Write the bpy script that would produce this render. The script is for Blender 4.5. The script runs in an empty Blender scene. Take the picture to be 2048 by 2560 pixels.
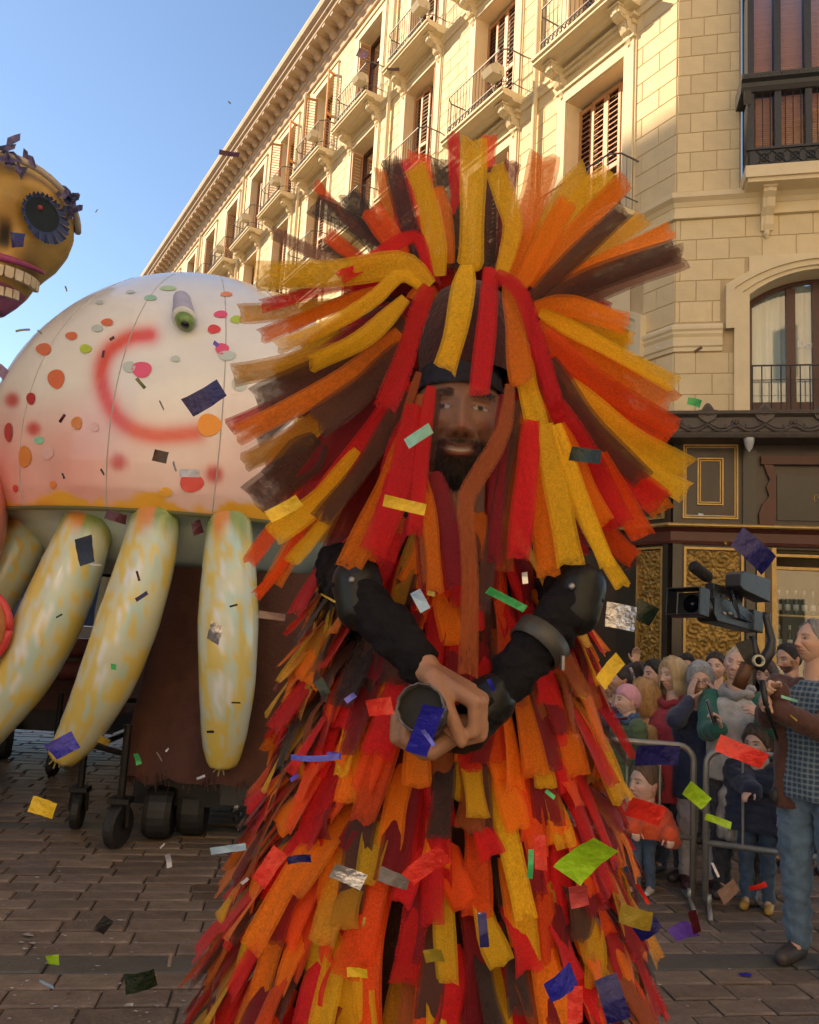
import bpy, bmesh, math, random
import numpy as np
from mathutils import Vector, Matrix, noise
random.seed(7)
R = math.radians
S = bpy.context.scene
COL = S.collection

# ------------------------------------------------------------------ camera
CAM_H = 1.72; FPX = 1972.0; PITCH = R(7.69); ROLL = R(3.22)
_f = np.array([0, math.cos(PITCH), math.sin(PITCH)])
_u0 = np.array([0, -math.sin(PITCH), math.cos(PITCH)]); _r0 = np.array([1., 0, 0])
_r = _r0*math.cos(ROLL) + _u0*math.sin(ROLL)
_u = _u0*math.cos(ROLL) - _r0*math.sin(ROLL)
cd = bpy.data.cameras.new('camera'); cam = bpy.data.objects.new('camera', cd); COL.objects.link(cam)
cam.matrix_world = Matrix(((_r[0], _u[0], -_f[0], 0), (_r[1], _u[1], -_f[1], 0), (_r[2], _u[2], -_f[2], CAM_H), (0, 0, 0, 1)))
cd.sensor_fit = 'HORIZONTAL'; cd.sensor_width = 36; cd.lens = 36*FPX/2048; cd.clip_end = 1000; cd.clip_start = .02
S.camera = cam
# ------------------------------------------------------------------ sky and sun
SUN_AZ = R(-74); SUN_EL = R(33)          # azimuth from +Y, clockwise seen from above
w = bpy.data.worlds.new('World'); S.world = w; w.use_nodes = True
nt = w.node_tree; sky = nt.nodes.new('ShaderNodeTexSky'); sky.sky_type = 'NISHITA'; sky.sun_disc = False
sky.sun_elevation = SUN_EL; sky.sun_rotation = SUN_AZ; sky.air_density = 1.0; sky.dust_density = .1; sky.ozone_density = 1.2
bg = nt.nodes['Background']; bg.inputs[1].default_value = .07; nt.links.new(sky.outputs[0], bg.inputs[0])
sd = Vector((math.sin(SUN_AZ)*math.cos(SUN_EL), math.cos(SUN_AZ)*math.cos(SUN_EL), math.sin(SUN_EL)))
sl = bpy.data.lights.new('sun', 'SUN'); sl.energy = 2.9; sl.angle = R(1.0); sl.color = (1, .76, .50)
so = bpy.data.objects.new('sun', sl); COL.objects.link(so); so.rotation_euler = sd.to_track_quat('Z', 'Y').to_euler()
S.view_settings.view_transform = 'Standard'; S.view_settings.look = 'None'; S.view_settings.gamma = 1
S.view_settings.exposure = 1.62

# ------------------------------------------------------------------ helpers
def px(x, y, Y):
    """world point at depth Y on the sight line through photo position (x, y)"""
    d = _f + _r*(x-1024)/FPX - _u*(y-1280)/FPX
    return Vector((d[0]*Y/d[1], Y, CAM_H + d[2]*Y/d[1]))
def gnd(x, y, z=0):
    d = _f + _r*(x-1024)/FPX - _u*(y-1280)/FPX
    t = (z-CAM_H)/d[2]; return Vector((d[0]*t, d[1]*t, z))
WL = {}
def thing(name, label, cat, loc=(0, 0, 0), group=None):
    o = bpy.data.objects.new(name, None); COL.objects.link(o); o.empty_display_size = .1
    o.location = loc; WL[o.name] = Vector(loc); o['label'] = label; o['category'] = cat
    if group: o['group'] = group
    return o
def tag(o, label, cat, group=None):
    o['label'] = label; o['category'] = cat
    if group: o['group'] = group
    return o
def obj(name, v, f, mat, parent=None, smooth=False, M=None, col=None, origin=None):
    """one mesh object; v in world space (or in the frame M relative to the parent)"""
    off = WL.get(parent.name, Vector()) if parent is not None else Vector()
    v = np.asarray(v, float).reshape(-1, 3)
    if M is None:
        o0 = Vector(origin) if origin is not None else off
        v = v - np.array(o0)
    me = bpy.data.meshes.new(name); me.from_pydata(v.tolist(), [], [tuple(int(i) for i in q) for q in f])
    for m in (mat if isinstance(mat, (list, tuple)) else [mat]): me.materials.append(m)
    if smooth: me.polygons.foreach_set('use_smooth', [True]*len(me.polygons))
    if col is not None:
        a = me.color_attributes.new('col', 'FLOAT_COLOR', 'POINT')
        c4 = np.ones((len(v), 4)); c4[:, :3] = col; a.data.foreach_set('color', c4.ravel())
    me.update()
    o = bpy.data.objects.new(name, me); COL.objects.link(o)
    if parent is not None: o.parent = parent
    if M is not None: o.matrix_basis = M; WL[o.name] = off
    else:
        o.location = o0 - off if parent is not None else o0
        WL[o.name] = o0
    return o
def dup(o, parent, M):
    c = o.copy(); COL.objects.link(c); c.parent = parent; c.matrix_basis = M; return c
class MB:
    def __init__(s): s.v = []; s.f = []
    def add(s, v, f):
        n = len(s.v); s.v += [tuple(map(float, p)) for p in v]; s.f += [tuple(i+n for i in q) for q in f]; return s
    def box(s, x0, x1, y0, y1, z0, z1):
        return s.add([(x0,y0,z0),(x1,y0,z0),(x1,y1,z0),(x0,y1,z0),(x0,y0,z1),(x1,y0,z1),(x1,y1,z1),(x0,y1,z1)],
                     [(0,3,2,1),(4,5,6,7),(0,1,5,4),(1,2,6,5),(2,3,7,6),(3,0,4,7)])
    def tube(s, path, r, n=6, cap=True):
        P = [Vector(p) for p in path]; rs = r if isinstance(r, (list, tuple)) else [r]*len(P)
        v = []; f = []; up = None
        for i, p in enumerate(P):
            t = (P[min(i+1, len(P)-1)] - P[max(i-1, 0)]).normalized()
            if up is None: up = Vector((0, 0, 1)) if abs(t.z) < .9 else Vector((1, 0, 0))
            a = t.cross(up).normalized(); b = a.cross(t).normalized(); up = b
            for k in range(n):
                an = 2*math.pi*k/n; v.append(p + (a*math.cos(an) + b*math.sin(an))*rs[i])
        for i in range(len(P)-1):
            for k in range(n): f.append((i*n+k, i*n+(k+1) % n, (i+1)*n+(k+1) % n, (i+1)*n+k))
        if cap: f.append(tuple(range(n))[::-1]); f.append(tuple(range((len(P)-1)*n, len(P)*n)))
        return s.add(v, f)
    def lathe(s, prof, n=16, c=(0, 0, 0), axis='z'):
        v = []; f = []
        for (r, h) in prof:
            for k in range(n):
                a = 2*math.pi*k/n; x, y = r*math.cos(a), r*math.sin(a)
                p = (x, y, h) if axis == 'z' else ((h, x, y) if axis == 'x' else (x, h, y))
                v.append((p[0]+c[0], p[1]+c[1], p[2]+c[2]))
        m = len(prof)
        for i in range(m-1):
            for k in range(n): f.append((i*n+k, i*n+(k+1) % n, (i+1)*n+(k+1) % n, (i+1)*n+k))
        f.append(tuple(range(n))[::-1]); f.append(tuple(range((m-1)*n, m*n)))
        return s.add(v, f)
    def prism(s, poly, a0, a1, axis='x'):
        """extrude a 2-D polygon along an axis"""
        n = len(poly); v = []
        for a in (a0, a1):
            for (p, q) in poly: v.append((a, p, q) if axis == 'x' else ((p, a, q) if axis == 'y' else (p, q, a)))
        f = [(i, (i+1) % n, n+(i+1) % n, n+i) for i in range(n)] + [tuple(range(n))[::-1], tuple(range(n, 2*n))]
        return s.add(v, f)
    def ball(s, c, r, n=12, m=8):
        rx, ry, rz = r if isinstance(r, (tuple, list)) else (r, r, r); v = []; f = []
        for i in range(m+1):
            t = math.pi*i/m
            for k in range(n):
                a = 2*math.pi*k/n; v.append((c[0]+rx*math.sin(t)*math.cos(a), c[1]+ry*math.sin(t)*math.sin(a), c[2]+rz*math.cos(t)))
        for i in range(m):
            for k in range(n): f.append((i*n+k, (i+1)*n+k, (i+1)*n+(k+1) % n, i*n+(k+1) % n))
        return s.add(v, f)
    def go(s, name, mat, parent=None, smooth=False, M=None, origin=None): return obj(name, s.v, s.f, mat, parent, smooth, M, origin=origin)

MATS = {}
def pm(name, col, rough=.6, var=.12, scale=6., bump=0., bscale=60., metal=0., coat=0., sheen=0., trans=0., stain=None, stretch=None, spec=.5, attr=False, rnd=0.):
    """procedural principled material: colour with noise variation and a fine bump"""
    if name in MATS: return MATS[name]
    m = bpy.data.materials.new(name); m.use_nodes = True; t = m.node_tree; N = t.nodes; L = t.links
    b = N['Principled BSDF']; b.inputs['Roughness'].default_value = rough; b.inputs['Metallic'].default_value = metal
    b.inputs['Coat Weight'].default_value = coat; b.inputs['Sheen Weight'].default_value = sheen
    b.inputs['Specular IOR Level'].default_value = spec; b.inputs['Coat Roughness'].default_value = .12
    tc = N.new('ShaderNodeTexCoord'); src = tc.outputs['Object']
    if stretch:
        mp = N.new('ShaderNodeMapping'); mp.inputs['Scale'].default_value = stretch; L.new(src, mp.inputs[0]); src = mp.outputs[0]
    nz = N.new('ShaderNodeTexNoise'); nz.inputs['Scale'].default_value = scale; nz.inputs['Detail'].default_value = 6; nz.inputs['Roughness'].default_value = .6
    L.new(src, nz.inputs['Vector'])
    mr = N.new('ShaderNodeMapRange'); mr.inputs[1].default_value = .25; mr.inputs[2].default_value = .75
    mr.inputs[3].default_value = 1-var; mr.inputs[4].default_value = 1+var; L.new(nz.outputs['Fac'], mr.inputs[0])
    mx = N.new('ShaderNodeMix'); mx.data_type = 'RGBA'; mx.blend_type = 'MULTIPLY'; mx.inputs['Factor'].default_value = 1
    if attr:
        at = N.new('ShaderNodeAttribute'); at.attribute_name = 'col'; L.new(at.outputs['Color'], mx.inputs[6])
    else: mx.inputs[6].default_value = (*col, 1)
    L.new(mr.outputs[0], mx.inputs[7]); out = mx.outputs[2]
    if rnd:
        oi = N.new('ShaderNodeObjectInfo'); r2 = N.new('ShaderNodeMapRange'); r2.inputs[3].default_value = 1-rnd; r2.inputs[4].default_value = 1+rnd
        L.new(oi.outputs['Random'], r2.inputs[0]); m2 = N.new('ShaderNodeMix'); m2.data_type = 'RGBA'; m2.blend_type = 'MULTIPLY'; m2.inputs['Factor'].default_value = 1
        L.new(out, m2.inputs[6]); L.new(r2.outputs[0], m2.inputs[7]); out = m2.outputs[2]
    if stain:
        n2 = N.new('ShaderNodeTexNoise'); n2.inputs['Scale'].default_value = stain[1]; n2.inputs['Detail'].default_value = 8; L.new(tc.outputs['Object'], n2.inputs['Vector'])
        cr = N.new('ShaderNodeMapRange'); cr.inputs[1].default_value = stain[2]; cr.inputs[2].default_value = stain[2]+.15; L.new(n2.outputs['Fac'], cr.inputs[0])
        m3 = N.new('ShaderNodeMix'); m3.data_type = 'RGBA'; L.new(cr.outputs[0], m3.inputs['Factor']); L.new(out, m3.inputs[6]); m3.inputs[7].default_value = (*stain[0], 1); out = m3.outputs[2]
    L.new(out, b.inputs['Base Color'])
    if bump:
        nb = N.new('ShaderNodeTexNoise'); nb.inputs['Scale'].default_value = bscale; nb.inputs['Detail'].default_value = 4; L.new(src, nb.inputs['Vector'])
        bp = N.new('ShaderNodeBump'); bp.inputs['Strength'].default_value = bump; bp.inputs['Distance'].default_value = .01
        L.new(nb.outputs['Fac'], bp.inputs['Height']); L.new(bp.outputs[0], b.inputs['Normal'])
    if trans:
        b.inputs['Transmission Weight'].default_value = trans
    MATS[name] = m; return m
def glass(name, col=(.9, .95, .95), rough=.03, tr=.75):
    """thin window pane: mostly see-through with a mirror share"""
    if name in MATS: return MATS[name]
    m = bpy.data.materials.new(name); m.use_nodes = True; t = m.node_tree; N = t.nodes; L = t.links
    N.remove(N['Principled BSDF']); o = N['Material Output']
    g = N.new('ShaderNodeBsdfGlossy'); g.inputs['Roughness'].default_value = rough
    nz = N.new('ShaderNodeTexNoise'); nz.inputs['Scale'].default_value = 1.3; bp = N.new('ShaderNodeBump'); bp.inputs['Strength'].default_value = .08
    L.new(nz.outputs['Fac'], bp.inputs['Height']); L.new(bp.outputs[0], g.inputs['Normal'])
    tb = N.new('ShaderNodeBsdfTransparent'); tb.inputs[0].default_value = (*col, 1)
    fr = N.new('ShaderNodeFresnel'); fr.inputs[0].default_value = 1.5
    ad = N.new('ShaderNodeMath'); ad.operation = 'ADD'; ad.inputs[1].default_value = 1-tr-.1; L.new(fr.outputs[0], ad.inputs[0])
    mx = N.new('ShaderNodeMixShader'); L.new(ad.outputs[0], mx.inputs[0]); L.new(tb.outputs[0], mx.inputs[1]); L.new(g.outputs[0], mx.inputs[2]); L.new(mx.outputs[0], o.inputs[0])
    MATS[name] = m; return m

stone = pm('cream_stone', (.77, .635, .39), .8, .14, 1.6, .35, 26, rnd=.06, stain=((.62, .49, .28), .9, .58))
stone_trim = pm('cream_stone_trim', (.79, .67, .44), .75, .08, 2, .15, 40)
joint = pm('mortar_joint', (.56, .43, .25), .9, .1, 5)
cornice_m = pm('cornice_stone', (.58, .44, .30), .8, .15, 2, .2, 30)
shutter_m = pm('shutter_wood', (.52, .27, .13), .55, .2, 3, .1, 50, stretch=(1, 1, 8), rnd=.15)
shutter_o = pm('sunlit_shutter_wood', (.62, .27, .08), .5, .12, 3, .1, 50)  # shutter wood with the orange of sunlight put into its colour
wood_dark = pm('dark_frame_wood', (.085, .035, .028), .4, .2, 4, .08, 60)
iron = pm('black_iron', (.035, .037, .042), .45, .2, 20, .2, 80)
iron_grey = pm('grey_iron', (.13, .12, .12), .5, .2, 10, .1, 60)
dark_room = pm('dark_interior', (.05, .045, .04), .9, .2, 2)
pane = glass('window_glass')
curtain_m = pm('pale_curtain', (.62, .68, .66), .8, .1, 2, stretch=(14, 1, .6))

# ------------------------------------------------------------------ ground
STREET_ANG = R(8)
ca, sa = math.cos(STREET_ANG), math.sin(STREET_ANG)
def street(a, b): return (a*ca - b*sa, a*sa + b*ca)     # along the paver rows, across them
bed = pm('paving_bed', (.055, .045, .036), .75, .3, 3, .4, 90)
paver_m = pm('clay_stone_paver', (.185, .135, .098), .48, .36, 9, .8, 40, rnd=.26, stain=((.080, .052, .034), 1.1, .52))
band_m = pm('grey_stone_band', (.115, .105, .085), .5, .2, 6, .4, 50, rnd=.15)
def ground():
    v = [(-250, -60, -.012), (250, -60, -.012), (250, 400, -.012), (-250, 400, -.012)]
    g = obj('ground', v, [(0, 1, 2, 3)], bed); g['kind'] = 'structure'
    rnd = random.Random(3); PH, PL = .150, .335
    near = []; far = MB(); farb = MB()
    bands = {4: 1, 5: 1}
    def paver(mb, a0, a1, b0, b1, z):
        e = .010
        q = [street(a0, b0), street(a1, b0), street(a1, b1), street(a0, b1)]; qi = [street(a0+e, b0+e), street(a1-e, b0+e), street(a1-e, b1-e), street(a0+e, b1-e)]
        t = [rnd.uniform(-.002, .002) for _ in range(4)]
        mb.add([(p[0], p[1], -.012) for p in q] + [(p[0], p[1], z-.006) for p in q] + [(p[0], p[1], z+t[i]) for i, p in enumerate(qi)],
               [(0,1,5,4),(1,2,6,5),(2,3,7,6),(3,0,4,7),(4,5,9,8),(5,6,10,9),(6,7,11,10),(7,4,8,11),(8,9,10,11)])
    b = 2.6; row = 0
    while b < 17:
        isb = row in (10, 26, 52)
        ph = .20 if isb else PH*rnd.uniform(.93, 1.07)
        pl = .9 if isb else PL
        half = (b+1)*.75 + .8
        a = -half - rnd.uniform(0, pl); 
        while a < half + 1.2:
            L_ = pl*rnd.uniform(.75, 1.25); z = .004 + rnd.uniform(-.003, .004)
            mid = street(a+L_/2, b+ph/2); vis = False
            P = np.array([mid[0], mid[1], -CAM_H]); d = P@_f; X = 1024 + FPX*(P@_r)/d; Y = 1280 - FPX*(P@_u)/d
            vis = (-120 < X < 2170) and Y < 2640
            hidden = 480 < X < 1580 and b < 6
            mb = MB(); g_ = .004 + rnd.uniform(0, .003)
            if vis and not hidden and len(near) < 296:
                paver(mb, a+g_, a+L_-g_, b+g_, b+ph-g_, z); near.append(1)
                c_ = street(a+L_/2, b+ph/2); mb.go('paver', band_m if isb else paver_m, g, origin=(c_[0], c_[1], 0))
            else: paver(farb if isb else far, a+g_, a+L_-g_, b+g_, b+ph-g_, z)
            a += L_
        b += ph; row += 1
    o = far.go('paver_field', paver_m, g); o['kind'] = 'stuff'
    o = farb.go('stone_band_field', band_m, g); o['kind'] = 'stuff'
    return g
ground_o = ground()

# ------------------------------------------------------------------ corner building
P0 = Vector((3.872, 11.5, 0))
a1 = R(-30.6); a2 = R(-76.4)
D1 = Vector((math.sin(a1), math.cos(a1), 0)); N1 = Vector((-D1.y, D1.x, 0))
D2 = Vector((math.sin(a2), math.cos(a2), 0)); N2 = Vector((-D2.y, D2.x, 0))
def frame(d, n): return Matrix(((d.x, n.x, 0, 0), (d.y, n.y, 0, 0), (0, 0, 1, 0), (0, 0, 0, 1)))
F1 = frame(D1, N1)           # main front: x = distance from the corner, y = out of the wall
F2 = frame(D2, N2)           # chamfered corner front: x negative to the right
T = Matrix.Translation
bld = thing('corner_building', 'cream stone corner building with shuttered windows, iron balconies and bracketed cornice', 'building', P0)
BAYS = [1.85 + 3.17*i for i in range(12)]
ST = [(8.50, 11.55), (12.42, 15.45), (16.10, 19.05)]     # floor and head of the windows in the three storeys
LEN = 38.8; CW = 4.3; TOP = 19.75
holes1 = [(c-.74, c+.74, z0, z1) for (z0, z1) in ST for c in BAYS]
holes1 += [(c-.95, c+.95, 4.95, 6.75) for c in BAYS]                       # mezzanine windows
holes2 = [(-3.1, -1.04, 4.95, 7.18), (-3.35, -.95, 8.6, 13.2)]
def wall_cells(u0, u1, z0, z1, holes):
    us = sorted({u0, u1, *[h[0] for h in holes], *[h[1] for h in holes]}); us = [u for u in us if u0 <= u <= u1]
    zs = sorted({z0, z1, *[h[2] for h in holes], *[h[3] for h in holes]}); zs = [z for z in zs if z0 <= z <= z1]
    for i in range(len(us)-1):
        for j in range(len(zs)-1):
            uc, zc = (us[i]+us[i+1])/2, (zs[j]+zs[j+1])/2
            if not any(h[0] < uc < h[1] and h[2] < zc < h[3] for h in holes): yield us[i], us[i+1], zs[j], zs[j+1]
def wall(name, u0, u1, z0, z1, holes, M, depth):
    mb = MB()
    for (a, b, c, d) in wall_cells(u0, u1, z0, z1, holes): mb.add([(a, 0, c), (b, 0, c), (b, 0, d), (a, 0, d)], [(0, 1, 2, 3)])
    for (a, b, c, d) in holes:
        q = [(a, c), (b, c), (b, d), (a, d)]
        for i in range(4):
            p, r = q[i], q[(i+1) % 4]; mb.add([(p[0], 0, p[1]), (r[0], 0, r[1]), (r[0], -depth, r[1]), (p[0], -depth, p[1])], [(0, 1, 2, 3)])
    return mb
REV = .42
mb = wall('w', 0, LEN, 4.6, TOP, holes1, F1, REV); wall1 = mb.go('front_wall', joint, bld, M=F1)
mb = wall('w', -CW, 0, 4.6, TOP, holes2, F2, REV); wall2 = mb.go('corner_wall', joint, bld, M=F2)
# reveals lined with trim stone, rooms behind
def reveals(holes, M, parent, name):
    mb = MB()
    for (a, b, c, d) in holes:
        for (x0, x1, z0, z1) in ((a, a+.02, c, d), (b-.02, b, c, d), (a, b, d-.02, d)): mb.box(x0, x1, -REV, .015, z0, z1)
    mb.go(name, stone_trim, parent, M=M)
# ashlar blocks: the nearest 300 singly, the rest as one part each
unit = MB(); e = .03
def blockmesh(L, h, t=.012, e=.005):
    m = MB(); m.add([(0, 0, 0), (L, 0, 0), (L, 0, h), (0, 0, h), (0, t-e, 0), (L, t-e, 0), (L, t-e, h), (0, t-e, h), (e, t, e), (L-e, t, e), (L-e, t, h-e), (e, t, h-e)],
      [(0,4,5,1),(1,5,6,2),(2,6,7,3),(3,7,4,0),(4,8,9,5),(5,9,10,6),(6,10,11,7),(7,11,8,4),(8,11,10,9)]); return m
single = [0]; cache = {}
def blocks(u0, u1, z0, z1, holes, M, parent, bl, bh, nmax, sgn):
    rest = MB(); cand = []
    nrow = round((z1-z0)/bh); bh = (z1-z0)/nrow; g = .0055
    for r_ in range(nrow):
        za, zb = z0+r_*bh, z0+(r_+1)*bh; off = bl/2 if r_ % 2 else 0
        k = -1
        while True:
            ua = u0 + k*bl + off; ub = ua+bl; k += 1
            if ua >= u1: break
            segs = [(max(ua, u0), min(ub, u1))]
            for h in holes:
                if h[2] < zb-.02 and h[3] > za+.02:
                    ns = []
                    for (p, q) in segs:
                        if h[1] <= p or h[0] >= q: ns.append((p, q)); continue
                        if h[0] > p: ns.append((p, h[0]))
                        if h[1] < q: ns.append((h[1], q))
                    segs = ns
            for (p, q) in segs:
                if q-p > .06: cand.append((p+g, q-g, za+g, zb-g))
    cand.sort(key=lambda c: abs(c[0] if sgn > 0 else c[1])**2 + .35*(c[2]-10.5)**2)
    for i, (p, q, za, zb) in enumerate(cand):
        L_ = round(q-p, 3); H_ = round(zb-za, 3)
        if i < nmax:
            key = (L_, H_)
            if key not in cache:
                cache[key] = blockmesh(L_, H_).go('stone_block', stone, parent, M=M@T((p, 0, za)))
            else: dup(cache[key], parent, M@T((p, 0, za)))
        else:
            m = blockmesh(L_, H_); rest.add([(a+p, b, c+za) for (a, b, c) in m.v], m.f)
    if rest.v:
        o = rest.go('stone_block_field', stone, parent, M=M); o['kind'] = 'stuff'
F_ = .24
bh1 = [(a-F_, b+F_, c-.4, d+.62) if d > 11 and d < 12 else (a-F_, b+F_, c-.3, d+.26) for (a, b, c, d) in holes1 if c > 8]
blocks(0, LEN, 8.52, TOP, bh1 + [(c-1.2, c+1.2, 4, 7.5) for c in BAYS], Matrix(), wall1, .72, .335, 175, 1)
blocks(0, LEN, 6.40, 8.06, [(c-1.22, c+1.22, 4, 7.42) for c in BAYS], Matrix(), wall1, .72, .335, 14, 1)
blocks(0, LEN, 4.62, 5.92, [(c-1.22, c+1.22, 4, 7.42) for c in BAYS], Matrix(), wall1, .72, .335, 8, 1)
blocks(-CW, 0, 8.52, TOP, [(-3.4, -.93, 8.3, 13.3)], Matrix(), wall2, .39, .335, 85, -1)
blocks(-CW, 0, 6.40, 8.06, [(-3.5, -.66, 4, 7.05), (-3.05, -1.0, 7.0, 7.38)], Matrix(), wall2, .47, .335, 14, -1)
blocks(-CW, 0, 4.62, 5.92, [(-3.3, -.90, 4, 7.5)], Matrix(), wall2, .47, .335, 4, -1)
# string courses that wrap round the corner (profile in out/up, mitred at the corner)
def course(name, prof, mat, uend=LEN, cend=-CW, parent=None):
    mitre = math.tan((a1-a2)/2); n = len(prof); v = []
    for (o_, z) in prof:
        v.append(D1*uend + N1*o_ + Vector((0, 0, z)))
    for (o_, z) in prof:
        v.append(-D1*(o_*mitre) + N1*o_ + Vector((0, 0, z)))
    for (o_, z) in prof:
        v.append(D2*cend + N2*o_ + Vector((0, 0, z)))
    f = []
    for k in range(2):
        for i in range(n): f.append((k*n+i, k*n+(i+1) % n, (k+1)*n+(i+1) % n, (k+1)*n+i))
    f += [tuple(range(n)), tuple(range(2*n, 3*n))[::-1]]
    return obj(name, [tuple(p + P0) for p in v], f, mat, parent or bld)
course('belt_course', [(0, 8.06), (.07, 8.06), (.07, 8.12), (.045, 8.13), (.045, 8.24), (.06, 8.25), (.09, 8.31), (.16, 8.36), (.16, 8.44), (0, 8.50)], stone_trim)
course('belt_course', [(0, 12.10), (.05, 12.10), (.06, 12.2), (.10, 12.24), (.10, 12.30), (0, 12.32)], stone_trim)
course('belt_course', [(0, 15.72), (.05, 15.72), (.06, 15.82), (.10, 15.86), (.10, 15.92), (0, 15.94)], stone_trim)
# sill moulding between the mezzanine windows (runs only across the piers)
def pier(name, prof, mat):
    course(name, prof, mat, uend=.62, cend=-.68)
pier('sill_moulding', [(0, 5.94), (.035, 5.94), (.035, 6.0), (.06, 6.02), (.06, 6.14), (.045, 6.15), (.075, 6.2), (.075, 6.24), (.10, 6.27), (.10, 6.31), (.06, 6.36), (0, 6.38)], stone_trim)
# main cornice
course('cornice', [(0, 19.6), (.08, 19.6), (.10, 19.72), (.16, 19.78), (.16, 19.86), (.22, 19.9), (.22, 20.28), (.70, 20.30), (.72, 20.40), (.80, 20.44), (.80, 20.52), (.92, 20.60), (.95, 20.72), (.95, 20.80), (0, 20.9)], cornice_m)
course('roof', [(0, 20.9), (.90, 20.82), (-3, 22.2), (-8, 22.2), (-8, 20.9)], pm('roof_tile', (.30, .15, .09), .8, .3, 3, .4, 20))
mod = MB().prism([(.22, 19.98), (.34, 19.98), (.40, 20.03), (.42, 20.10), (.50, 20.14), (.62, 20.16), (.68, 20.21), (.68, 20.295), (.22, 20.295)], -.10, .10, 'x')
first = None
for k in range(64):
    Mx = F1 @ T((.35 + k*.6, 0, 0))
    if first is None: first = mod.go('modillion', cornice_m, bld, M=Mx)
    else: dup(first, bld, Mx)
for k in range(7): dup(first, bld, F2 @ T((-.35 - k*.6, 0, 0)))

# windows of the main front
def surround(w_, z0, z1, ear):
    m = MB(); f_ = .22
    m.box(-w_-f_, -w_, .0, .06, z0-.05, z1+f_); m.box(w_, w_+f_, .0, .06, z0-.05, z1+f_); m.box(-w_, w_, .0, .06, z1, z1+f_)
    m.box(-w_-f_-.04, -w_-f_, 0, .035, z0-.05, z1+f_); m.box(w_+f_, w_+f_+.04, 0, .035, z0-.05, z1+f_)
    m.box(-w_-f_-.03, w_+f_+.03, .0, .10, z1+f_+.002, z1+f_+.05)
    if ear:
        m.box(-w_-f_, w_+f_, 0, .05, z1+f_+.05, z1+.46); m.box(-w_-f_-.03, w_+f_+.03, 0, .12, z1+.462, z1+.54); m.box(-w_-f_-.10, w_+f_+.10, 0, .17, z1+.542, z1+.60)
    return m
def shutter_leaf(wd, h, n):
    """louvred leaf, hinged at x=0"""
    m = MB(); fr = .055; t = .035
    m.box(0, fr, 0, t, 0, h); m.box(wd-fr, wd, 0, t, 0, h); m.box(fr, wd-fr, 0, t, 0, .12); m.box(fr, wd-fr, 0, t, h-.08, h); m.box(fr, wd-fr, 0, t, h*.46, h*.46+.09)
    for k in range(n):
        z = .13 + (h-.22)*k/n
        if abs(z-h*.46) < .1: continue
        m.add([(fr, .0, z+.045), (wd-fr, .0, z+.045), (wd-fr, t, z), (fr, t, z), (fr, 0, z+.053), (wd-fr, 0, z+.053), (wd-fr, t, z+.008), (fr, t, z+.008)],
              [(0,1,2,3),(7,6,5,4),(3,2,6,7),(0,4,5,1)])
    return m
protos = {}
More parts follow.
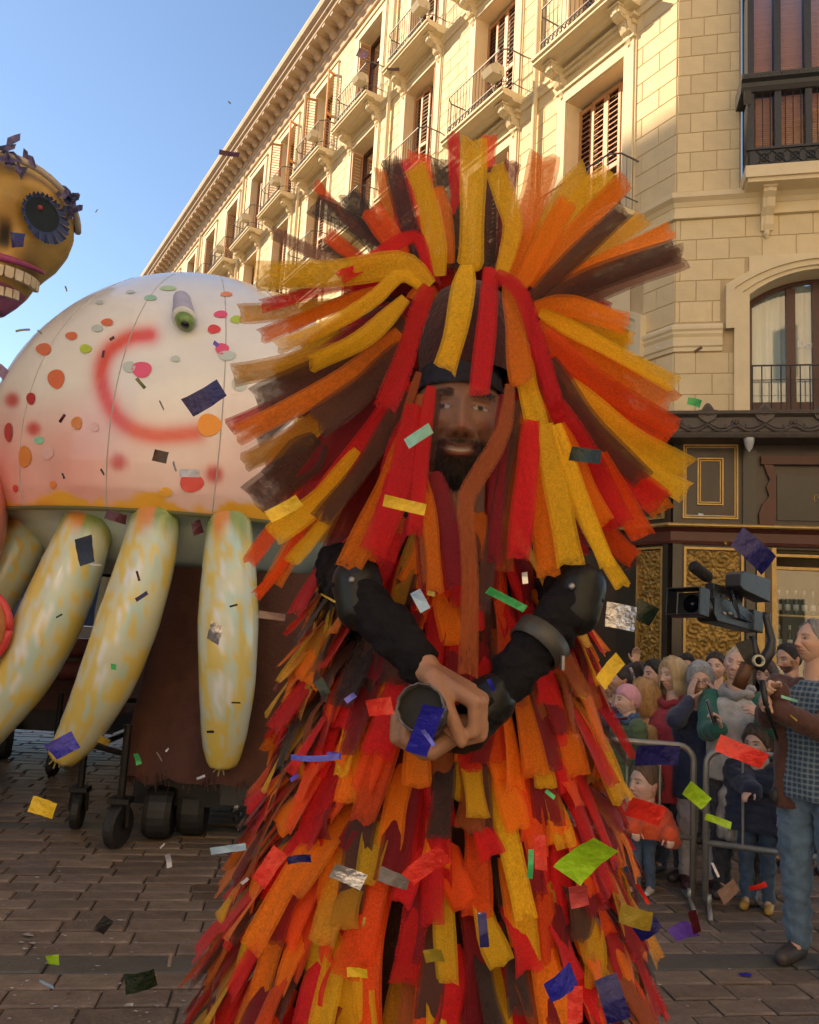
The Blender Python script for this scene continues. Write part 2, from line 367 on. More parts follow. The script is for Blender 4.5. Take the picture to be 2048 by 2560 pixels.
def window(c, si, kind):
    z0, z1 = ST[si]; h = z1-z0; W_ = .72
    Mx = F1 @ T((c, 0, 0)); key = si
    def place(name, builder, mat, parent, loc=(0, 0, 0), rz=0, k2=None):
        kk = (name, si, k2)
        M_ = T(loc) @ Matrix.Rotation(rz, 4, 'Z')
        if kk not in protos: protos[kk] = builder().go(name, mat, parent, M=M_); return protos[kk]
        o = dup(protos[kk], parent, M_); 
        if o.data.materials[0] is not mat:
            o.data = o.data.copy(); o.data.materials[0] = mat
        return o
    kk = ('window', si)
    m = surround(.74, z0, z1, si == 0)
    if kk not in protos: win = m.go('window', stone_trim, bld, M=Mx); protos[kk] = win
    else: win = dup(protos[kk], bld, Mx)
    WL[win.name] = P0
    fr = MB(); fr.box(-.72, -.64, -REV, -REV+.07, z0, z1); fr.box(.64, .72, -REV, -REV+.07, z0, z1); fr.box(-.64, .64, -REV, -REV+.07, z1-.12, z1); fr.box(-.04, .04, -REV+.005, -REV+.06, z0, z1-.12)
    fr.box(-.64, -.04, -REV+.005, -REV+.05, z0, z0+.5); fr.box(.04, .64, -REV+.005, -REV+.05, z0, z0+.5); fr.box(-.64, .64, -REV+.006, -REV+.055, z0+h*.72, z0+h*.72+.06)
    o = place('frame', lambda: fr, wood_dark, win)
    gl = MB(); gl.add([(-.64, -REV+.02, z0), (.64, -REV+.02, z0), (.64, -REV+.02, z1), (-.64, -REV+.02, z1)], [(0, 1, 2, 3)]); place('pane', lambda: gl, pane, win)
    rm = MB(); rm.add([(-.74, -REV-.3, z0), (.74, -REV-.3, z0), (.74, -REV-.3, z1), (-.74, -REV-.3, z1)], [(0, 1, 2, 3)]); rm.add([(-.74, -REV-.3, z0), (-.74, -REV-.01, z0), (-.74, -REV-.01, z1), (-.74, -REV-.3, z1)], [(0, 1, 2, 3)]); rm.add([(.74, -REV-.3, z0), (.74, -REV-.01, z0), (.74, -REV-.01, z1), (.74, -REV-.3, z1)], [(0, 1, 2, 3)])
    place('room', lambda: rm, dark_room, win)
    hh = h-.13; leaf = .36 if kind != 'ajar' else .36
    if kind == 'closed':
        for k in range(4): place('shutter', lambda: shutter_leaf(leaf, hh, 26), shutter_m if k % 2 == 0 else shutter_m, win, (-.72+k*leaf, -REV+.10 + (.02 if k in (1, 2) else 0), z0+.02), 0, 'l')
    elif kind == 'half':
        place('shutter', lambda: shutter_leaf(leaf, hh, 26), shutter_m, win, (-.72, -REV+.10, z0+.02), R(75), 'l')
        for k in range(2): place('shutter', lambda: shutter_leaf(leaf, hh, 26), shutter_m, win, (0.0+k*leaf, -REV+.12, z0+.02), R(8), 'l')
    elif kind == 'open':
        place('shutter', lambda: shutter_leaf(leaf, hh, 26), shutter_m, win, (-.70, -REV+.09, z0+.02), R(88), 'l')
        place('shutter', lambda: shutter_leaf(leaf, hh, 26), shutter_m, win, (.71, -REV+.09, z0+.02), R(92), 'l')
    elif kind == 'swung':
        place('shutter', lambda: shutter_leaf(.40, hh, 26), shutter_o, win, (-.72, -.02, z0+.02), R(112), 'w')
        place('shutter', lambda: shutter_leaf(.40, hh, 26), shutter_o, win, (.72, -.02, z0+.02), R(72), 'w')
    return win
kinds = {0: ['closed', 'half', 'half'] + ['open', 'half', 'closed']*4,
         1: ['closed', 'closed', 'half', 'open', 'half', 'half', 'closed', 'open', 'half', 'closed', 'half', 'open'],
         2: ['half', 'closed', 'half', 'open', 'swung', 'swung', 'half', 'open', 'open', 'half', 'swung', 'open']}
for si in range(3):
    for i, c in enumerate(BAYS):
        if si == 0 and i > 6: continue
        window(c, si, kinds[si][i])
reveals([h for h in holes1 if h[2] > 8], Matrix(), wall1, 'window_reveal')
reveals(holes2[:1], Matrix(), wall2, 'window_reveal')

# balconies
BH, BP = 1.07, .55
def corbel():
    m = MB(); pr = [(0, -.48), (.05, -.50), (.09, -.44), (.10, -.36), (.16, -.34), (.20, -.26), (.22, -.18), (.34, -.16), (.40, -.10), (.42, 0), (0, 0)]
    m.prism(pr, -.10, .10, 'x'); m.prism([(p[0]+.012 if p[0] > 0 else 0, p[1]) for p in pr], -.045, .045, 'x')
    for s_ in (-1, 1):
        m.lathe([(.055, -.012), (.06, 0), (.03, .012)], 10, (s_*.105, .30, -.085), 'x')
    m.box(-.12, .12, 0, .46, .0, .03); m.lathe([(.01, -.60), (.04, -.55), (.03, -.50)], 8, (0, .05, 0)); return m
def railing():
    m = MB(); h = .95; pts = [(-BH, 0), (-BH, BP-.14), (-BH+.14, BP), (BH-.14, BP), (BH, BP-.14), (BH, 0)]
    for z in (.04, .22, h-.01): m.tube([(x, y, z) for (x, y) in pts], .016 if z > .5 else .011, 5)
    def bars(p, q, n):
        for k in range(n+1):
            t = k/n; x, y = p[0]+(q[0]-p[0])*t, p[1]+(q[1]-p[1])*t; m.tube([(x, y, 0), (x, y, h)], .008, 4, False)
    bars(pts[0], pts[1], 3); bars(pts[1], pts[2], 1); bars(pts[2], pts[3], 16); bars(pts[3], pts[4], 1); bars(pts[4], pts[5], 3)
    for k in range(16):       # scrollwork band at the foot
        x = -BH+.14 + (2*BH-.28)*(k+.5)/16
        m.tube([(x+.05*math.cos(a), BP, .13+.07*math.sin(a)) for a in [j*math.pi/4 for j in range(9)]], .008, 4, False)
        m.tube([(x-.055, BP, .05), (x+.055, BP, .21)], .007, 4, False)
    return m
balc = {}
def balcony(c, z, lamp):
    Mx = F1 @ T((c, 0, z))
    sl_ = lambda: MB().prism([(0, -.20), (.30, -.20), (.34, -.15), (BP-.02, -.14), (BP+.02, -.12), (BP+.02, -.07), (BP+.06, -.05), (BP+.06, 0), (0, 0)], -BH-.06, BH+.06, 'x')
    if 's' not in balc:
        b = sl_().go('balcony', stone_trim, bld, M=Mx); balc['s'] = b
        balc['r'] = railing().go('railing', iron_grey, b, M=T((0, 0, .0)))
        balc['c'] = corbel().go('corbel', stone_trim, b, M=T((-BH+.22, 0, -.205))); dup(balc['c'], b, T((BH-.22, 0, -.205)))
    else:
        b = dup(balc['s'], bld, Mx); dup(balc['r'], b, Matrix()); dup(balc['c'], b, T((-BH+.22, 0, -.205))); dup(balc['c'], b, T((BH-.22, 0, -.205)))
    if lamp:
        floodlight(c, z)
fl_group = 'floodlights on the balconies'
fl = {}
def floodlight(c, z):
    base = P0 + F1 @ Vector((c-BH+.10, BP+.10, z))
    t = thing('floodlight', 'small cream floodlight box clamped to the end of a balcony', 'floodlight', base, fl_group)
    if not fl:
        m = MB(); pr = [(-.14, -.10), (.16, -.06), (.20, .08), (.02, .17), (-.16, .10)]
        m.prism(pr, -.16, .16, 'x'); fl['h'] = m.go('housing', pm('cream_lamp', (.58, .52, .38), .5, .08, 6), t, M=F1 @ T((0, .05, .30)) @ Matrix.Rotation(R(-12), 4, 'X'))
        m = MB(); m.tube([(-.17, 0, .30), (-.17, -.10, .05), (.17, -.10, .05), (.17, 0, .30)], .014, 5); m.tube([(0, -.10, .05), (0, -.14, -.02), (0, -.15, -.08)], .02, 6)
        fl['b'] = m.go('bracket', MATS['cream_lamp'], t, M=F1.copy())
    else:
        dup(fl['h'], t, fl['h'].matrix_basis.copy()); dup(fl['b'], t, F1.copy())
for i, c in enumerate(BAYS):
    if i < 7: balcony(c, ST[0][0], False)
    balcony(c, ST[1][0], i > 0 and i % 2 == 1)
    balcony(c, ST[2][0], i >= 2)
# drain pipes
for u in (3.45, 9.78, 16.1, 22.5, 28.8, 35.2):
    m = MB(); m.tube([(u, .10, 4.8), (u, .10, 19.6)], .055, 10)
    for z in (9.3, 12.9, 16.7): m.lathe([(.058, 0), (.075, .02), (.075, .10), (.058, .12)], 10, (u, .10, z))
    o = m.go('drainpipe', stone_trim, bld, M=F1)
# mezzanine arch surrounds + windows
def arch_pts(uc, half, zs, rise, n=14):
    r = (half*half+rise*rise)/(2*rise); cz = zs+rise-r; a0 = math.asin(half/r)
    return [(uc + r*math.sin(-a0+2*a0*k/n), cz + r*math.cos(-a0+2*a0*k/n)) for k in range(n+1)]
def arch_band(m, uc, h0, h1, zs0, zs1, r0, r1, y0, y1, zb, n=14):
    """raised band between two segmental arches, with legs down to zb"""
    A = [(uc-h0, zb)] + arch_pts(uc, h0, zs0, r0, n) + [(uc+h0, zb)]; B = [(uc-h1, zb)] + arch_pts(uc, h1, zs1, r1, n) + [(uc+h1, zb)]
    k = len(A); v = [(p[0], y1, p[1]) for p in A] + [(p[0], y1, p[1]) for p in B] + [(p[0], y0, p[1]) for p in A] + [(p[0], y0, p[1]) for p in B]
    f = []
    for i in range(k-1):
        f += [(i, i+1, k+i+1, k+i), (2*k+i, 2*k+i+1, i+1, i), (k+i, k+i+1, 3*k+i+1, 3*k+i)]
    m.add(v, f)
def fill_arch(m, uc, half, zs, rise, ztop, y, n=14):
    A = arch_pts(uc, half, zs, rise, n)
    for i in range(n):
        m.add([(A[i][0], y, A[i][1]), (A[i+1][0], y, A[i+1][1]), (A[i+1][0], y, ztop), (A[i][0], y, ztop)], [(0, 1, 2, 3)])
def mezz(uc, half, M, parent, zs, rise, zb, ztop, nm='arched_window'):
    m = MB(); arch_band(m, uc, half, half+.10, zs, zs+.03, rise, rise+.02, 0.0, .05, zb); arch_band(m, uc, half+.10, half+.22, zs+.03, zs+.08, rise+.02, rise+.05, 0, .09, zb); arch_band(m, uc, half+.22, half+.34, zs+.08, zs+.14, rise+.05, rise+.07, 0, .13, zs-.55)
    fill_arch(m, uc, half, zs, rise, ztop, .0165)
    # soffit of the arch
    A = arch_pts(uc, half, zs, rise)
    for i in range(len(A)-1): m.add([(A[i][0], .012, A[i][1]), (A[i+1][0], .012, A[i+1][1]), (A[i+1][0], -REV, A[i+1][1]), (A[i][0], -REV, A[i][1])], [(0, 1, 2, 3)])
    w_ = m.go(nm, stone_trim, parent, M=M)
    fm = MB(); arch_band(fm, uc, half-.10, half, zs-.04, zs, rise-.01, rise, -REV, -REV+.08, zb)
    for s_ in (-1, 0, 1): fm.box(uc+s_*half*.36-.065, uc+s_*half*.36+.065, -REV+.002, -REV+.07 if s_ else -REV+.085, zb, zs+.02+(rise*.8 if s_ == 0 else rise*.6))
    fm.box(uc-half+.1, uc+half-.1, -REV+.003, -REV+.06, zb, zb+.30)
    fm.go('frame', wood_dark, w_, M=Matrix())
    gm = MB(); gm.add([(uc-half, -REV+.03, zb), (uc+half, -REV+.03, zb), (uc+half, -REV+.03, zs+rise), (uc-half, -REV+.03, zs+rise)], [(0, 1, 2, 3)]); gm.go('pane', pane, w_, M=Matrix())
    cm = MB()
    n = 60
    for k in range(n):
        x0, x1 = uc-half + 2*half*k/n, uc-half + 2*half*(k+1)/n
        y0, y1 = -REV-.14+.03*math.sin(k*1.3), -REV-.14+.03*math.sin((k+1)*1.3)
        cm.add([(x0, y0, zb), (x1, y1, zb), (x1, y1, zs+rise), (x0, y0, zs+rise)], [(0, 1, 2, 3)])
    cm.go('curtain', curtain_m, w_, M=Matrix())
    return w_
mw = mezz(-2.08, 1.02, Matrix(), wall2, 6.80, .36, 4.95, 7.42)
for c in BAYS[:4]: mezz(c, .95, Matrix(), wall1, 6.55, .30, 4.95, 7.3)
# little iron rail before the corner window
m = MB()
for z in (5.70, 5.48): m.tube([(-3.1, .02, z), (-1.05, .02, z)], .014 if z > 5.6 else .008, 5)
for k in range(16): m.tube([(-3.05+k*.13, .02, 4.95), (-3.05+k*.13, .02, 5.7)], .009, 4, False)
m.go('window_rail', iron, wall2, M=Matrix())
# lettering on the glass
tc_ = bpy.data.curves.new('lettering', 'FONT'); tc_.body = 'Des'; tc_.size = .155; tc_.extrude = .001
to = bpy.data.objects.new('t', tc_); COL.objects.link(to); dg = bpy.context.evaluated_depsgraph_get(); me_ = bpy.data.meshes.new_from_object(to.evaluated_get(dg)); COL.objects.unlink(to); bpy.data.objects.remove(to)
lo = bpy.data.objects.new('lettering', me_); COL.objects.link(lo); me_.materials.append(pm('white_vinyl', (.8, .8, .78), .5, .03)); lo.parent = mw
lo.matrix_basis = T((-1.80, -REV+.045, 6.10)) @ Matrix.Rotation(math.pi, 4, 'Z') @ Matrix.Rotation(R(90), 4, 'X')

# glazed iron bay on the chamfered corner
gb = MB(); gb.box(-3.40, -.93, 0, .50, 8.42, 8.60); gb.box(-3.36, -.97, 0, .46, 8.36, 8.42)
bay = gb.go('glazed_bay', stone_trim, bld, M=F2)
def br2(u):
    m = MB(); pr = [(0, -.52), (.06, -.54), (.10, -.46), (.12, -.34), (.22, -.24), (.26, -.12), (.34, -.06), (.34, 0), (0, 0)]
    m.prism(pr, u-.085, u+.085, 'x'); m.prism([(p[0]+.015 if p[0] > 0 else 0, p[1]) for p in pr], u-.035, u+.035, 'x'); m.lathe([(.01, -.66), (.05, -.60), (.04, -.54)], 8, (u, .05, 0))
    m.box(u-.10, u+.10, 0, .37, 0, .03); m.go('corbel', stone_trim, bay, M=T((0, 0, 8.33)))
br2(-1.30); br2(-3.0)
m = MB(); y1 = .44; U0, U1 = -3.32, -.97
m.box(U0, U1, y1-.03, y1, 8.602, 8.88)                       # patterned apron
for k in range(10):
    uc = U0+.12+(U1-U0-.24)*(k+.5)/10; s_ = .11
    m.tube([(uc-s_, y1+.008, 8.63), (uc+s_, y1+.008, 8.85)], .009, 4, False); m.tube([(uc+s_, y1+.008, 8.63), (uc-s_, y1+.008, 8.85)], .009, 4, False)
    m.tube([(uc+.06*math.cos(a), y1+.01, 8.74+.06*math.sin(a)) for a in [j*math.pi/4 for j in range(9)]], .008, 4, False)
m.box(U0-.02, U1+.02, y1-.03, y1+.025, 8.60, 8.625); m.box(U0-.02, U1+.02, y1-.03, y1+.025, 8.865, 8.90)
m.box(U1-.03, U1, 0, y1, 8.602, 8.88); m.box(U0, U0+.03, 0, y1, 8.602, 8.88)
posts = [U1, U1-.42, U1-.84, U1-.84-.48, U1-1.75, U0]
for p in posts:
    m.box(p-.045 if p != U1 else p-.09, p+.045 if p != U1 else p, y1-.09, y1-.002, 8.9, 13.0)
m.box(U1-.06, U1, 0, .06, 8.9, 13)
for p in (U1-.001,): m.box(p-.06, p, 0, y1-.09, 8.9, 8.96)
m.go('iron_frame', iron, bay, M=Matrix())
m = MB(); m.prism([(0, 9.80), (y1+.02, 9.80), (y1+.06, 9.86), (y1+.07, 9.92), (y1+.13, 9.95), (y1+.14, 10.02), (y1+.06, 10.06), (0, 10.06)], U0-.10, U1+.10, 'x')
for k in range(44): m.ball((U0-.07+(U1-U0+.14)*k/43, y1+.12, 10.0), (.022, .03, .035), 6, 4)
m.prism([(y1+.02, 9.60), (y1+.10, 9.78), (y1+.02, 9.80)], U1-.04, U1+.06, 'x')
m.go('bay_cornice', iron, bay, M=Matrix())
m = MB(); m.box(U0-.08, U1+.08, 0, y1+.10, 13.0, 13.25); m.go('bay_roof', iron, bay, M=Matrix())
for a, b in zip(posts[1:], posts[:-1]):
    for z0, z1 in ((8.9, 9.8), (10.06, 13.0)):
        g_ = MB().add([(a, y1-.05, z0), (b, y1-.05, z0), (b, y1-.05, z1), (a, y1-.05, z1)], [(0, 1, 2, 3)]); g_.go('pane', glass('bay_glass', (.9, .88, .86), .02, .95), bay, M=Matrix())
    m = MB()
    for k in range(3): m.tube([(a+(b-a)*(k+1)/4, y1-.02, 8.9), (a+(b-a)*(k+1)/4, y1-.02, 9.8)], .007, 4, False)
    m.go('guard_bar', iron, bay, M=Matrix())
    m = MB()
    z = 8.9
    while z < 12.98:
        if not 9.8 < z < 10.05: m.box(a+.05, b-.05, y1-.16, y1-.145, z, z+.026)
        z += .032
    m.go('blind', pm('wooden_blind', (.46, .24, .15), .6, .2, 5, stretch=(.3, 1, 12)), bay, M=Matrix())
sg = MB(); sg.box(U1-.04, U1-.012, .06, y1-.09, 8.9, 13); sg.go('side_panel', iron, bay, M=Matrix())
bk = MB().add([(U0, .02, 8.6), (U1, .02, 8.6), (U1, .02, 13), (U0, .02, 13)], [(0, 1, 2, 3)]); bk.go('back_wall', dark_room, bay, M=Matrix())
# ------------------------------------------------------------------ shop front under the corner
gold = pm('old_gilding', (.36, .22, .05), .42, .4, 14, .6, 40, metal=.5)
gold_line = pm('gilt_line', (.52, .34, .11), .4, .2, 12, .1, 40, metal=.4)
sh_black = pm('black_lacquer', (.022, .018, .016), .3, .3, 4, .1, 30, coat=.3)
sh_brown = pm('dark_walnut', (.045, .026, .016), .35, .35, 5, .2, 40, stretch=(1, 1, .3), coat=.2)
sh_red = pm('oxblood_paint', (.105, .030, .018), .4, .2, 5, .1, 40)
canopy_m = pm('cast_iron_canopy', (.095, .078, .068), .5, .25, 9, .35, 50)
shop = thing('shop_front', 'dark carved shop front with gilded panels and an iron canopy under the stone corner', 'shop front', P0)
def sbox(name, mat, M, *b):
    m = MB()
    for q in b: m.box(*q)
    return m.go(name, mat, shop, M=M)
sbox('back_panel', sh_brown, F2, (-CW, -.004, -.6, .03, 3.31, 4.62), (-1.12, -.004, -.6, .03, 0, 3.31), (-CW, -3.3, -.6, .03, 0, 3.31), (-3.3, -1.12, -.6, .028, 2.985, 3.31))
sbox('back_panel', sh_brown, F1, (.004, LEN, -.6, .03, 0, 4.62))
course('canopy_fascia', [(0, 4.50), (.50, 4.50), (.52, 4.54), (.53, 4.57), (.48, 4.58), (.46, 4.60), (.46, 4.80), (.49, 4.82), (.53, 4.84), (.54, 4.88), (.48, 4.90), (0, 4.94)], canopy_m, uend=6, parent=shop)
# cast ornament on the fascia: crests, rosettes, swags
def crest():
    m = MB(); pts = [(-.15, 0), (-.13, .03), (-.09, .03), (-.07, .06), (-.045, .10), (-.02, .125), (.0, .13), (.02, .125), (.045, .10), (.07, .06), (.09, .03), (.13, .03), (.15, 0), (.10, -.10), (0, -.16), (-.10, -.10)]
    m.prism(pts, 0, .05, 'y')
    for s_ in (-1, 1):
        m.tube([(s_*(.09+.045*math.cos(a)*(1-a/9)), .05, -.02+.045*math.sin(a)*(1-a/9)) for a in [j*.7 for j in range(11)]], .013, 5)
    for k in range(-2, 3): m.tube([(k*.012, .05, -.05), (k*.026, .055, .095-abs(k)*.022)], [.012, .006], 5)
    return m
def swag():
    m = MB()
    for r_, dz in ((.02, 0), (.012, .045)):
        m.tube([(-.20+.40*k/12, .02, -.02+dz-.10*math.sin(math.pi*k/12)) for k in range(13)], r_, 6)
    return m
def rosette():
    m = MB()
    for k in range(8): m.ball((.045*math.cos(k*math.pi/4), .02, .045*math.sin(k*math.pi/4)), (.022, .018, .022), 6, 4)
    m.ball((0, .035, 0), .024, 8, 6)
    for s_ in (-1, 1): m.tube([(s_*.04, .01, -.04), (s_*.11, .02, -.07), (s_*.15, .01, -.04), (s_*.13, .01, .0)], [.02, .016, .012, .006], 5)
    return m
for nm, bld_, us, z in (('crest', crest, [-.42-.76*k for k in range(5)]+[.34], 4.87), ('swag', swag, [-.80-.38*k*1.0 for k in range(0)], 4.7), ('rosette', rosette, [-.04-.76*k for k in range(6)], 4.71)):
    f0 = None
    for u in us:
        Mx = F2 @ T((u, .46, z))
        f0 = dup(f0, shop, Mx) if f0 else bld_().go(nm, canopy_m, shop, M=Mx, smooth=False)
f0 = None
for k in range(10):
    Mx = F2 @ T((-.23-.38*k, .46, 4.72)); f0 = dup(f0, shop, Mx) if f0 else swag().go('swag', canopy_m, shop, M=Mx)
m = MB(); m.lathe([(.0, -.20), (.05, -.13), (.07, -.05), (.075, 0), (.05, .01)], 12, (-.98, .44, 4.50))
m.go('canopy_lamp', pm('milk_glass', (.5, .5, .5), .3, .05), shop, M=F2, smooth=True)
# upper panels with nested gilt frames
def frames(name, M, u0, u1, z0, z1, steps, y=.03):
    for (ins, wd, pr) in steps:
        a, b, c, d = u0+ins, u1-ins, z0+ins, z1-ins; m = MB()
        m.box(a, b, y, y+pr, c, c+wd); m.box(a, b, y, y+pr, d-wd, d); m.box(a, a+wd, y, y+pr, c+wd, d-wd); m.box(b-wd, b, y, y+pr, c+wd, d-wd)
        m.go(name, gold_line, shop, M=M)
frames('gilt_frame', F2, -.90, -.14, 3.40, 4.5, [(0, .022, .03), (.035, .014, .02), (.20, .02, .03), (.235, .014, .018)])
frames('gilt_frame', F1, .12, .88, 3.40, 4.5, [(0, .022, .03), (.035, .014, .02), (.20, .02, .03)])
for q in ((-1.14, -.96, .03, .09, 3.32, 4.5), (-.09, -.004, .03, .07, 3.32, 4.5)): sbox('pilaster', sh_black, F2, q)
# sign zone with oxblood scroll brackets and a black sign board
sbox('sign_board', sh_black, F2, (-3.1, -1.42, .03, .06, 3.40, 4.05))
m = MB()
sc = [(-1.18, 3.33), (-1.36, 3.33), (-1.40, 3.5), (-1.40, 4.1), (-1.36, 4.2), (-1.24, 4.2), (-1.27, 4.1), (-1.32, 3.98), (-1.27, 3.88), (-1.31, 3.74), (-1.22, 3.62), (-1.17, 3.48)]
m.prism([(p[0], p[1]) for p in sc], .03, .10, 'y'); m.box(-3.2, -1.2, .03, .12, 4.2, 4.32); m.go('scroll_bracket', sh_red, shop, M=F2)
m = MB(); m.tube([(-1.93-.03*math.cos(a), .066, 3.72+.06*math.sin(a)) for a in [j*.5 for j in range(9)]], .008, 5); m.go('sign_letter', gold_line, shop, M=F2)
course('gilt_cornice', [(0, 3.262), (.15, 3.262), (.17, 3.28), (.17, 3.30), (.15, 3.318), (0, 3.33)], gold_line, uend=8, parent=shop)
course('oxblood_frieze', [(0, 3.02), (.09, 3.02), (.10, 3.05), (.06, 3.07), (.06, 3.20), (.09, 3.23), (.12, 3.259), (0, 3.259)], sh_red, uend=8, parent=shop)
# lower zone
for q in ((-.13, -.004, .03, .08, 0, 3.018), (-1.12, -1.0, .03, .09, 0, 3.018)): sbox('pilaster', sh_black, F2, q)
for q in ((.004, .10, .03, .08, 0, 3.018), (.62, 1.0, .03, .08, 0, 3.018)): sbox('pilaster', sh_black, F1, q)
def relief(name, M, u0, u1, z0, z1, seed):
    """carved and gilded foliage panel"""
    nx, nz = 64, int(64*(z1-z0)/(u1-u0)); v = []; f = []; rr = random.Random(seed); W_ = u1-u0
    for j in range(nz+1):
        for i in range(nx+1):
            x = i/nx; zz = (z1-z0)*j/nz; xs = abs(x-.5)*2; h = 0
            for k in range(int((z1-z0)/.20)+1):      # mirrored scroll pairs up the panel
                cz = .10+.20*k; dx = (xs-(.34 if k % 2 else .66))*W_/2; dz = zz-cz; r_ = math.hypot(dx, dz); th = math.atan2(dz, dx)
                if r_ < .15: h = max(h, (.5+.5*math.cos(th*(1 if k % 2 else -1) + r_*85))*(1-r_/.15)**.4)
            stem = math.exp(-(xs*W_/2/.022)**2)*(.6+.4*math.sin(zz*40)); h = max(h, stem)
            h += .55*noise.noise(Vector((xs*9+seed, 0, zz*22))) + .3*noise.noise(Vector((xs*22+seed, 3, zz*48)))
            v.append((u0+x*W_, .035+.030*max(-.3, h), z0+zz))
    for j in range(nz):
        for i in range(nx): a = j*(nx+1)+i; f.append((a, a+1, a+nx+2, a+nx+1))
    obj(name, v, f, gold, shop, True, M)
relief('carved_panel', F2, -.93, -.20, .5, 2.93, 1.3); relief('carved_panel', F1, .14, .58, .5, 2.93, 4.1)
frames('gilt_frame', F2, -.97, -.16, .45, 2.98, [(0, .035, .05)]); frames('gilt_frame', F1, .11, .61, .45, 2.98, [(0, .03, .05)])
# display window
m = MB(); m.box(-1.24, -1.14, -.1, .10, 0, 3.0); m.box(-1.40, -1.34, -.1, .08, .4, 3.0); m.box(-3.3, -1.40, -.1, .05, 2.88, 2.92); m.box(-3.3, -1.40, -.1, .05, 2.70, 2.74); m.box(-3.3, -1.40, -.1, .05, .4, .5); m.box(-3.3, -3.2, -.1, .06, .4, 2.9)
m.go('window_frame', gold_line, shop, M=F2)
sbox('window_post', sh_brown, F2, (-1.335, -1.245, -.1, .09, 0, 3.0))
sbox('stall_riser', sh_brown, F2, (-3.3, -1.14, -.6, .02, 0, .395))
m = MB(); m.add([(-3.2, -.02, .5), (-1.4, -.02, .5), (-1.4, -.02, 2.7), (-3.2, -.02, 2.7)], [(0, 1, 2, 3)]); m.go('pane', glass('shop_glass', (.8, .85, .78), .02, .78), shop, M=F2)
m = MB(); m.box(-3.3, -1.14, -.62, -.60, 0, 3.0); m.box(-1.15, -1.14, -.6, -.1, 0, 3); m.box(-3.3, -1.14, -.6, -.1, 2.95, 3.0); m.go('display_back', pm('display_lining', (.17, .13, .075), .7, .3, 2), shop, M=F2)
for z in (1.55, 2.05): sbox('shelf', gold_line, F2, (-3.2, -1.41, -.5, -.12, z, z+.025))
bt = None
bm_ = pm('dark_bottle_glass', (.035, .05, .025), .12, .2, 8, coat=.5, rnd=.4)
for z, n in ((2.076, 15), (1.576, 12)):
    for k in range(n):
        base = P0 + F2 @ Vector((-1.50-.112*k*15/n, -.26, z))
        lab = 'white capped bottle in the shop window row on the top shelf' if z > 2 else 'dark bottle with pale label on the lower shelf of the shop window'
        t = thing('bottle', lab, 'bottle', base, 'bottles on the top shelf' if z > 2 else 'bottles on the lower shelf')
        if bt is None:
            m = MB(); m.lathe([(.036, 0), (.038, .01), (.038, .19), (.03, .22), (.014, .26), (.013, .30)], 10); b0 = m.go('glass_body', bm_, t, True, M=Matrix())
            m = MB(); m.lathe([(.017, .285), (.018, .35), (.014, .355)], 8); b1 = m.go('capsule', pm('white_capsule', (.7, .7, .66), .5, .05), t, True, M=Matrix())
            m = MB(); m.lathe([(.0385, .06), (.0385, .15)], 10); b2 = m.go('paper_label', MATS['white_capsule'], t, True, M=Matrix()); bt = 1
        else:
            for b_ in (b0, b1, b2): dup(b_, t, Matrix())
# main-front ground floor beyond the shop: plain stone piers with dark shop openings
for i, c in enumerate(BAYS[1:6]):
    m = MB(); m.box(c-1.1, c+1.1, .031, .10, 0, .6); m.box(c-1.1, c-.95, .031, .12, .6, 3.0); m.box(c+.95, c+1.1, .031, .12, .6, 3.0); m.box(c-1.1, c+1.1, .031, .12, 2.8, 3.0)
    m.go('shop_bay', sh_black, shop, M=F1)

# ------------------------------------------------------------------ unseen houses: the row across the street shades it, two added ones bounce sunlight
SW = 15.0
Hs = 9.6 + SW/((N1.x*sd.x + N1.y*sd.y)/math.cos(SUN_EL))*math.tan(SUN_EL)
def house(label, base, d, n, length, height, depth=9):
    t = thing('unseen_house', label, 'house', base); FO = frame(d, n); m = MB()
    hs = [(1.5+3.2*i-.6, 1.5+3.2*i+.6, 1+4*j, 3.4+4*j) for i in range(int((length-1)/3.2)) for j in range(int((height-1)/4))]
    for (a, b, c, d_) in wall_cells(0, length, 0, height, hs): m.add([(a, 0, c), (b, 0, c), (b, 0, d_), (a, 0, d_)], [(0, 1, 2, 3)])
    m.box(0, length, .3, depth, 0, height-.05); m.go('wall', ob_m, t, M=FO)
    m = MB(); m.prism([(0, height-.3), (-.35, height-.1), (-.35, height), (depth, height), (depth, height-.3)], 0, length, 'x'); m.go('cornice', ob_m, t, M=FO)
    f0 = None
    for (a, b, c, d_) in hs:
        if f0 is None: w_ = MB(); w_.box(a, b, .12, .16, c, d_); f0 = w_.go('window', pm('dark_pane', (.03, .035, .04), .08, .1), t, M=FO); a0, c0 = a, c
        else: dup(f0, t, FO @ T((a-a0, 0, c-c0)))
ob_m = pm('pale_render', (.80, .68, .48), .85, .08, 1.5, .2, 25)
house('pale rendered house across the street, near end of the row', P0 + N1*SW + D1*-2.9, D1, N1, 22.1, Hs)
house('pale rendered house across the street, far end of the row', P0 + N1*SW + D1*19.3, D1, N1, 26, Hs)
house('unseen pale house added at the right to bounce sunlight', Vector((10.5, 3.0, 0)), Vector((0, -1, 0)), Vector((1, 0, 0)), 33, 24)  # out of view, added so its lit front throws warm light back
nb = Vector((.55, -.835, 0)).normalized(); house('unseen pale house added behind the camera for bounced light', Vector((-15, -26, 0)), Vector((.835, .55, 0)).normalized(), nb, 34, 24)  # added behind the camera as a large warm reflector
pz = obj('bounce_plaza', [(-60, -60, .0), (60, -60, .0), (60, -1.3, .0), (-60, -1.3, .0)], [(0, 1, 2, 3)], pm('pale_bounce_paving', (.60, .53, .43), .8, .15, 2)); pz['kind'] = 'structure'  # unseen pale ground added to bounce sunlight up at the scene
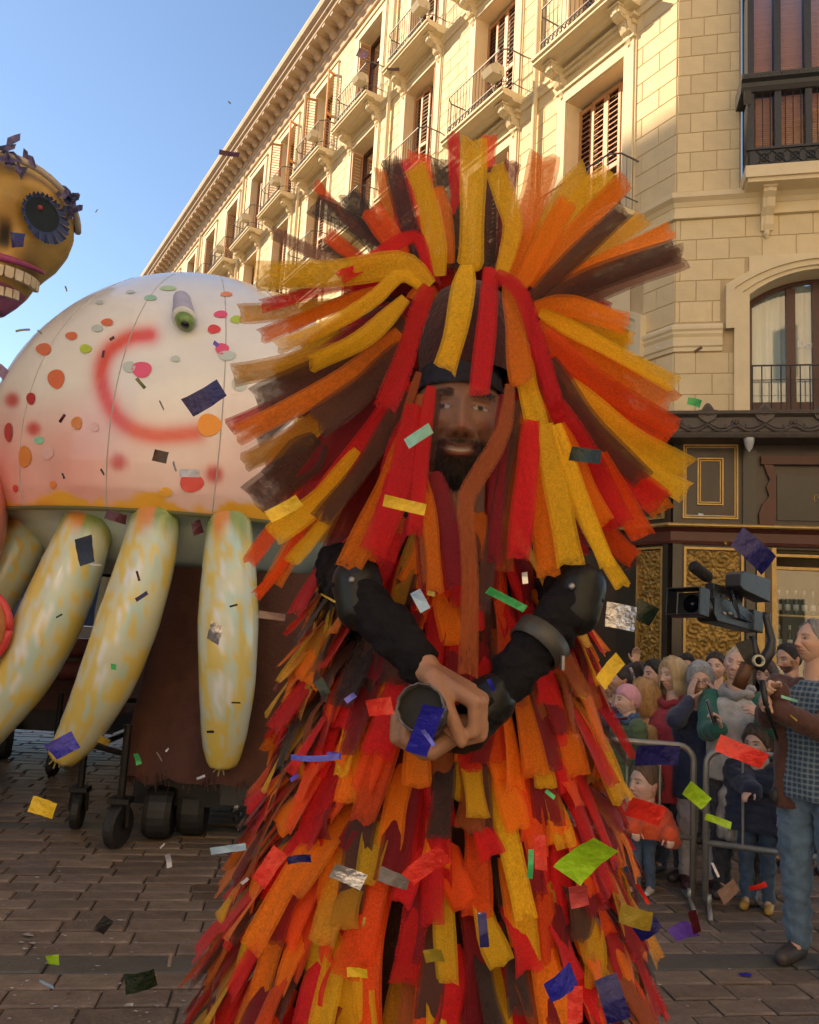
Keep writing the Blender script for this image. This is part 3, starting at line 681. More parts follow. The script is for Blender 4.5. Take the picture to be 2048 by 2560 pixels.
# ------------------------------------------------------------------ inflatable creature on its cart
def lerp(a, b, t): return a+(b-a)*t
def table(xs, ys, x): return float(np.interp(x, xs, ys))
attr_soft = pm('painted_inflatable', (1, 1, 1), .30, .07, 3, .08, 6, coat=.6, attr=True)
BC = Vector((-2.05, 7.3, 2.95)); BR = (1.80, 1.62, 1.85)
ZB = [1.95, 2.05, 2.34, 2.40, 2.55, 2.75, 2.95]; RB = [.45, .66, .84, .945, .975, .995, 1.0]
def prof(z):
    if z >= BC.z: return math.sqrt(max(0, 1-((z-BC.z)/BR[2])**2))
    return table(ZB, RB, z)
def body_hit(x, y):
    """where the sight line through a photo position meets the balloon body (for placing the painted marks)"""
    d = _f + _r*(x-1024)/FPX - _u*(y-1280)/FPX; o = Vector((0, 0, CAM_H)); prev = None
    t = 4.5
    while t < 9.5:
        p = o + Vector(d)*t; k = prof(p.z) if BC.z-1 < p.z < BC.z+BR[2] else 0
        if k > 0 and ((p.x-BC.x)/(BR[0]*k))**2 + ((p.y-BC.y)/(BR[1]*k))**2 <= 1: return p
        t += .004
    return None
creature = thing('inflatable_creature', 'huge white spotted inflatable bug body with hanging banana shaped legs', 'inflatable', (BC.x, BC.y, 0))
def body():
    nz, na = 150, 280; v = []; f = []; zs = []
    for j in range(nz+1):
        t = j/nz
        zs.append(BC.z + BR[2]*math.sin(math.pi/2*(1-t/.72)) if t < .72 else lerp(BC.z, 1.95, (t-.72)/.28))
    for z in zs:
        k = prof(z)
        for i in range(na):
            a = 2*math.pi*i/na
            # lobed panels between the seams
            lob = 1 + .0025*abs(math.sin(a*7)) - .002 + .0015*noise.noise(Vector((math.cos(a)*3, math.sin(a)*3, z*2)))
            v.append((BC.x+BR[0]*k*lob*math.cos(a), BC.y+BR[1]*k*lob*math.sin(a), z))
    for j in range(nz):
        for i in range(na): f.append((j*na+i, (j+1)*na+i, (j+1)*na+(i+1) % na, j*na+(i+1) % na))
    V = np.array(v); P = V-np.array([0, 0, CAM_H]); d = P@_f; X = 1024+FPX*(P@_r)/d; Y = 1280-FPX*(P@_u)/d
    front = V[:, 1] < BC.y+.4
    col = np.tile(np.array([.80, .79, .77]), (len(V), 1))
    def mixc(c, w): 
        nonlocal col
        w = np.clip(w, 0, 1)[:, None]; col = col*(1-w) + np.array(c)*w
    nzv = np.array([noise.noise(Vector((p[0]*1.2, p[1]*1.2, p[2]*1.2))) for p in V])
    nf = np.array([noise.noise(Vector((p[0]*7, p[1]*7, p[2]*5))) for p in V])
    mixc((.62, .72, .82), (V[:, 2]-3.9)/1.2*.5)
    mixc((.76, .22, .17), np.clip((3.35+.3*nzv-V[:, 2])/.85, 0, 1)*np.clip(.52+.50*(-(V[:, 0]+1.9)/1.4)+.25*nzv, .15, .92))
    path = [(374, 837), (330, 842), (308, 852), (280, 870), (264, 890), (255, 915), (253, 940), (256, 965), (263, 990), (275, 1018), (290, 1042), (312, 1062), (340, 1078), (370, 1087), (400, 1090), (440, 1088), (490, 1083)]
    dm = np.full(len(V), 1e9)
    for (p, q) in zip(path[:-1], path[1:]):
        ex, ey = q[0]-p[0], q[1]-p[1]; L2 = ex*ex+ey*ey; t = np.clip(((X-p[0])*ex+(Y-p[1])*ey)/L2, 0, 1)
        dm = np.minimum(dm, np.hypot(X-p[0]-t*ex, Y-p[1]-t*ey))
    mixc((.72, .10, .07), np.exp(-(dm/24)**2)*1.1*front)
    for (x, y, r) in ((84, 1072, 19), (296, 1155, 23), (535, 1185, 24), (30, 1000, 20)):
        mixc((.55, .02, .03), np.exp(-(np.hypot(X-x, Y-y)/r)**4)*.9*front)
    band = 2.40 + .07 + .10*np.abs(nf) + .05*np.sin(V[:, 0]*9)
    mixc((.80, .42, .04), ((band - V[:, 2])/.03)*(V[:, 2] > 2.39))
    mixc((.72, .16, .03), ((band-.03-V[:, 2])/.04)*(V[:, 2] > 2.39)*np.clip((-V[:, 0]-2.6)/.5, 0, 1))
    lower = V[:, 2] < 2.385
    col[lower] = (.55, .66, .66)
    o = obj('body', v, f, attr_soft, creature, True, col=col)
    return o
bodyo = body()
def on_body(p, out=.006):
    k = prof(p.z); n = Vector(((p.x-BC.x)/BR[0]**2, (p.y-BC.y)/BR[1]**2, max(-.2, (p.z-BC.z))/BR[2]**2)).normalized(); return p + n*(out+.002)
DOTC = dict(lg=(.45, .62, .30), gr=(.32, .55, .38), og=(.80, .25, .06), pk=(.75, .10, .20), rd=(.72, .07, .06), gy=(.50, .58, .56), li=(.45, .58, .06), or_=(.68, .16, .07), cr=(.45, .03, .04), ob=(.85, .30, .02), yo=(.80, .42, .05), pp=(.72, .45, .45), mi=(.25, .68, .48), oo=(.66, .24, .05))
dots = [(421, 722, 21, 6, 'lg'), (377, 746, 16, 7, 'gr'), (566, 737, 15, 6, 'og'), (552, 787, 17, 9, 'pk'), (535, 824, 16, 11, 'rd'), (555, 873, 17, 14, 'pk'), (269, 807, 15, 9, 'or_'), (244, 822, 14, 9, 'gy'), (180, 841, 15, 10, 'or_'), (111, 874, 19, 15, 'or_'), (215, 873, 15, 11, 'li'), (142, 948, 21, 24, 'or_'), (79, 997, 11, 15, 'cr'), (355, 925, 25, 20, 'pk'), (324, 918, 16, 14, 'gy'), (439, 898, 12, 8, 'gy'), (568, 890, 22, 12, 'gy'), (23, 1081, 10, 24, 'cr'), (193, 1058, 13, 16, 'oo'), (64, 1142, 16, 27, 'oo'), (99, 1101, 12, 9, 'mi'), (134, 1212, 8, 10, 'og'), (40, 1221, 6, 9, 'rd'), (523, 1063, 30, 28, 'ob'), (479, 1207, 30, 24, 'rd'), (414, 1231, 17, 12, 'yo'), (238, 1068, 10, 12, 'pp'), (121, 1131, 14, 18, 'pp'), (327, 731, 12, 4, 'gy'), (250, 757, 10, 5, 'gy'), (590, 800, 14, 10, 'li'), (600, 960, 20, 18, 'gy'), (505, 1000, 16, 10, 'gy')]
for (x, y, ra, rb, c) in dots:
    v = []; ok = True
    for k in range(25):
        a = 2*math.pi*k/24; rr_ = 1+.05*math.sin(a*3+x)
        h = body_hit(x+(ra*rr_*math.cos(a) if k else 0), y+(rb*rr_*math.sin(a) if k else 0))
        if h is None: ok = False; break
        v.append(tuple(on_body(h)))
    if ok:
        f = [(0, k, k % 24+1) for k in range(1, 25)]
        obj('paint_spot', v, f, pm('spot_'+c, DOTC[c], .35, .08, 8, coat=.2), bodyo, True)
for k in range(14):
    a = math.pi*k/7 + .12; m = MB()
    m.tube([(BC.x+BR[0]*prof(z)*1.001*math.cos(a), BC.y+BR[1]*prof(z)*1.001*math.sin(a), z) for z in np.linspace(2.41, 4.74, 22)], .0045, 4, False); m.go('seam', pm('seam_grey', (.45, .43, .42), .6), bodyo)
m = MB(); m.tube([(BC.x+BR[0]*.945*math.cos(a), BC.y+BR[1]*.945*math.sin(a), 2.395) for a in np.linspace(0, 2*math.pi, 60)], .018, 6); m.go('rim_cord', pm('olive_cord', (.12, .12, .05), .7), creature)
def eyestalk():
    c = body_hit(457, 762); ax = Vector((.30, -.66, -.70)).normalized(); s_ = Vector((1, 0, 0)); t_ = ax.cross(s_).normalized()
    def ring(d, r): return [c + ax*d + (s_*math.cos(a)*1.0 + t_*math.sin(a))*r for a in [2*math.pi*k/20 for k in range(20)]]
    def loft(rs, name, mat, par):
        v = []; f = []
        for (d, r) in rs: v += [tuple(p) for p in ring(d, r)]
        n = 20
        for i in range(len(rs)-1):
            for k in range(n): f.append((i*n+k, i*n+(k+1) % n, (i+1)*n+(k+1) % n, (i+1)*n+k))
        f.append(tuple(range((len(rs)-1)*n, len(rs)*n))); return obj(name, v, f, mat, par, True)
    e = loft([(-.12, .07), (.02, .08), (.18, .092), (.24, .095)], 'eye_stalk', pm('lilac_cloth', (.42, .42, .55), .7, .12, 10, .3, 40), creature)
    loft([(.24, .097), (.265, .10), (.29, .085)], 'ruffle', pm('ruffle_white', (.65, .67, .66), .7, .1, 20), e)
    loft([(.27, .078), (.32, .074), (.35, .055), (.365, .024)], 'eyeball', pm('eye_green', (.14, .24, .06), .3, .6, 9, coat=.4), e)
    loft([(.352, .036), (.368, .03), (.374, .008)], 'pupil', pm('pupil_black', (.015, .015, .02), .2), e)
eyestalk()
def leg(pts, rad, Y, seed):
    n = 36; na = 40; P = [px(x, y, Y+dy) for (x, y, dy) in pts]; tt = np.linspace(0, 1, len(P)); v = []; col = []; f = []
    up = Vector((0, -1, 0)); rs = []
    for j in range(n+1):
        t = j/n
        # smooth interpolation through the key points
        i = min(int(t*(len(P)-1)), len(P)-2); u_ = t*(len(P)-1)-i; p0, p1, p2, p3 = P[max(i-1, 0)], P[i], P[i+1], P[min(i+2, len(P)-1)]
        c = .5*((2*p1)+(p2-p0)*u_+(2*p0-5*p1+4*p2-p3)*u_*u_+(3*p1-p0-3*p2+p3)*u_**3)
        dv = (p2-p1).normalized(); r = table(tt, rad, t)*Y/FPX
        if t > .96: r *= math.sqrt(max(.02, 1-((t-.96)/.04)**2*.97))
        if t < .03: r *= .9+3.3*t
        a_ = dv.cross(up).normalized(); b_ = a_.cross(dv).normalized()
        for k in range(na):
            an = 2*math.pi*k/na; wr = 1+.012*noise.noise(Vector((math.cos(an)*2+seed, math.sin(an)*2, t*16))) + (.05*math.sin(an*9)*max(0, (t-.9)/.1))
            p = c + (a_*math.cos(an) + b_*math.sin(an))*r*wr; v.append(tuple(p))
            q = math.cos(an)                         # across the front
            n1 = noise.noise(Vector((q*2+seed*3, t*9, math.sin(an)))); n2 = noise.noise(Vector((q*5+seed, t*22, 1.7)))
            cc = np.array([.64, .67, .50])
            cc = cc + (np.array([.42, .66, .66])-cc)*max(0, min(1, 1.2*(.5-abs(q+.35))+n1))*(1 if t < .7 else .3)
            if n1*.7+n2 > .18 - .40*math.exp(-((q-.25)/.3)**2): cc = cc*.25 + np.array([.76, .55, .04])*.75
            if n2 > .18 and abs(q+.1) < .35 and .2 < t < .65: cc = np.array([.74, .78, .80])  # white highlights painted into the leg colour
            top = max(0, min(1, (.13+.06*n1-t)/.06)); cc = cc*(1-top) + (np.array([.70, .28, .06]) if abs(q-.1) < .4 else np.array([.28, .36, .10]))*top
            bot = max(0, min(1, (t-.72+.12*n1)/.2)); cc = cc*(1-bot*.9) + np.array([.74, .56, .09])*bot*.9
            col.append(cc)
    for j in range(n):
        for k in range(na): f.append((j*na+k, (j+1)*na+k, (j+1)*na+(k+1) % na, j*na+(k+1) % na))
    f.append(tuple(range(n*na, (n+1)*na)))
    o = obj('inflated_leg', v, f, attr_soft, creature, True, col=np.array(col))
    e = P[-1]; m = MB(); 
    for k in range(7): a = k*.9; m.tube([e+Vector((0, -.03, .03)), e+Vector((.05*math.cos(a), -.07, -.01+.05*math.sin(a)))], [.012, .004], 5)
    m.go('tied_end', pm('knot_olive', (.30, .26, .08), .8), o)
leg([(574, 1300, .15), (573, 1420, 0), (571, 1560, -.1), (568, 1720, -.1), (560, 1850, 0), (556, 1915, .05)], [54, 66, 73, 66, 52, 33], 5.75, 1)
leg([(392, 1290, .15), (362, 1420, 0), (318, 1560, -.1), (266, 1700, -.1), (200, 1830, 0), (150, 1896, .05)], [60, 70, 74, 68, 52, 34], 5.75, 2)
leg([(225, 1296, .2), (180, 1420, .05), (120, 1560, -.05), (55, 1690, -.05), (-20, 1800, 0), (-70, 1870, .05)], [62, 74, 78, 70, 56, 40], 5.9, 3)
leg([(72, 1310, .4), (30, 1400, .3), (-30, 1500, .25), (-100, 1610, .2), (-180, 1700, .2)], [58, 64, 66, 60, 44], 6.2, 4)
for (x0, y0, r_) in ((-2.9, 8.3, 4), (-.9, 8.2, 2), (-.35, 7.2, 1)):
    m = MB(); m.tube([(x0, y0, 2.4), (x0-.1, y0+.1, 1.6), (x0-.2, y0+.15, .7)], [.22, .24, .14], 14); m.go('inflated_leg', pm('leg_plain', (.62, .64, .45), .35, .25, 3), creature, True)

# cart that carries it
rubber = pm('black_rubber', (.018, .018, .02), .6, .3, 12, .3, 60); steel_dark = pm('dark_steel', (.022, .020, .020), .45, .3, 12, .2, 50, metal=.5); steel = pm('worn_steel', (.28, .28, .28), .4, .2, 10, .1, 50, metal=.7)
cart = thing('float_cart', 'dark wheeled cart draped in maroon cloth under the white inflatable', 'cart', (-1.6, 7.0, 0))
def wheel(c, r, wd, parent, yaw=0.):
    m = MB(); pr = [(r*.55, -wd/2), (r*.9, -wd/2), (r, -wd*.3), (r, wd*.3), (r*.9, wd/2), (r*.55, wd/2)]; n = 22; v = []; f = []
    cy, sy = math.cos(yaw), math.sin(yaw)
    def add(prof_, mat, name, par):
        v = []; f = []; k_ = len(prof_)
        for i in range(n):
            a = 2*math.pi*i/n
            for (rr, h) in prof_: x, y, z = h, rr*math.cos(a), rr*math.sin(a); v.append((c[0]+x*cy-y*sy, c[1]+x*sy+y*cy, c[2]+z))
        for i in range(n):
            for k in range(k_-1): f.append((i*k_+k, i*k_+k+1, ((i+1) % n)*k_+k+1, ((i+1) % n)*k_+k))
        f.append(tuple(i*k_ for i in range(n))); f.append(tuple(i*k_+k_-1 for i in range(n))[::-1])
        return obj(name, v, f, mat, par, False)
    t = add(pr, rubber, 'wheel', parent); add([(.02, -wd*.52), (r*.5, -wd*.40), (r*.5, wd*.40), (.02, wd*.52)], steel_dark, 'rim', t)
    return t
def castor(p, r, ztop, yaw, parent):
    w_ = wheel((p[0], p[1], r), r, r*.55, parent, yaw); m = MB(); cy, sy = math.cos(yaw), math.sin(yaw)
    for s_ in (-1, 1):
        o = Vector((cy, sy, 0))*s_*r*.42; m.tube([Vector((p[0], p[1], r))+o, Vector((p[0], p[1], r*2.1))+o*.9], r*.13, 6)
    m.box(p[0]-r*.5, p[0]+r*.5, p[1]-r*.4, p[1]+r*.4, r*2.05, r*2.3); m.tube([(p[0], p[1], r*2.2), (p[0], p[1], ztop)], .028, 8)
    m.go('fork', steel_dark, parent)
castor(gnd(190, 2072), .135, .75, R(10), cart); castor(gnd(290, 2120), .15, .85, R(-12), cart); castor(gnd(130, 1940), .12, .8, R(0), cart)
for (x, y) in ((385, 2105), (470, 2095)):
    g_ = gnd(x, y); wheel((g_[0], g_[1]+.1, .19), .19, .20, cart, R(5))
wheel((-1.0, 8.1, .19), .19, .2, cart); wheel((-2.6, 8.2, .19), .19, .2, cart)
m = MB(); m.box(-1.95, -.55, 6.15, 8.3, .24, .46); m.box(-1.88, -1.3, 6.2, 6.6, .40, .60); m.go('chassis', steel_dark, cart)
m = MB(); m.box(-1.28, -.72, 6.08, 6.4, .28, .50); m.box(-1.20, -.80, 6.06, 6.08, .34, .46); m.go('battery_box', pm('grey_box', (.040, .042, .044), .4, .3, 8), cart)
m = MB()
for q in (((-2.42, 6.35, .62), (-2.02, 6.02, .62)), ((-2.42, 6.35, .62), (-2.42, 6.35, 1.0)), ((-2.42, 6.35, .95), (-1.9, 6.6, .95)), ((-2.02, 6.02, .62), (-1.9, 6.2, .62)), ((-2.3, 6.9, .62), (-2.3, 6.4, .62)), ((-2.3, 6.4, .62), (-2.42, 6.35, .62))): m.tube(q, .022, 6)
m.go('tube_frame', steel_dark, cart)
m = MB(); m.ball((-1.13, 5.95, .30), .022, 8, 6); m.ball((-1.00, 5.95, .30), .016, 8, 6); m.go('lamp_stud', steel, cart)
def drape():
    n, mz = 120, 30; path = [(-2.28, 7.6), (-2.20, 6.7), (-2.0, 6.02), (-1.6, 5.90), (-1.0, 5.88), (-.4, 5.92), (-.05, 6.3), (0, 7.2), (-.2, 8.4), (-1.2, 8.7), (-2.0, 8.5), (-2.28, 7.6)]
    P = [Vector((a, b, 0)) for (a, b) in path]; v = []; f = []
    for j in range(mz+1):
        t = j/mz
        for i in range(n):
            s_ = i/n*(len(P)-1); k = int(s_); q = P[k].lerp(P[k+1], s_-k); out = (q-Vector((-1.15, 7.3, 0))).normalized()
            w_ = .09*noise.noise(Vector((i*.11, t*1.3, 0))) + .03*noise.noise(Vector((i*.34, t*2.5, 3)))
            q = q + out*(w_*(.25+t)) - out*.25*(1-t)
            z = 2.02*(1-t) + t*(.46+.07*noise.noise(Vector((i*.2, 0, 5))) + .015*random.random())
            if t > .95: z -= .015*random.random()
            v.append((q.x, q.y, z))
    for j in range(mz):
        for i in range(n): f.append((j*n+i, (j+1)*n+i, (j+1)*n+(i+1) % n, j*n+(i+1) % n))
    obj('drape', v, f, pm('maroon_drape', (.072, .026, .018), .9, .35, 5, .5, 40, sheen=.1), cart, True)
    m = MB()
    for k in range(150):
        s_ = random.random()*5.2; i = int(s_); q = P[i].lerp(P[i+1], s_-i); z = .52+.05*random.random(); l_ = random.uniform(.03, .10)
        m.tube([(q.x, q.y, z-.05), (q.x+random.uniform(-.02, .02), q.y-.01, z-l_-.05)], .004, 3, False)
    o = m.go('frayed_fringe', MATS['maroon_drape'], cart); o['kind'] = 'stuff'
drape()
m = MB(); m.box(-2.25, -.15, 6.35, 8.3, 1.90, 1.98); m.go('deck', steel_dark, cart)

# second float behind, with a blue painted side
fl2 = thing('parade_float', 'second parade float with blue painted side and red padded rolls behind the hanging legs', 'float', (-4.0, 8.9, 0))
m = MB(); m.box(-5.6, -2.9, 8.6, 10.4, .55, 1.0); m.go('skirt', MATS['maroon_drape'], fl2)
m = MB(); m.box(-5.55, -2.95, 8.62, 10.3, 1.45, 2.15); m.go('painted_side', pm('blue_paint', (.05, .10, .28), .6, .5, 2.2, stain=((.22, .30, .46), 1.2, .55)), fl2)
m = MB(); m.box(-5.58, -2.92, 8.58, 8.62, 1.32, 1.44); m.go('pale_strip', pm('pale_strip', (.45, .43, .40), .7, .2, 4), fl2)
for z, mat in ((1.22, pm('red_roll', (.16, .035, .025), .7, .3, 4)), (.98, MATS['red_roll'])):
    m = MB(); m.tube([(-5.6, 8.58, z), (-4.2, 8.53, z-.02), (-2.9, 8.58, z)], .10, 12); m.go('padded_roll', mat, fl2, True)
m = MB(); m.box(-5.55, -2.95, 8.61, 8.63, 1.02, 1.14); m.go('canvas_band', pm('drab_canvas', (.10, .075, .055), .8, .3, 4), fl2)
for (x, y) in ((-4.75, 8.75), (-4.2, 8.7), (-3.45, 8.75)): wheel((x, y, .22), .22, .18, fl2, R(20))
m = MB(); m.box(-5.4, -3.1, 8.8, 10.2, .3, .55); m.go('chassis', steel_dark, fl2)

# ------------------------------------------------------------------ skull figure
sk0 = px(2, 575, 7.6)
skull = thing('skull_puppet', 'giant yellow painted skull with blue ruffled eye and garland of blue petals', 'puppet', (sk0.x-.15, sk0.y, 0))
pxm = 7.6/FPX; SKY = R(27); SR = Matrix.Rotation(SKY, 3, 'Z')
def SP(p): return sk0 + (SR @ Vector(p))
def skull_mesh():
    ys = [398, 402, 410, 425, 450, 480, 520, 560, 600, 640, 670, 700, 715, 740, 770, 800, 812]; hw = [.02, .18, .36, .48, .58, .64, .69, .70, .665, .59, .50, .42, .385, .34, .26, .16, .02]
    nz, na = 110, 150; v = []; f = []; col = []
    yaw = SKY
    for j in range(nz+1):
        yy = lerp(398, 812, .5-.5*math.cos(math.pi*j/nz)); w_ = table(ys, hw, yy); z = (575-yy)*pxm
        for i in range(na):
            a = 2*math.pi*i/na; x = w_*math.sin(a); y = -w_*math.cos(a)*(1.02 if math.cos(a) > 0 else 1.15)
            fx, fz = x, z; dy = 0
            if math.cos(a) > -.1:
                def g(cx, cz, sx, sz): return math.exp(-((abs(fx)-cx)/sx)**2-((fz-cz)/sz)**2)
                dy += .14*g(.36, 0, .19, .19)                      # sockets
                dy += -.05*g(.36, .27, .25, .07)                   # brow
                dy += -.07*g(.30, -.30, .10, .12) + .09*g(.33, -.50, .09, .13)   # cheekbone and hollow
                dy += .13*math.exp(-((abs(fx)-.07)/.07)**2-((fz+.25)/.14)**2)      # nose hole
                dy += -.10*math.exp(-(fx/.22)**2-((fz+.56)/.14)**2)               # jaw front
                y += dy*max(0, math.cos(a))
            n_ = noise.noise(Vector((x*2.5, y*2.5, z*2.5)))
            c = np.array([.50, .30, .07])*(1+.35*n_)
            if z > .40: c = np.array([.55, .36, .08])*(1+.25*n_)
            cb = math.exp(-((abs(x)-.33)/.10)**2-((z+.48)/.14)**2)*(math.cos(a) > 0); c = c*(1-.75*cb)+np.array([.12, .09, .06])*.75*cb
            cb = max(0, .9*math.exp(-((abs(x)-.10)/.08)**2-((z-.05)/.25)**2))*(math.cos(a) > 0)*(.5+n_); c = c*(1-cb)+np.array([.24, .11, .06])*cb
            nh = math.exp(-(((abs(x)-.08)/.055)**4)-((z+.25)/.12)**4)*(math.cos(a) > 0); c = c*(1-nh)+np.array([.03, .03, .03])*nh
            if yy > 745: c = np.array([.38, .12, .20])*(1+.3*n_)
            v.append((sk0.x + x*math.cos(yaw)-y*math.sin(yaw)-.02, sk0.y + x*math.sin(yaw)+y*math.cos(yaw), sk0.z+z)); col.append(c)
    for j in range(nz):
        for i in range(na): f.append((j*na+i, j*na+(i+1) % na, (j+1)*na+(i+1) % na, (j+1)*na+i))
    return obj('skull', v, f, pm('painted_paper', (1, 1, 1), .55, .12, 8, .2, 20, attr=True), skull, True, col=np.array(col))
sko = skull_mesh()
blue_cloth = pm('blue_ruffle', (.035, .055, .14), .8, .3, 9, .3, 30); petal_m = pm('violet_petal', (.13, .12, .27), .7, .3, 9, .2, 30)
def ruffle(cx, cz, yo, tilt):
    m = MB(); n = 30
    def P(r, a, y, o=0): return SP((cx+r*math.cos(a)*.92+o*.05, yo+y+tilt*r*math.cos(a), cz+r*math.sin(a)-o*.05))
    for k in range(n):
        a0, a1 = 2*math.pi*k/n, 2*math.pi*(k+1)/n; am = (a0+a1)/2; w_ = .035+.05*max(0, math.cos(am+.9)); z = .03*(k % 2)
        m.add([P(.165, a0, .02), P(.165, a1, .02), P(.175+w_, a1, -.01+z, .4), P(.19+w_, am, -.03, .4), P(.175+w_, a0, -.01+z, .4)], [(0, 1, 2, 3, 4)])
    m.go('eye_ruffle', blue_cloth, sko)
    v = [tuple(P(0, 0, .05))]+[tuple(P(.175, 2*math.pi*k/30, .03)) for k in range(30)]; obj('eye_disc', v, [(0, 1+k, 1+(k+1) % 30) for k in range(30)], pm('eye_hollow_dark', (.006, .014, .020), .8, .4, 6), sko, True)  # near-black disc stands in for shade in the hollow socket
    m = MB(); m.ball(SP((cx-.03, yo+.03, cz+.07)), .028, 12, 8); m.go('eye_bulb', pm('red_bulb', (.30, .05, .05), .5), sko, True)
ruffle(.36, .0, -.62, .45); ruffle(-.36, .05, -.62, -.45)
for k in range(12):                       # teeth, upper row then a few lower
    t = (k-5.5)/5.5; x = .40*math.sin(t*1.25); y = -.44*math.cos(t*1.25)-.02
    m = MB(); s_ = .040; m.prism([(-s_, .035), (s_, .035), (s_*1.02, -.05), (s_*.7, -.075), (-s_*.7, -.075), (-s_*1.02, -.05)], -.02, .02, 'y')
    mm = Matrix.Rotation(t*1.2, 4, 'Z'); v = [tuple(SP(Vector((x, y-.03, -.585+.03*abs(t))) + (mm @ Vector(p)))) for p in m.v]
    obj('tooth', v, m.f, pm('ivory_tooth', (.55, .45, .30), .4, .2, 9), sko)
for k in range(9):
    t = (k-5)/5.5; x = .33*math.sin(t*1.25); y = -.40*math.cos(t*1.25)
    m = MB(); s_ = .036; m.prism([(-s_*.8, .06), (s_*.8, .06), (s_, -.03), (-s_, -.03)], -.02, .02, 'y')
    mm = Matrix.Rotation(t*1.2, 4, 'Z'); v = [tuple(SP(Vector((x, y, -.745-.05*(1-t))) + (mm @ Vector(p)))) for p in m.v]; obj('tooth', v, m.f, MATS['ivory_tooth'], sko)
m = MB(); pts = [(.47*math.sin(t*1.2), -.49*math.cos(t*1.2)-.01, -.475+.05*t*t) for t in np.linspace(-1, 1, 24)]
m.tube([SP(p) for p in pts], [.016+.026*(1-abs(t)) for t in np.linspace(-1, 1, 24)], 8); m.go('lip', pm('magenta_lip', (.32, .05, .15), .5, .2, 6), sko, True)
m = MB(); m.tube([SP((.71*math.sin(a), -.74*math.cos(a), .13+.30*math.cos(a))) for a in np.linspace(-1.5, 1.5, 24)], .035, 6); m.go('forehead_band', pm('pale_ribbon', (.50, .42, .33), .8, .2, 6), sko, True)
rp = random.Random(5)
for (a, n) in ((-.75, 5), (-.5, 6), (-.25, 6), (-.05, 5), (.15, 6), (.30, 4), (.85, 7), (.98, 8), (1.1, 5)):
    for k in range(n):
        c = SP((.73*math.sin(a), -.75*math.cos(a), .12+.31*math.cos(a))) + Vector((rp.uniform(-.06, .06), rp.uniform(-.04, .0), rp.uniform(-.07, .06)))
        d = Vector((rp.uniform(-1, 1), rp.uniform(-.7, .1), rp.uniform(-1, .8))).normalized(); s_ = d.cross(Vector((.2, 1, .1))).normalized(); n_ = d.cross(s_); L_ = rp.uniform(.10, .20); W_ = L_*rp.uniform(.16, .30)
        m = MB(); m.add([c, c+d*L_*.4+s_*W_+n_*.02, c+d*L_*.75+s_*W_*.9-n_*.01, c+d*L_, c+d*L_*.75-s_*W_*.9-n_*.01, c+d*L_*.4-s_*W_+n_*.02, c+d*L_*.55-n_*.008], [(0, 1, 6), (1, 2, 6), (2, 3, 6), (3, 4, 6), (4, 5, 6), (5, 0, 6)])
        m.go('petal', petal_m if rp.random() < .7 else blue_cloth, sko)
m = MB(); m.tube([(sk0.x-.12, sk0.y, sk0.z-.8), (sk0.x-.25, sk0.y+.05, sk0.z-1.3), (sk0.x-.35, sk0.y+.1, sk0.z-2.4), (sk0.x-.4, sk0.y+.1, 1.0), (sk0.x-.4, sk0.y+.1, 0)], [.16, .12, .10, .08, .08], 12); m.go('pole', pm('magenta_pole', (.30, .06, .14), .6, .2, 6), skull, True)
m = MB(); m.lathe([(.5, 0), (.5, .05), (.12, .12)], 20, (sk0.x-.4, sk0.y+.1, 0)); m.go('base', steel_dark, skull)

# pink inflatable at the edge of the frame
pk0 = px(-150, 1300, 6.0)
pk = thing('pink_inflatable', 'salmon pink inflatable figure with a red rimmed hand beside the spotted bug', 'inflatable', (pk0.x-.2, pk0.y, 0))
m = MB(); m.ball(pk0+Vector((-.1, 0, -.05)), (.57, .5, .75), 28, 18); m.go('body', pm('salmon_vinyl', (.72, .26, .22), .35, .1, 3, coat=.3), pk, True)
c = px(-62, 1570, 5.6); m = MB(); m.ball(c, (.23, .2, .26), 24, 14); m.go('hand', pm('ochre_vinyl', (.55, .22, .08), .4, .3, 4), pk, True)
m = MB(); m.tube([c+Vector((.235*math.cos(a), .0, .265*math.sin(a))) for a in np.linspace(0, 2*math.pi, 30)], .03, 8); m.go('red_rim', pm('rim_red', (.60, .05, .06), .4), pk, True)
m = MB(); m.tube([pk0+Vector((-.2, 0, -.6)), (pk0.x-.2, pk0.y, .8), (pk0.x-.2, pk0.y, 0)], [.4, .3, .35], 16); m.tube([pk0+Vector((-.3, -.2, -.3)), c+Vector((-.1, .1, .1))], [.16, .12], 12); m.go('leg', MATS['salmon_vinyl'], pk, True)
# ------------------------------------------------------------------ figure kit
def rcone(p0, p1, r0, r1, n=12):
    """tapered capsule"""
    p0, p1 = Vector(p0), Vector(p1); d = p1-p0; L_ = max(d.length, 1e-5); d = d/L_
    a = d.orthogonal().normalized(); b = d.cross(a); rings = []
    for k in range(5): t = math.pi/2*(1-k/4.); rings.append((-r0*math.sin(t), r0*math.cos(t)))
    for k in range(5): t = math.pi/2*k/4.; rings.append((L_+r1*math.sin(t), r1*math.cos(t)))
    v = []; f = []
    for (h, r) in rings:
        for k in range(n): an = 2*math.pi*k/n; v.append(p0 + d*h + (a*math.cos(an)+b*math.sin(an))*max(r, 1e-4))
    m = len(rings)
    for i in range(m-1):
        for k in range(n): f.append((i*n+k, i*n+(k+1) % n, (i+1)*n+(k+1) % n, (i+1)*n+k))
    f.append(tuple(range(n))[::-1]); f.append(tuple(range((m-1)*n, m*n)))
    return v, f
def chain(pts, rs): return [rcone(pts[i], pts[i+1], rs[i], rs[i+1]) for i in range(len(pts)-1)]
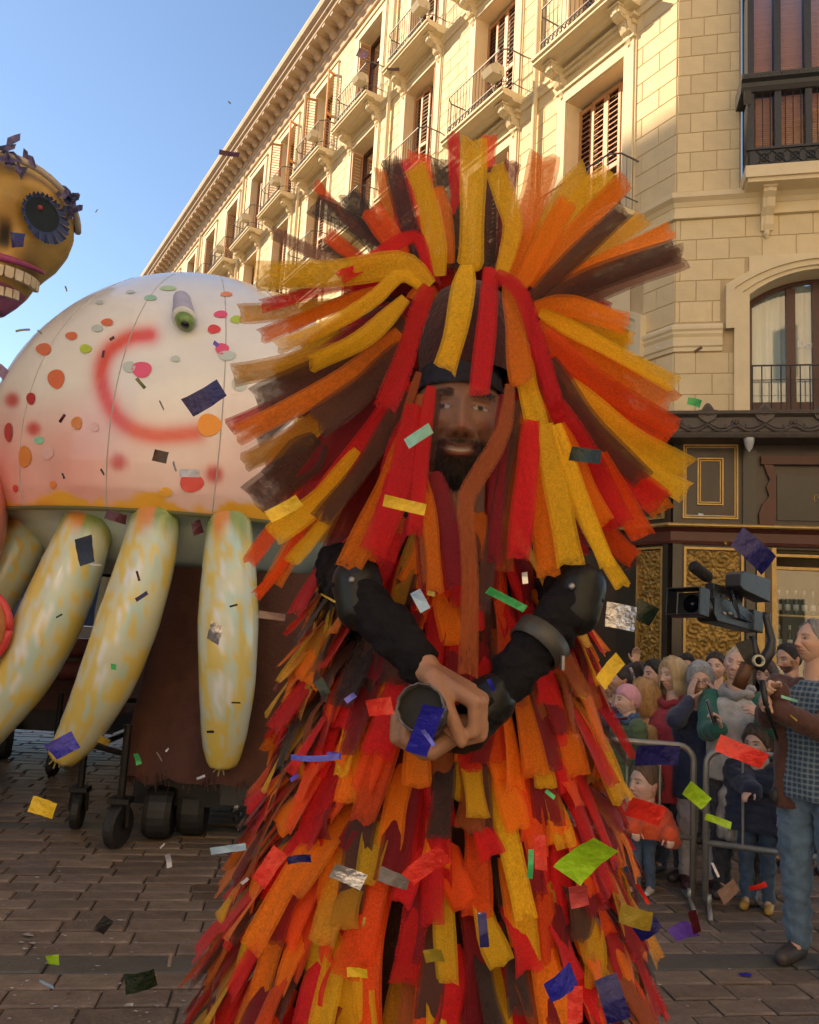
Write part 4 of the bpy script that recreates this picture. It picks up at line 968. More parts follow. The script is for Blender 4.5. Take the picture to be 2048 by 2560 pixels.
def rings(cs, n=20):
    """closed loft of elliptical rings: (centre, rx, ry)"""
    v = []; f = []
    for (c, rx, ry) in cs:
        for k in range(n): a = 2*math.pi*k/n; v.append((c[0]+rx*math.cos(a), c[1]+ry*math.sin(a), c[2]))
    for i in range(len(cs)-1):
        for k in range(n): f.append((i*n+k, i*n+(k+1) % n, (i+1)*n+(k+1) % n, (i+1)*n+k))
    f.append(tuple(range(n))[::-1]); f.append(tuple(range((len(cs)-1)*n, len(cs)*n)))
    return v, f
def fuse(parts, voxel, smooth=3, wr=0., wscale=(14, 14, 9), Mx=None):
    """weld closed shapes into one continuous skin (voxel remesh), with optional fold relief; returns v, f"""
    mb = MB()
    for (v, f) in parts: mb.add(v, f)
    me = bpy.data.meshes.new('tmp'); me.from_pydata(mb.v, [], mb.f); o = bpy.data.objects.new('tmp', me); COL.objects.link(o)
    bmx = bmesh.new(); bmx.from_mesh(me); bmesh.ops.recalc_face_normals(bmx, faces=bmx.faces); bmx.to_mesh(me); bmx.free()
    r = o.modifiers.new('r', 'REMESH'); r.mode = 'VOXEL'; r.voxel_size = voxel
    if smooth: s_ = o.modifiers.new('s', 'SMOOTH'); s_.iterations = smooth; s_.factor = .5
    dg = bpy.context.evaluated_depsgraph_get(); ev = o.evaluated_get(dg); m2 = ev.to_mesh()
    n = len(m2.vertices); V = np.empty(n*3); m2.vertices.foreach_get('co', V); V = V.reshape(-1, 3)
    Nn = np.empty(n*3); m2.vertices.foreach_get('normal', Nn); Nn = Nn.reshape(-1, 3)
    F = [tuple(p.vertices) for p in m2.polygons]
    ev.to_mesh_clear(); bpy.data.objects.remove(o); bpy.data.meshes.remove(me)
    if wr:
        d = np.array([noise.noise(Vector((p[0]*wscale[0], p[1]*wscale[1], p[2]*wscale[2]))) + .5*noise.noise(Vector((p[0]*wscale[0]*2.3+5, p[1]*wscale[1]*2.3, p[2]*wscale[2]*2.3))) for p in V])
        V = V + Nn*(d*wr)[:, None]
    return V, F
def xf(M, V): return [tuple(M @ Vector(p)) for p in V]
def head_surface(th, ph, fat=0.):
    dx, dy, dz = np.sin(th)*np.sin(ph), -np.sin(th)*np.cos(ph), np.cos(th)
    jaw = np.clip(-dz, 0, 1); up = np.clip(dz, 0, 1)
    x = .0755*dx*(1-(.30-fat*.2)*jaw**1.7)*(1+.03*up); y = .094*dy; z = .113*dz
    y = np.where(dy > 0, y*(1.04-.42*jaw**1.3), y*(1+.02*jaw))
    return x, y, z
def head_mesh(nlat, nlon, skin, brow=(.04, .025, .02), lips=None, beard=None, smile=0., age=0., child=False, iris=(.05, .03, .02), fat=0.):
    """face turned to -Y, centre of the head at the origin"""
    t = np.linspace(0.02, math.pi-.02, nlat+1); p = np.linspace(-math.pi, math.pi, nlon, endpoint=False); p = p - .55*np.sin(p)
    TH, PH = np.meshgrid(t, p, indexing='ij'); x, y, z = head_surface(TH, PH, fat)
    w_ = np.clip(np.cos(PH)*1.7, 0, 1)*np.sin(TH)**.3; ax = np.abs(x); d = np.zeros_like(x)
    def g(cx, cz, sx, sz, s=1.): return s*np.exp(-((ax-cx)/sx)**2-((z-cz)/sz)**2)
    nb = .75 if child else 1.
    ridge = np.clip((.030-z)/.062, 0, 1)*(z > -.042); tip = np.exp(-((z+.030)/.011)**2)
    d += nb*(.004*np.exp(-((z-.018)/.02)**2) + .021*ridge**1.25*(1/(1+np.exp(-(z+.041)/.003))))*np.exp(-(x/(.0085+.005*ridge))**2) + nb*.004*tip*np.exp(-(x/.012)**2)
    d += nb*g(.0145, -.034, .0075, .007, .0075)
    d += -g(.032, .008, .018, .013, .0125) + g(.031, .007, .012, .0075, .0075) + g(.031, .0125, .014, .003, .0022) - g(.031, .0155, .014, .002, .0018)
    d += g(.030, .030, .022, .008, .0055) + np.exp(-((z-.07)/.03)**2)*np.exp(-(x/.05)**2)*.002
    d += g(.044, -.020+.006*smile, .020, .018, .006+.005*smile) - g(.050, -.062, .016, .02, .005)
    mz = -.0625 + smile*.010*(ax/.028)**2; mw = .023+.006*smile
    d += np.exp(-((z-mz-.0065)/.0052)**2)*np.exp(-(x/mw)**4)*.0062 + np.exp(-((z-mz+.0075)/.006)**2)*np.exp(-(x/(mw*.85))**4)*.0072 - np.exp(-((z-mz)/.0022)**2)*np.exp(-(x/mw)**4)*.006
    d += np.exp(-(x/.02)**2-((z+.098)/.014)**2)*.010 - np.exp(-(x/.025)**2-((z+.081)/.006)**2)*.003
    d += -(.004+.004*age)*np.exp(-((ax-(.030+.012*np.clip((-.034-z)/.03, 0, 1)))/.004)**2)*np.clip((-.030-z)/.006, 0, 1)*np.clip((z+.066)/.01, 0, 1)
    if age: d += age*.0011*np.sin(z*900)*np.exp(-((z-.062)/.018)**2)*np.exp(-(x/.05)**2)
    y = y - d*w_
    C = np.empty(x.shape+(3,)); C[:] = skin
    nn = np.array([noise.noise(Vector((a*40, b*40, c*40))) for a, b, c in zip(x.ravel(), y.ravel(), z.ravel())]).reshape(x.shape)
    C *= (1+.10*nn)[..., None]
    def mix(c, k):
        nonlocal C
        k = np.clip(k*w_, 0, 1)[..., None]; C = C*(1-k)+np.array(c)*k
    s3 = np.array(skin)
    mix(s3*np.array([1.12, .78, .72]), g(.046, -.022, .02, .016, .55) + np.exp(-(x/.014)**2-((z+.03)/.01)**2)*.5)
    if beard: mix(beard, .92*np.clip(1.6*np.clip((-.040-z-.012*np.clip(1-ax/.02, 0, 1)*0)/.012, 0, 1)*np.clip(1.3-np.exp(-(x/.016)**2-((z-mz)/.006)**2)*.9, 0, 1), 0, 1)*np.where((ax < .034) & (z > -.046) & (z < -.04), .9, 1)); mix(beard, .9*np.clip((ax-.060)/.006, 0, 1)*np.clip((.01-z)/.02, 0, 1))
    lipc = lips if lips is not None else s3*np.array([1.0, .55, .5]); mix(lipc, .8*np.exp(-(((z-mz)/.010)**4))*np.exp(-(x/mw)**6)); mix((.05, .02, .02), .85*np.exp(-((z-mz)/.0018)**2)*np.exp(-(x/mw)**6))
    if smile > .7: mix((.7, .66, .6), np.exp(-((z-mz-.001)/.003)**4)*np.exp(-(x/(mw*.7))**6))
    ex, ez = (ax-.031)/.0140, (z-.0075+.0014*smile)/(.0058-.0026*smile); inside = np.clip((1-(ex**2+ez**2))*4, 0, 1)
    mix((.05, .03, .025), np.clip((1.5-(ex**2+ez**2))*2, 0, 1)*.75); mix((.36, .33, .31), inside); rr = np.hypot(ax-.031, z-.0078); mix(iris, np.clip((.0058-rr)/.0012, 0, 1)*np.clip(inside*2, 0, 1)); mix((.006, .006, .006), np.clip((.0026-rr)/.001, 0, 1))  # dark rim round each eye paints in eyelid shading
    bz = .0275+.004*np.cos((ax-.034)/.02*1.5); mix(brow, .95*np.exp(-((z-bz)/.0042)**2)*np.clip((ax-.012)/.004, 0, 1)*np.clip((.054-ax)/.006, 0, 1))
    mix((.03, .015, .012), .8*np.exp(-((ax-.0085)/.004)**2-((z+.0405)/.0025)**2))
    v = np.stack([x, y, z], -1).reshape(-1, 3); n = nlon; f = []
    for i in range(nlat):
        for k in range(n): f.append((i*n+k, (i+1)*n+k, (i+1)*n+(k+1) % n, i*n+(k+1) % n))
    f.append(tuple(range(n))); f.append(tuple(range(nlat*n, (nlat+1)*n))[::-1])
    C = C.reshape(-1, 3)
    mb = MB()
    for s_ in (-1, 1):
        mb.ball((s_*.077, .008, -.008), (.010, .017, .030), 10, 8); mb.ball((s_*.082, .014, .004), (.007, .014, .02), 8, 6)
    n0 = len(v); v = np.vstack([v, np.array(mb.v)]); f += [tuple(i+n0 for i in q) for q in mb.f]; C = np.vstack([C, np.tile(s3*np.array([1.0, .8, .75]), (len(mb.v), 1))])
    return v, f, C
def hair_mesh(style, seed=0, n=72, m=26):
    ph = np.linspace(-math.pi, math.pi, n, endpoint=False); v = []; f = []
    tab = dict(short=([0, .5, .9, 1.25, 1.6, 2.2, 3.15], [.074, .070, .045, .012, .0, -.055, -.08], .017), crop=([0, .5, .9, 1.25, 1.6, 2.2, 3.15], [.082, .075, .05, .01, -.01, -.055, -.075], .009),
               bob=([0, .45, .75, 1.0, 1.4, 3.15], [.064, .055, .02, -.105, -.135, -.14], .024), puff=([0, .5, .9, 1.2, 1.6, 2.2, 3.15], [.070, .062, .035, .0, -.03, -.075, -.095], .024),
               recede=([0, .5, .9, 1.25, 1.6, 2.2, 3.15], [.098, .088, .045, .012, -.01, -.055, -.075], .010), beanie=([0, .8, 1.3, 1.7, 2.4, 3.15], [.045, .042, .015, -.02, -.055, -.06], .016))[style]
    for p in ph:
        hl = float(np.interp(abs(p), tab[0], tab[1])); 
        for j in range(m+1):
            s_ = j/m
            zt = .113+(hl-.113)*s_ if style != 'bob' else .113+(hl-.113)*s_
            th = math.acos(max(-1, min(1, zt/.113))) if abs(zt) < .113 else (0 if zt > 0 else math.pi)
            thk = tab[2]*(1-s_**7*.95)
            if zt > -.02 or style != 'bob':
                th = th if j else 0.001
                x, y, z = [float(q) for q in head_surface(np.array(th), np.array(p))]
                k = 1+thk/.085
            else:
                x, y, z = [float(q) for q in head_surface(np.array(math.acos(-.02/.113)), np.array(p))]; z = zt; k = (1+thk/.085)*(1+.10*math.sin((-.02-zt)/.12*math.pi*.8))
            st = noise.noise(Vector((p*9+seed, s_*1.6, seed)))*.006 + noise.noise(Vector((math.sin(p)*2.2+seed, math.cos(p)*2.2, s_*3)))*.008*(1 if style != 'beanie' else .2)
            k += st/.085*(1-s_**6)
            v.append((x*k, y*k+.002, (z*k if style != 'bob' or zt > 0 else z+st)))
    for i in range(n):
        for j in range(m): a = i*(m+1)+j; b = ((i+1) % n)*(m+1)+j; f.append((a, a+1, b+1, b))
    return v, f
def hand_parts(w, f, n, side, curl=.4, sc=1., thumb=(.55, .75, .25), tcurl=.3, spread=.0):
    """palm and five fingers as tapered capsules: wrist w, finger direction f, palm normal n; side=+1 puts the thumb on f x n"""
    w = Vector(w); f = Vector(f).normalized(); n = Vector(n); n = (n - f*n.dot(f)).normalized(); a = f.cross(n)*side; P = []
    cl = curl if isinstance(curl, (list, tuple)) else [curl]*4
    for i, (off, kl, fl_) in enumerate(((.031, .090, .95), (.0105, .094, 1.06), (-.0105, .090, .98), (-.030, .080, .78))):
        k = w + (f*kl + a*off)*sc; P.append(rcone(w + a*off*.55*sc + f*.012*sc, k, .0145*sc, .0112*sc, 10))
        d = (f + a*spread*(off/.03)).normalized(); ang = 0; p = k; rr_ = .0098*sc
        for (L_, q) in ((.042, 1.15), (.026, 1.35), (.019, .8)):
            ang += q*cl[i]; dd = d*math.cos(ang)+n*math.sin(ang); e = p + dd*L_*fl_*sc; P.append(rcone(p, e, rr_, rr_*.90, 10)); p = e; rr_ *= .90
    b = w + (f*.022 + a*.024)*sc; td = (f*thumb[0] + a*thumb[1] + n*thumb[2]).normalized(); k = b + td*.040*sc; P.append(rcone(b, k, .0155*sc, .0118*sc, 10))
    td2 = (td*(1-tcurl) + (f*.6+n*.6-a*.2)*tcurl).normalized(); e = k + td2*.032*sc; P.append(rcone(k, e, .0115*sc, .0105*sc, 10)); td3 = (td2*(1-tcurl)+(f*.6+n*.7-a*.35)*tcurl).normalized(); P.append(rcone(e, e+td3*.025*sc, .0105*sc, .0085*sc, 10))
    return P
def ik(s, h, l1, l2, pole):
    s, h = Vector(s), Vector(h); d = h-s; L_ = min(d.length, (l1+l2)*.999); d = d.normalized(); x = (l1*l1-l2*l2+L_*L_)/(2*L_); y = math.sqrt(max(0, l1*l1-x*x)); p = Vector(pole); p = (p-d*p.dot(d)).normalized()
    return s+d*x+p*y, s+d*L_
skin_m = pm('skin', (1, 1, 1), .48, .06, 40, .15, 180, attr=True, spec=.4)
skin_m.node_tree.nodes['Principled BSDF'].inputs['Subsurface Weight'].default_value = .08
skin_m.node_tree.nodes['Principled BSDF'].inputs['Subsurface Radius'].default_value = (.01, .004, .002)

# ------------------------------------------------------------------ the performer
TUL = dict(Y=(.86, .49, .012), O=(.90, .22, .006), R=(.68, .013, .018), M=(.24, .010, .018), B=(.095, .042, .032), K=(.050, .036, .034), V=(.88, .095, .008), G=(.66, .32, .02), C=(.40, .10, .025), P=(.30, .15, .10))
def tulle(c):
    nm = 'tulle_'+c
    if nm in MATS: return MATS[nm]
    m = bpy.data.materials.new(nm); m.use_nodes = True; t = m.node_tree; N = t.nodes; L = t.links; b = N['Principled BSDF']; out = N['Material Output']
    b.inputs['Roughness'].default_value = .7; b.inputs['Sheen Weight'].default_value = .25; b.inputs['Specular IOR Level'].default_value = .25
    at = N.new('ShaderNodeAttribute'); at.attribute_name = 'col'; sp = N.new('ShaderNodeSeparateColor'); L.new(at.outputs['Color'], sp.inputs[0])
    cb = N.new('ShaderNodeCombineXYZ'); L.new(sp.outputs[0], cb.inputs[0]); L.new(sp.outputs[1], cb.inputs[1])
    oi = N.new('ShaderNodeObjectInfo'); L.new(oi.outputs['Random'], cb.inputs[2])
    mp = N.new('ShaderNodeMapping'); mp.inputs['Scale'].default_value = (90, 15, 40); L.new(cb.outputs[0], mp.inputs[0])
    nz = N.new('ShaderNodeTexNoise'); nz.inputs['Scale'].default_value = 1.0; nz.inputs['Detail'].default_value = 2; L.new(mp.outputs[0], nz.inputs[0])
    mr = N.new('ShaderNodeMapRange'); mr.inputs[1].default_value = .3; mr.inputs[2].default_value = .7; mr.inputs[3].default_value = .80; mr.inputs[4].default_value = 1.18; L.new(nz.outputs[0], mr.inputs[0])
    r2 = N.new('ShaderNodeMapRange'); r2.inputs[3].default_value = .8; r2.inputs[4].default_value = 1.15; L.new(oi.outputs['Random'], r2.inputs[0])
    mu = N.new('ShaderNodeMath'); mu.operation = 'MULTIPLY'; L.new(mr.outputs[0], mu.inputs[0]); L.new(r2.outputs[0], mu.inputs[1])
    mx = N.new('ShaderNodeMix'); mx.data_type = 'RGBA'; mx.blend_type = 'MULTIPLY'; mx.inputs['Factor'].default_value = 1; mx.inputs[6].default_value = (*TUL[c], 1); L.new(mu.outputs[0], mx.inputs[7]); L.new(mx.outputs[2], b.inputs['Base Color'])
    # fine net weave as bump
    m3 = N.new('ShaderNodeMapping'); m3.inputs['Scale'].default_value = (150, 34, 1); L.new(cb.outputs[0], m3.inputs[0]); vo = N.new('ShaderNodeTexNoise'); vo.inputs['Scale'].default_value = 1; L.new(m3.outputs[0], vo.inputs[0])
    bp = N.new('ShaderNodeBump'); bp.inputs['Strength'].default_value = .10; bp.inputs['Distance'].default_value = .003; L.new(vo.outputs[0], bp.inputs['Height']); L.new(bp.outputs[0], b.inputs['Normal'])
    tr = N.new('ShaderNodeBsdfTranslucent'); L.new(mx.outputs[2], tr.inputs[0]); a1_ = N.new('ShaderNodeMixShader'); a1_.inputs[0].default_value = .45; L.new(b.outputs[0], a1_.inputs[1]); L.new(tr.outputs[0], a1_.inputs[2])
    tp = N.new('ShaderNodeBsdfTransparent')
    # sheer net: a little see-through everywhere, frayed and thinner towards the cut end
    m4 = N.new('ShaderNodeMapping'); m4.inputs['Scale'].default_value = (14, 3, 17); L.new(cb.outputs[0], m4.inputs[0]); n4 = N.new('ShaderNodeTexNoise'); n4.inputs['Scale'].default_value = 2; n4.inputs['Detail'].default_value = 3; L.new(m4.outputs[0], n4.inputs[0])
    tipr = N.new('ShaderNodeMapRange'); tipr.interpolation_type = 'SMOOTHSTEP'; tipr.inputs[1].default_value = .88; tipr.inputs[2].default_value = 1.03; tipr.inputs[3].default_value = .11; tipr.inputs[4].default_value = .50; L.new(sp.outputs[0], tipr.inputs[0])
    n5 = N.new('ShaderNodeMapRange'); n5.inputs[1].default_value = .3; n5.inputs[2].default_value = .7; n5.inputs[3].default_value = .35; n5.inputs[4].default_value = 1.5; L.new(n4.outputs[0], n5.inputs[0])
    al = N.new('ShaderNodeMath'); al.operation = 'MULTIPLY'; al.use_clamp = True; L.new(tipr.outputs[0], al.inputs[0]); L.new(n5.outputs[0], al.inputs[1])
    ed = N.new('ShaderNodeMath'); ed.operation = 'SUBTRACT'; ed.inputs[1].default_value = .5; L.new(sp.outputs[1], ed.inputs[0]); eb = N.new('ShaderNodeMath'); eb.operation = 'ABSOLUTE'; L.new(ed.outputs[0], eb.inputs[0])
    er = N.new('ShaderNodeMapRange'); er.inputs[1].default_value = .34; er.inputs[2].default_value = .40; er.inputs[4].default_value = .38; L.new(eb.outputs[0], er.inputs[0])
    mxm = N.new('ShaderNodeMath'); mxm.operation = 'MAXIMUM'; L.new(al.outputs[0], mxm.inputs[0]); L.new(er.outputs[0], mxm.inputs[1]); al = mxm
    fx = N.new('ShaderNodeMixShader'); L.new(al.outputs[0], fx.inputs[0]); L.new(a1_.outputs[0], fx.inputs[1]); L.new(tp.outputs[0], fx.inputs[2]); L.new(fx.outputs[0], out.inputs[0])
    MATS[nm] = m; return m
rb = random.Random(21)
def ribbon(name, pts, wd, c, parent, face=None, seg=11, flare=1.15, twist=0.):
    """a strip of folded net along control points"""
    P = [Vector(p) for p in pts]; k = len(P)-1; v = []; col = []; f = []; ph = rb.random()*9
    C = []
    for j in range(seg+1):
        t = j/seg*k; i = min(int(t), k-1); u = t-i; p0, p1, p2, p3 = P[max(i-1, 0)], P[i], P[i+1], P[min(i+2, k)]
        C.append(.5*((2*p1)+(p2-p0)*u+(2*p0-5*p1+4*p2-p3)*u*u+(3*p1-p0-3*p2+p3)*u**3))
    for j in range(seg+1):
        t = j/seg; d = (C[min(j+1, seg)]-C[max(j-1, 0)]).normalized()
        tc_ = face if face is not None else (Vector((0, 0, CAM_H))-C[j]).normalized()
        s_ = d.cross(tc_); s_ = s_.normalized() if s_.length > .05 else d.orthogonal().normalized(); n_ = s_.cross(d).normalized()
        an = twist*(.3+.7*t)+.25*math.sin(t*4+ph); s2 = s_*math.cos(an)+n_*math.sin(an); n2 = n_*math.cos(an)-s_*math.sin(an)
        w_ = wd*(.62+.38*min(1, t*4))*(1+(flare-1)*t)*(1+.06*math.sin(t*9+ph))
        for q in range(5):
            u = (q-2)/2; dep = .10*wd*(abs(u)*1.2-.5)*math.cos(ph) + .05*wd*math.sin(u*4+ph+t*5)
            e = d*(.004*rb.uniform(-1, 1)) if j == seg else Vector()
            v.append(tuple(C[j] + s2*(u*w_/2) + n2*dep + e)); col.append((t, q/4, 0))
    for j in range(seg):
        for q in range(4): a = j*5+q; f.append((a, a+1, a+6, a+5))
    return obj(name, v, f, tulle(c), parent, True, col=np.array(col))
HC = px(1144, 1060, 1.36)
perf = thing('performer', 'stilt performer in a huge headdress and robe of red, orange, yellow and brown tulle strips', 'person', (HC.x, 1.42, 0))
sk = np.array([.25, .135, .085])
def performer():
    hv, hf, hc = head_mesh(150, 220, sk, (.02, .012, .01), beard=(.030, .018, .014), smile=.75, age=.35, iris=(.03, .02, .012))
    hv = [tuple(HC + Vector((p[0]*1.04, p[1]*1.04, p[2]*1.04))) for p in hv]
    sh = [Vector((HC.x+s_*.185, 1.43, HC.z-.27)) for s_ in (-1, 1)]
    el = [px(893, 1478, 1.22), px(1448, 1488, 1.22)]; wr = [px(1060, 1672, 1.13), px(1196, 1788, 1.14)]
    z0 = .47; hip = HC.z-.80
    parts = [rings([((HC.x, 1.43, hip), .15, .11), ((HC.x, 1.43, hip+.2), .14, .10), ((HC.x, 1.43, HC.z-.42), .17, .12), ((HC.x, 1.43, HC.z-.30), .18, .11), ((HC.x, 1.42, HC.z-.22), .09, .08)])]
    parts += chain([(HC.x, 1.42, HC.z-.25), (HC.x, 1.39, HC.z-.06)], [.062, .058])
    for k in range(2):
        parts += chain([sh[k], el[k], wr[k]], [.040, .028, .022])
    for s_ in (-1, 1):
        parts += chain([(HC.x+s_*.085, 1.43, hip), (HC.x+s_*.10, 1.41, hip-.42), (HC.x+s_*.11, 1.45, .50), (HC.x+s_*.11, 1.38, .47)], [.085, .058, .042, .035])
    V, F = fuse(parts, .008, 3)
    # hands: one bare hand over the tube, the other closing round it from below
    tdir = (px(1120, 1835, 1.10)-px(1050, 1768, .86)).normalized()
    h1 = hand_parts(wr[0], (px(1165, 1730, 1.11)-wr[0]), Vector((-.25, .1, -1)), -1, [1.0, .95, .95, .9], 1.0, (.75, .35, .4), .5)
    h1 += [rcone(wr[0]-(wr[0]-el[0]).normalized()*0.0, wr[0]+(el[0]-wr[0]).normalized()*.05, .024, .024)]
    V1, F1_ = fuse(h1, .0032, 3)
    h2 = hand_parts(wr[1], (px(1090, 1858, 1.12)-wr[1]), Vector((-.35, .0, 1)), -1, [.85, .85, .9, .9], 1.02, (.9, -.2, .5), .4)
    h2 += [rcone(wr[1], wr[1]+(el[1]-wr[1]).normalized()*.04, .024, .024)]
    V2, F2_ = fuse(h2, .0032, 3)
    allv = list(map(tuple, hv)); allf = list(hf); allc = list(hc)
    for (v, f, tint) in ((V, F, 1.), (V1, F1_, 1.45), (V2, F2_, 1.2)):
        n0 = len(allv); allv += [tuple(p) for p in v]; allf += [tuple(i+n0 for i in q) for q in f]; allc += [tuple(sk*np.array([1, .95, .9])*tint*(1+.1*noise.noise(Vector(p)*30))) for p in v]
    b = obj('body', allv, allf, skin_m, perf, True, col=np.array(allc))
    mbh = MB(); rq = random.Random(4); hl_ = [(Vector(p)-HC)/1.04 for p in hv]
    for q in hl_:
        if q.y < .02 and ((q.z < -.044 and not (abs(q.x) < .024 and -.073 < q.z < -.050)) or (abs(q.x) > .060 and q.z < .0)) and rq.random() < .22:
            n_ = Vector((q.x*1.2, q.y, q.z*.4)).normalized(); dd = (n_*.55+Vector((q.x*2, 0, -1))*.8+Vector((rq.uniform(-.4, .4), 0, rq.uniform(-.3, .3)))).normalized(); L_ = rq.uniform(.006, .013); t_ = dd.cross(n_).normalized()*.0006; b0 = HC+q*1.04
            mbh.add([b0-t_, b0+t_, b0+dd*L_], [(0, 1, 2)])
        elif q.y < -.05 and .022 < q.z < .035 and .012 < abs(q.x) < .054 and rq.random() < .5:
            dd = Vector((math.copysign(.9, q.x), -.35, .35+rq.uniform(-.3, .2))).normalized(); b0 = HC+q*1.04; mbh.add([b0-Vector((0, 0, .0005)), b0+Vector((0, 0, .0005)), b0+dd*rq.uniform(.005, .009)], [(0, 1, 2)])
    o_ = mbh.go('beard', pm('dark_hair', (.018, .012, .010), .5, .3, 40), perf); o_['kind'] = 'stuff'
    blk = pm('black_knit', (.009, .008, .010), .9, .4, 30, .6, 70, spec=.2)
    lea = pm('black_leather', (.008, .009, .008), .45, .3, 9, .25, 40, spec=.35)
    for k in range(2):
        e2 = el[k].lerp(wr[k], .90 if k == 0 else 1.0)
        V, F = fuse(chain([sh[k], el[k], el[k].lerp(wr[k], .5), e2], [.058, .041, .036, .031]), .005, 2, .009, (20, 20, 44)); obj('sleeve', V, F, blk, perf, True)
        d = (wr[k]-el[k]).normalized()
        V, F = fuse([rcone(el[k]+Vector((0, -.006, .012)), el[k]+Vector((0, -.012, -.020))+d*.01, .041, .036)], .006, 4); pad = obj('elbow_pad', V, F, lea, perf, True)
        c = px(880, 1450, 1.174) if k == 0 else px(1430, 1466, 1.174); m = MB(); m.ball(c, (.0055, .004, .0055), 10, 6); m.go('rivet', steel, pad, True)
        if k == 1:
            m = MB(); c = el[1].lerp(wr[1], .42); a_ = d.orthogonal().normalized(); b_ = d.cross(a_)
            vv = []; ff = []
            for i_, (q, r_) in enumerate(((-.015, .0405), (-.015, .0445), (.015, .0425), (.015, .0385))):
                vv += [tuple(c+d*q+(a_*math.cos(t)+b_*math.sin(t))*r_) for t in np.linspace(0, 2*math.pi, 24, endpoint=False)]
            for i_ in range(4): ff += [(i_*24+k_, i_*24+(k_+1) % 24, ((i_+1) % 4)*24+(k_+1) % 24, ((i_+1) % 4)*24+k_) for k_ in range(24)]
            m.add(vv, ff)
            st = m.go('forearm_strap', pm('grey_leather', (.05, .048, .042), .45, .3, 12), perf, True)
            m = MB(); m.box(c.x+.025, c.x+.029, c.y-.05, c.y-.038, c.z-.035, c.z-.015); m.go('buckle', steel, st)
            V, F = fuse(chain([el[1].lerp(wr[1], .88), wr[1]+d*.035], [.037, .031]), .005, 3, .004, (40, 40, 40)); obj('glove_cuff', V, F, lea, perf, True)
    V, F = fuse([rings([((HC.x, 1.43, HC.z-.95), .17, .13), ((HC.x, 1.43, HC.z-.55), .17, .13), ((HC.x, 1.43, HC.z-.33), .20, .13), ((HC.x, 1.42, HC.z-.24), .10, .09)])] + [p for s_ in (-1, 1) for p in chain([(HC.x+s_*.085, 1.43, hip), (HC.x+s_*.10, 1.41, hip-.42), (HC.x+s_*.11, 1.45, .50)], [.10, .075, .06])], .012, 2, .008); obj('black_suit', V, F, blk, perf, True)
    for s_ in (-1, 1):
        m = MB(); c = Vector((HC.x+s_*.11, 1.43, 0)); m.box(c.x-.03, c.x+.03, c.y-.04, c.y+.03, .02, .47); m.box(c.x-.05, c.x+.05, c.y-.14, c.y+.08, .43, .46); m.box(c.x-.06, c.x+.06, c.y-.10, c.y+.08, .0, .035)
        m.go('stilt', steel_dark, perf)
    # headband and tall cap
    m = MB(); v = []; f = []; n = 40
    for (dz, k) in ((.048, 1.03), (.052, 1.06), (.085, 1.08), (.098, 1.09)):
        for i in range(n):
            a = 2*math.pi*i/n; x, y, z = [float(q) for q in head_surface(np.array(math.acos(min(.95, (dz*.72)/.113))), np.array(a))]; v.append((HC.x+x*k*1.05, HC.y+y*k*1.06, HC.z+dz))
    for j in range(3):
        for i in range(n): f.append((j*n+i, j*n+(i+1) % n, (j+1)*n+(i+1) % n, (j+1)*n+i))
    obj('headband', v, f, pm('navy_band', (.012, .014, .028), .75, .3, 20, .5, 80), perf, True)
    v = []; f = []
    for (dz, r) in ((.085, .086), (.12, .090), (.16, .088), (.20, .080), (.235, .062), (.255, .035), (.262, .004)):
        for i in range(n): a = 2*math.pi*i/n; v.append((HC.x+.012+r*.98*math.cos(a), HC.y+.005+r*1.12*math.sin(a), HC.z+dz))
    for j in range(6):
        for i in range(n): f.append((j*n+i, j*n+(i+1) % n, (j+1)*n+(i+1) % n, (j+1)*n+i))
    return obj('headdress', v, f, pm('maroon_felt', (.045, .010, .010), .9, .3, 20, .5, 90, sheen=.15), perf, True), b
headdress, perf_body = performer()
PXM = 1.3/FPX
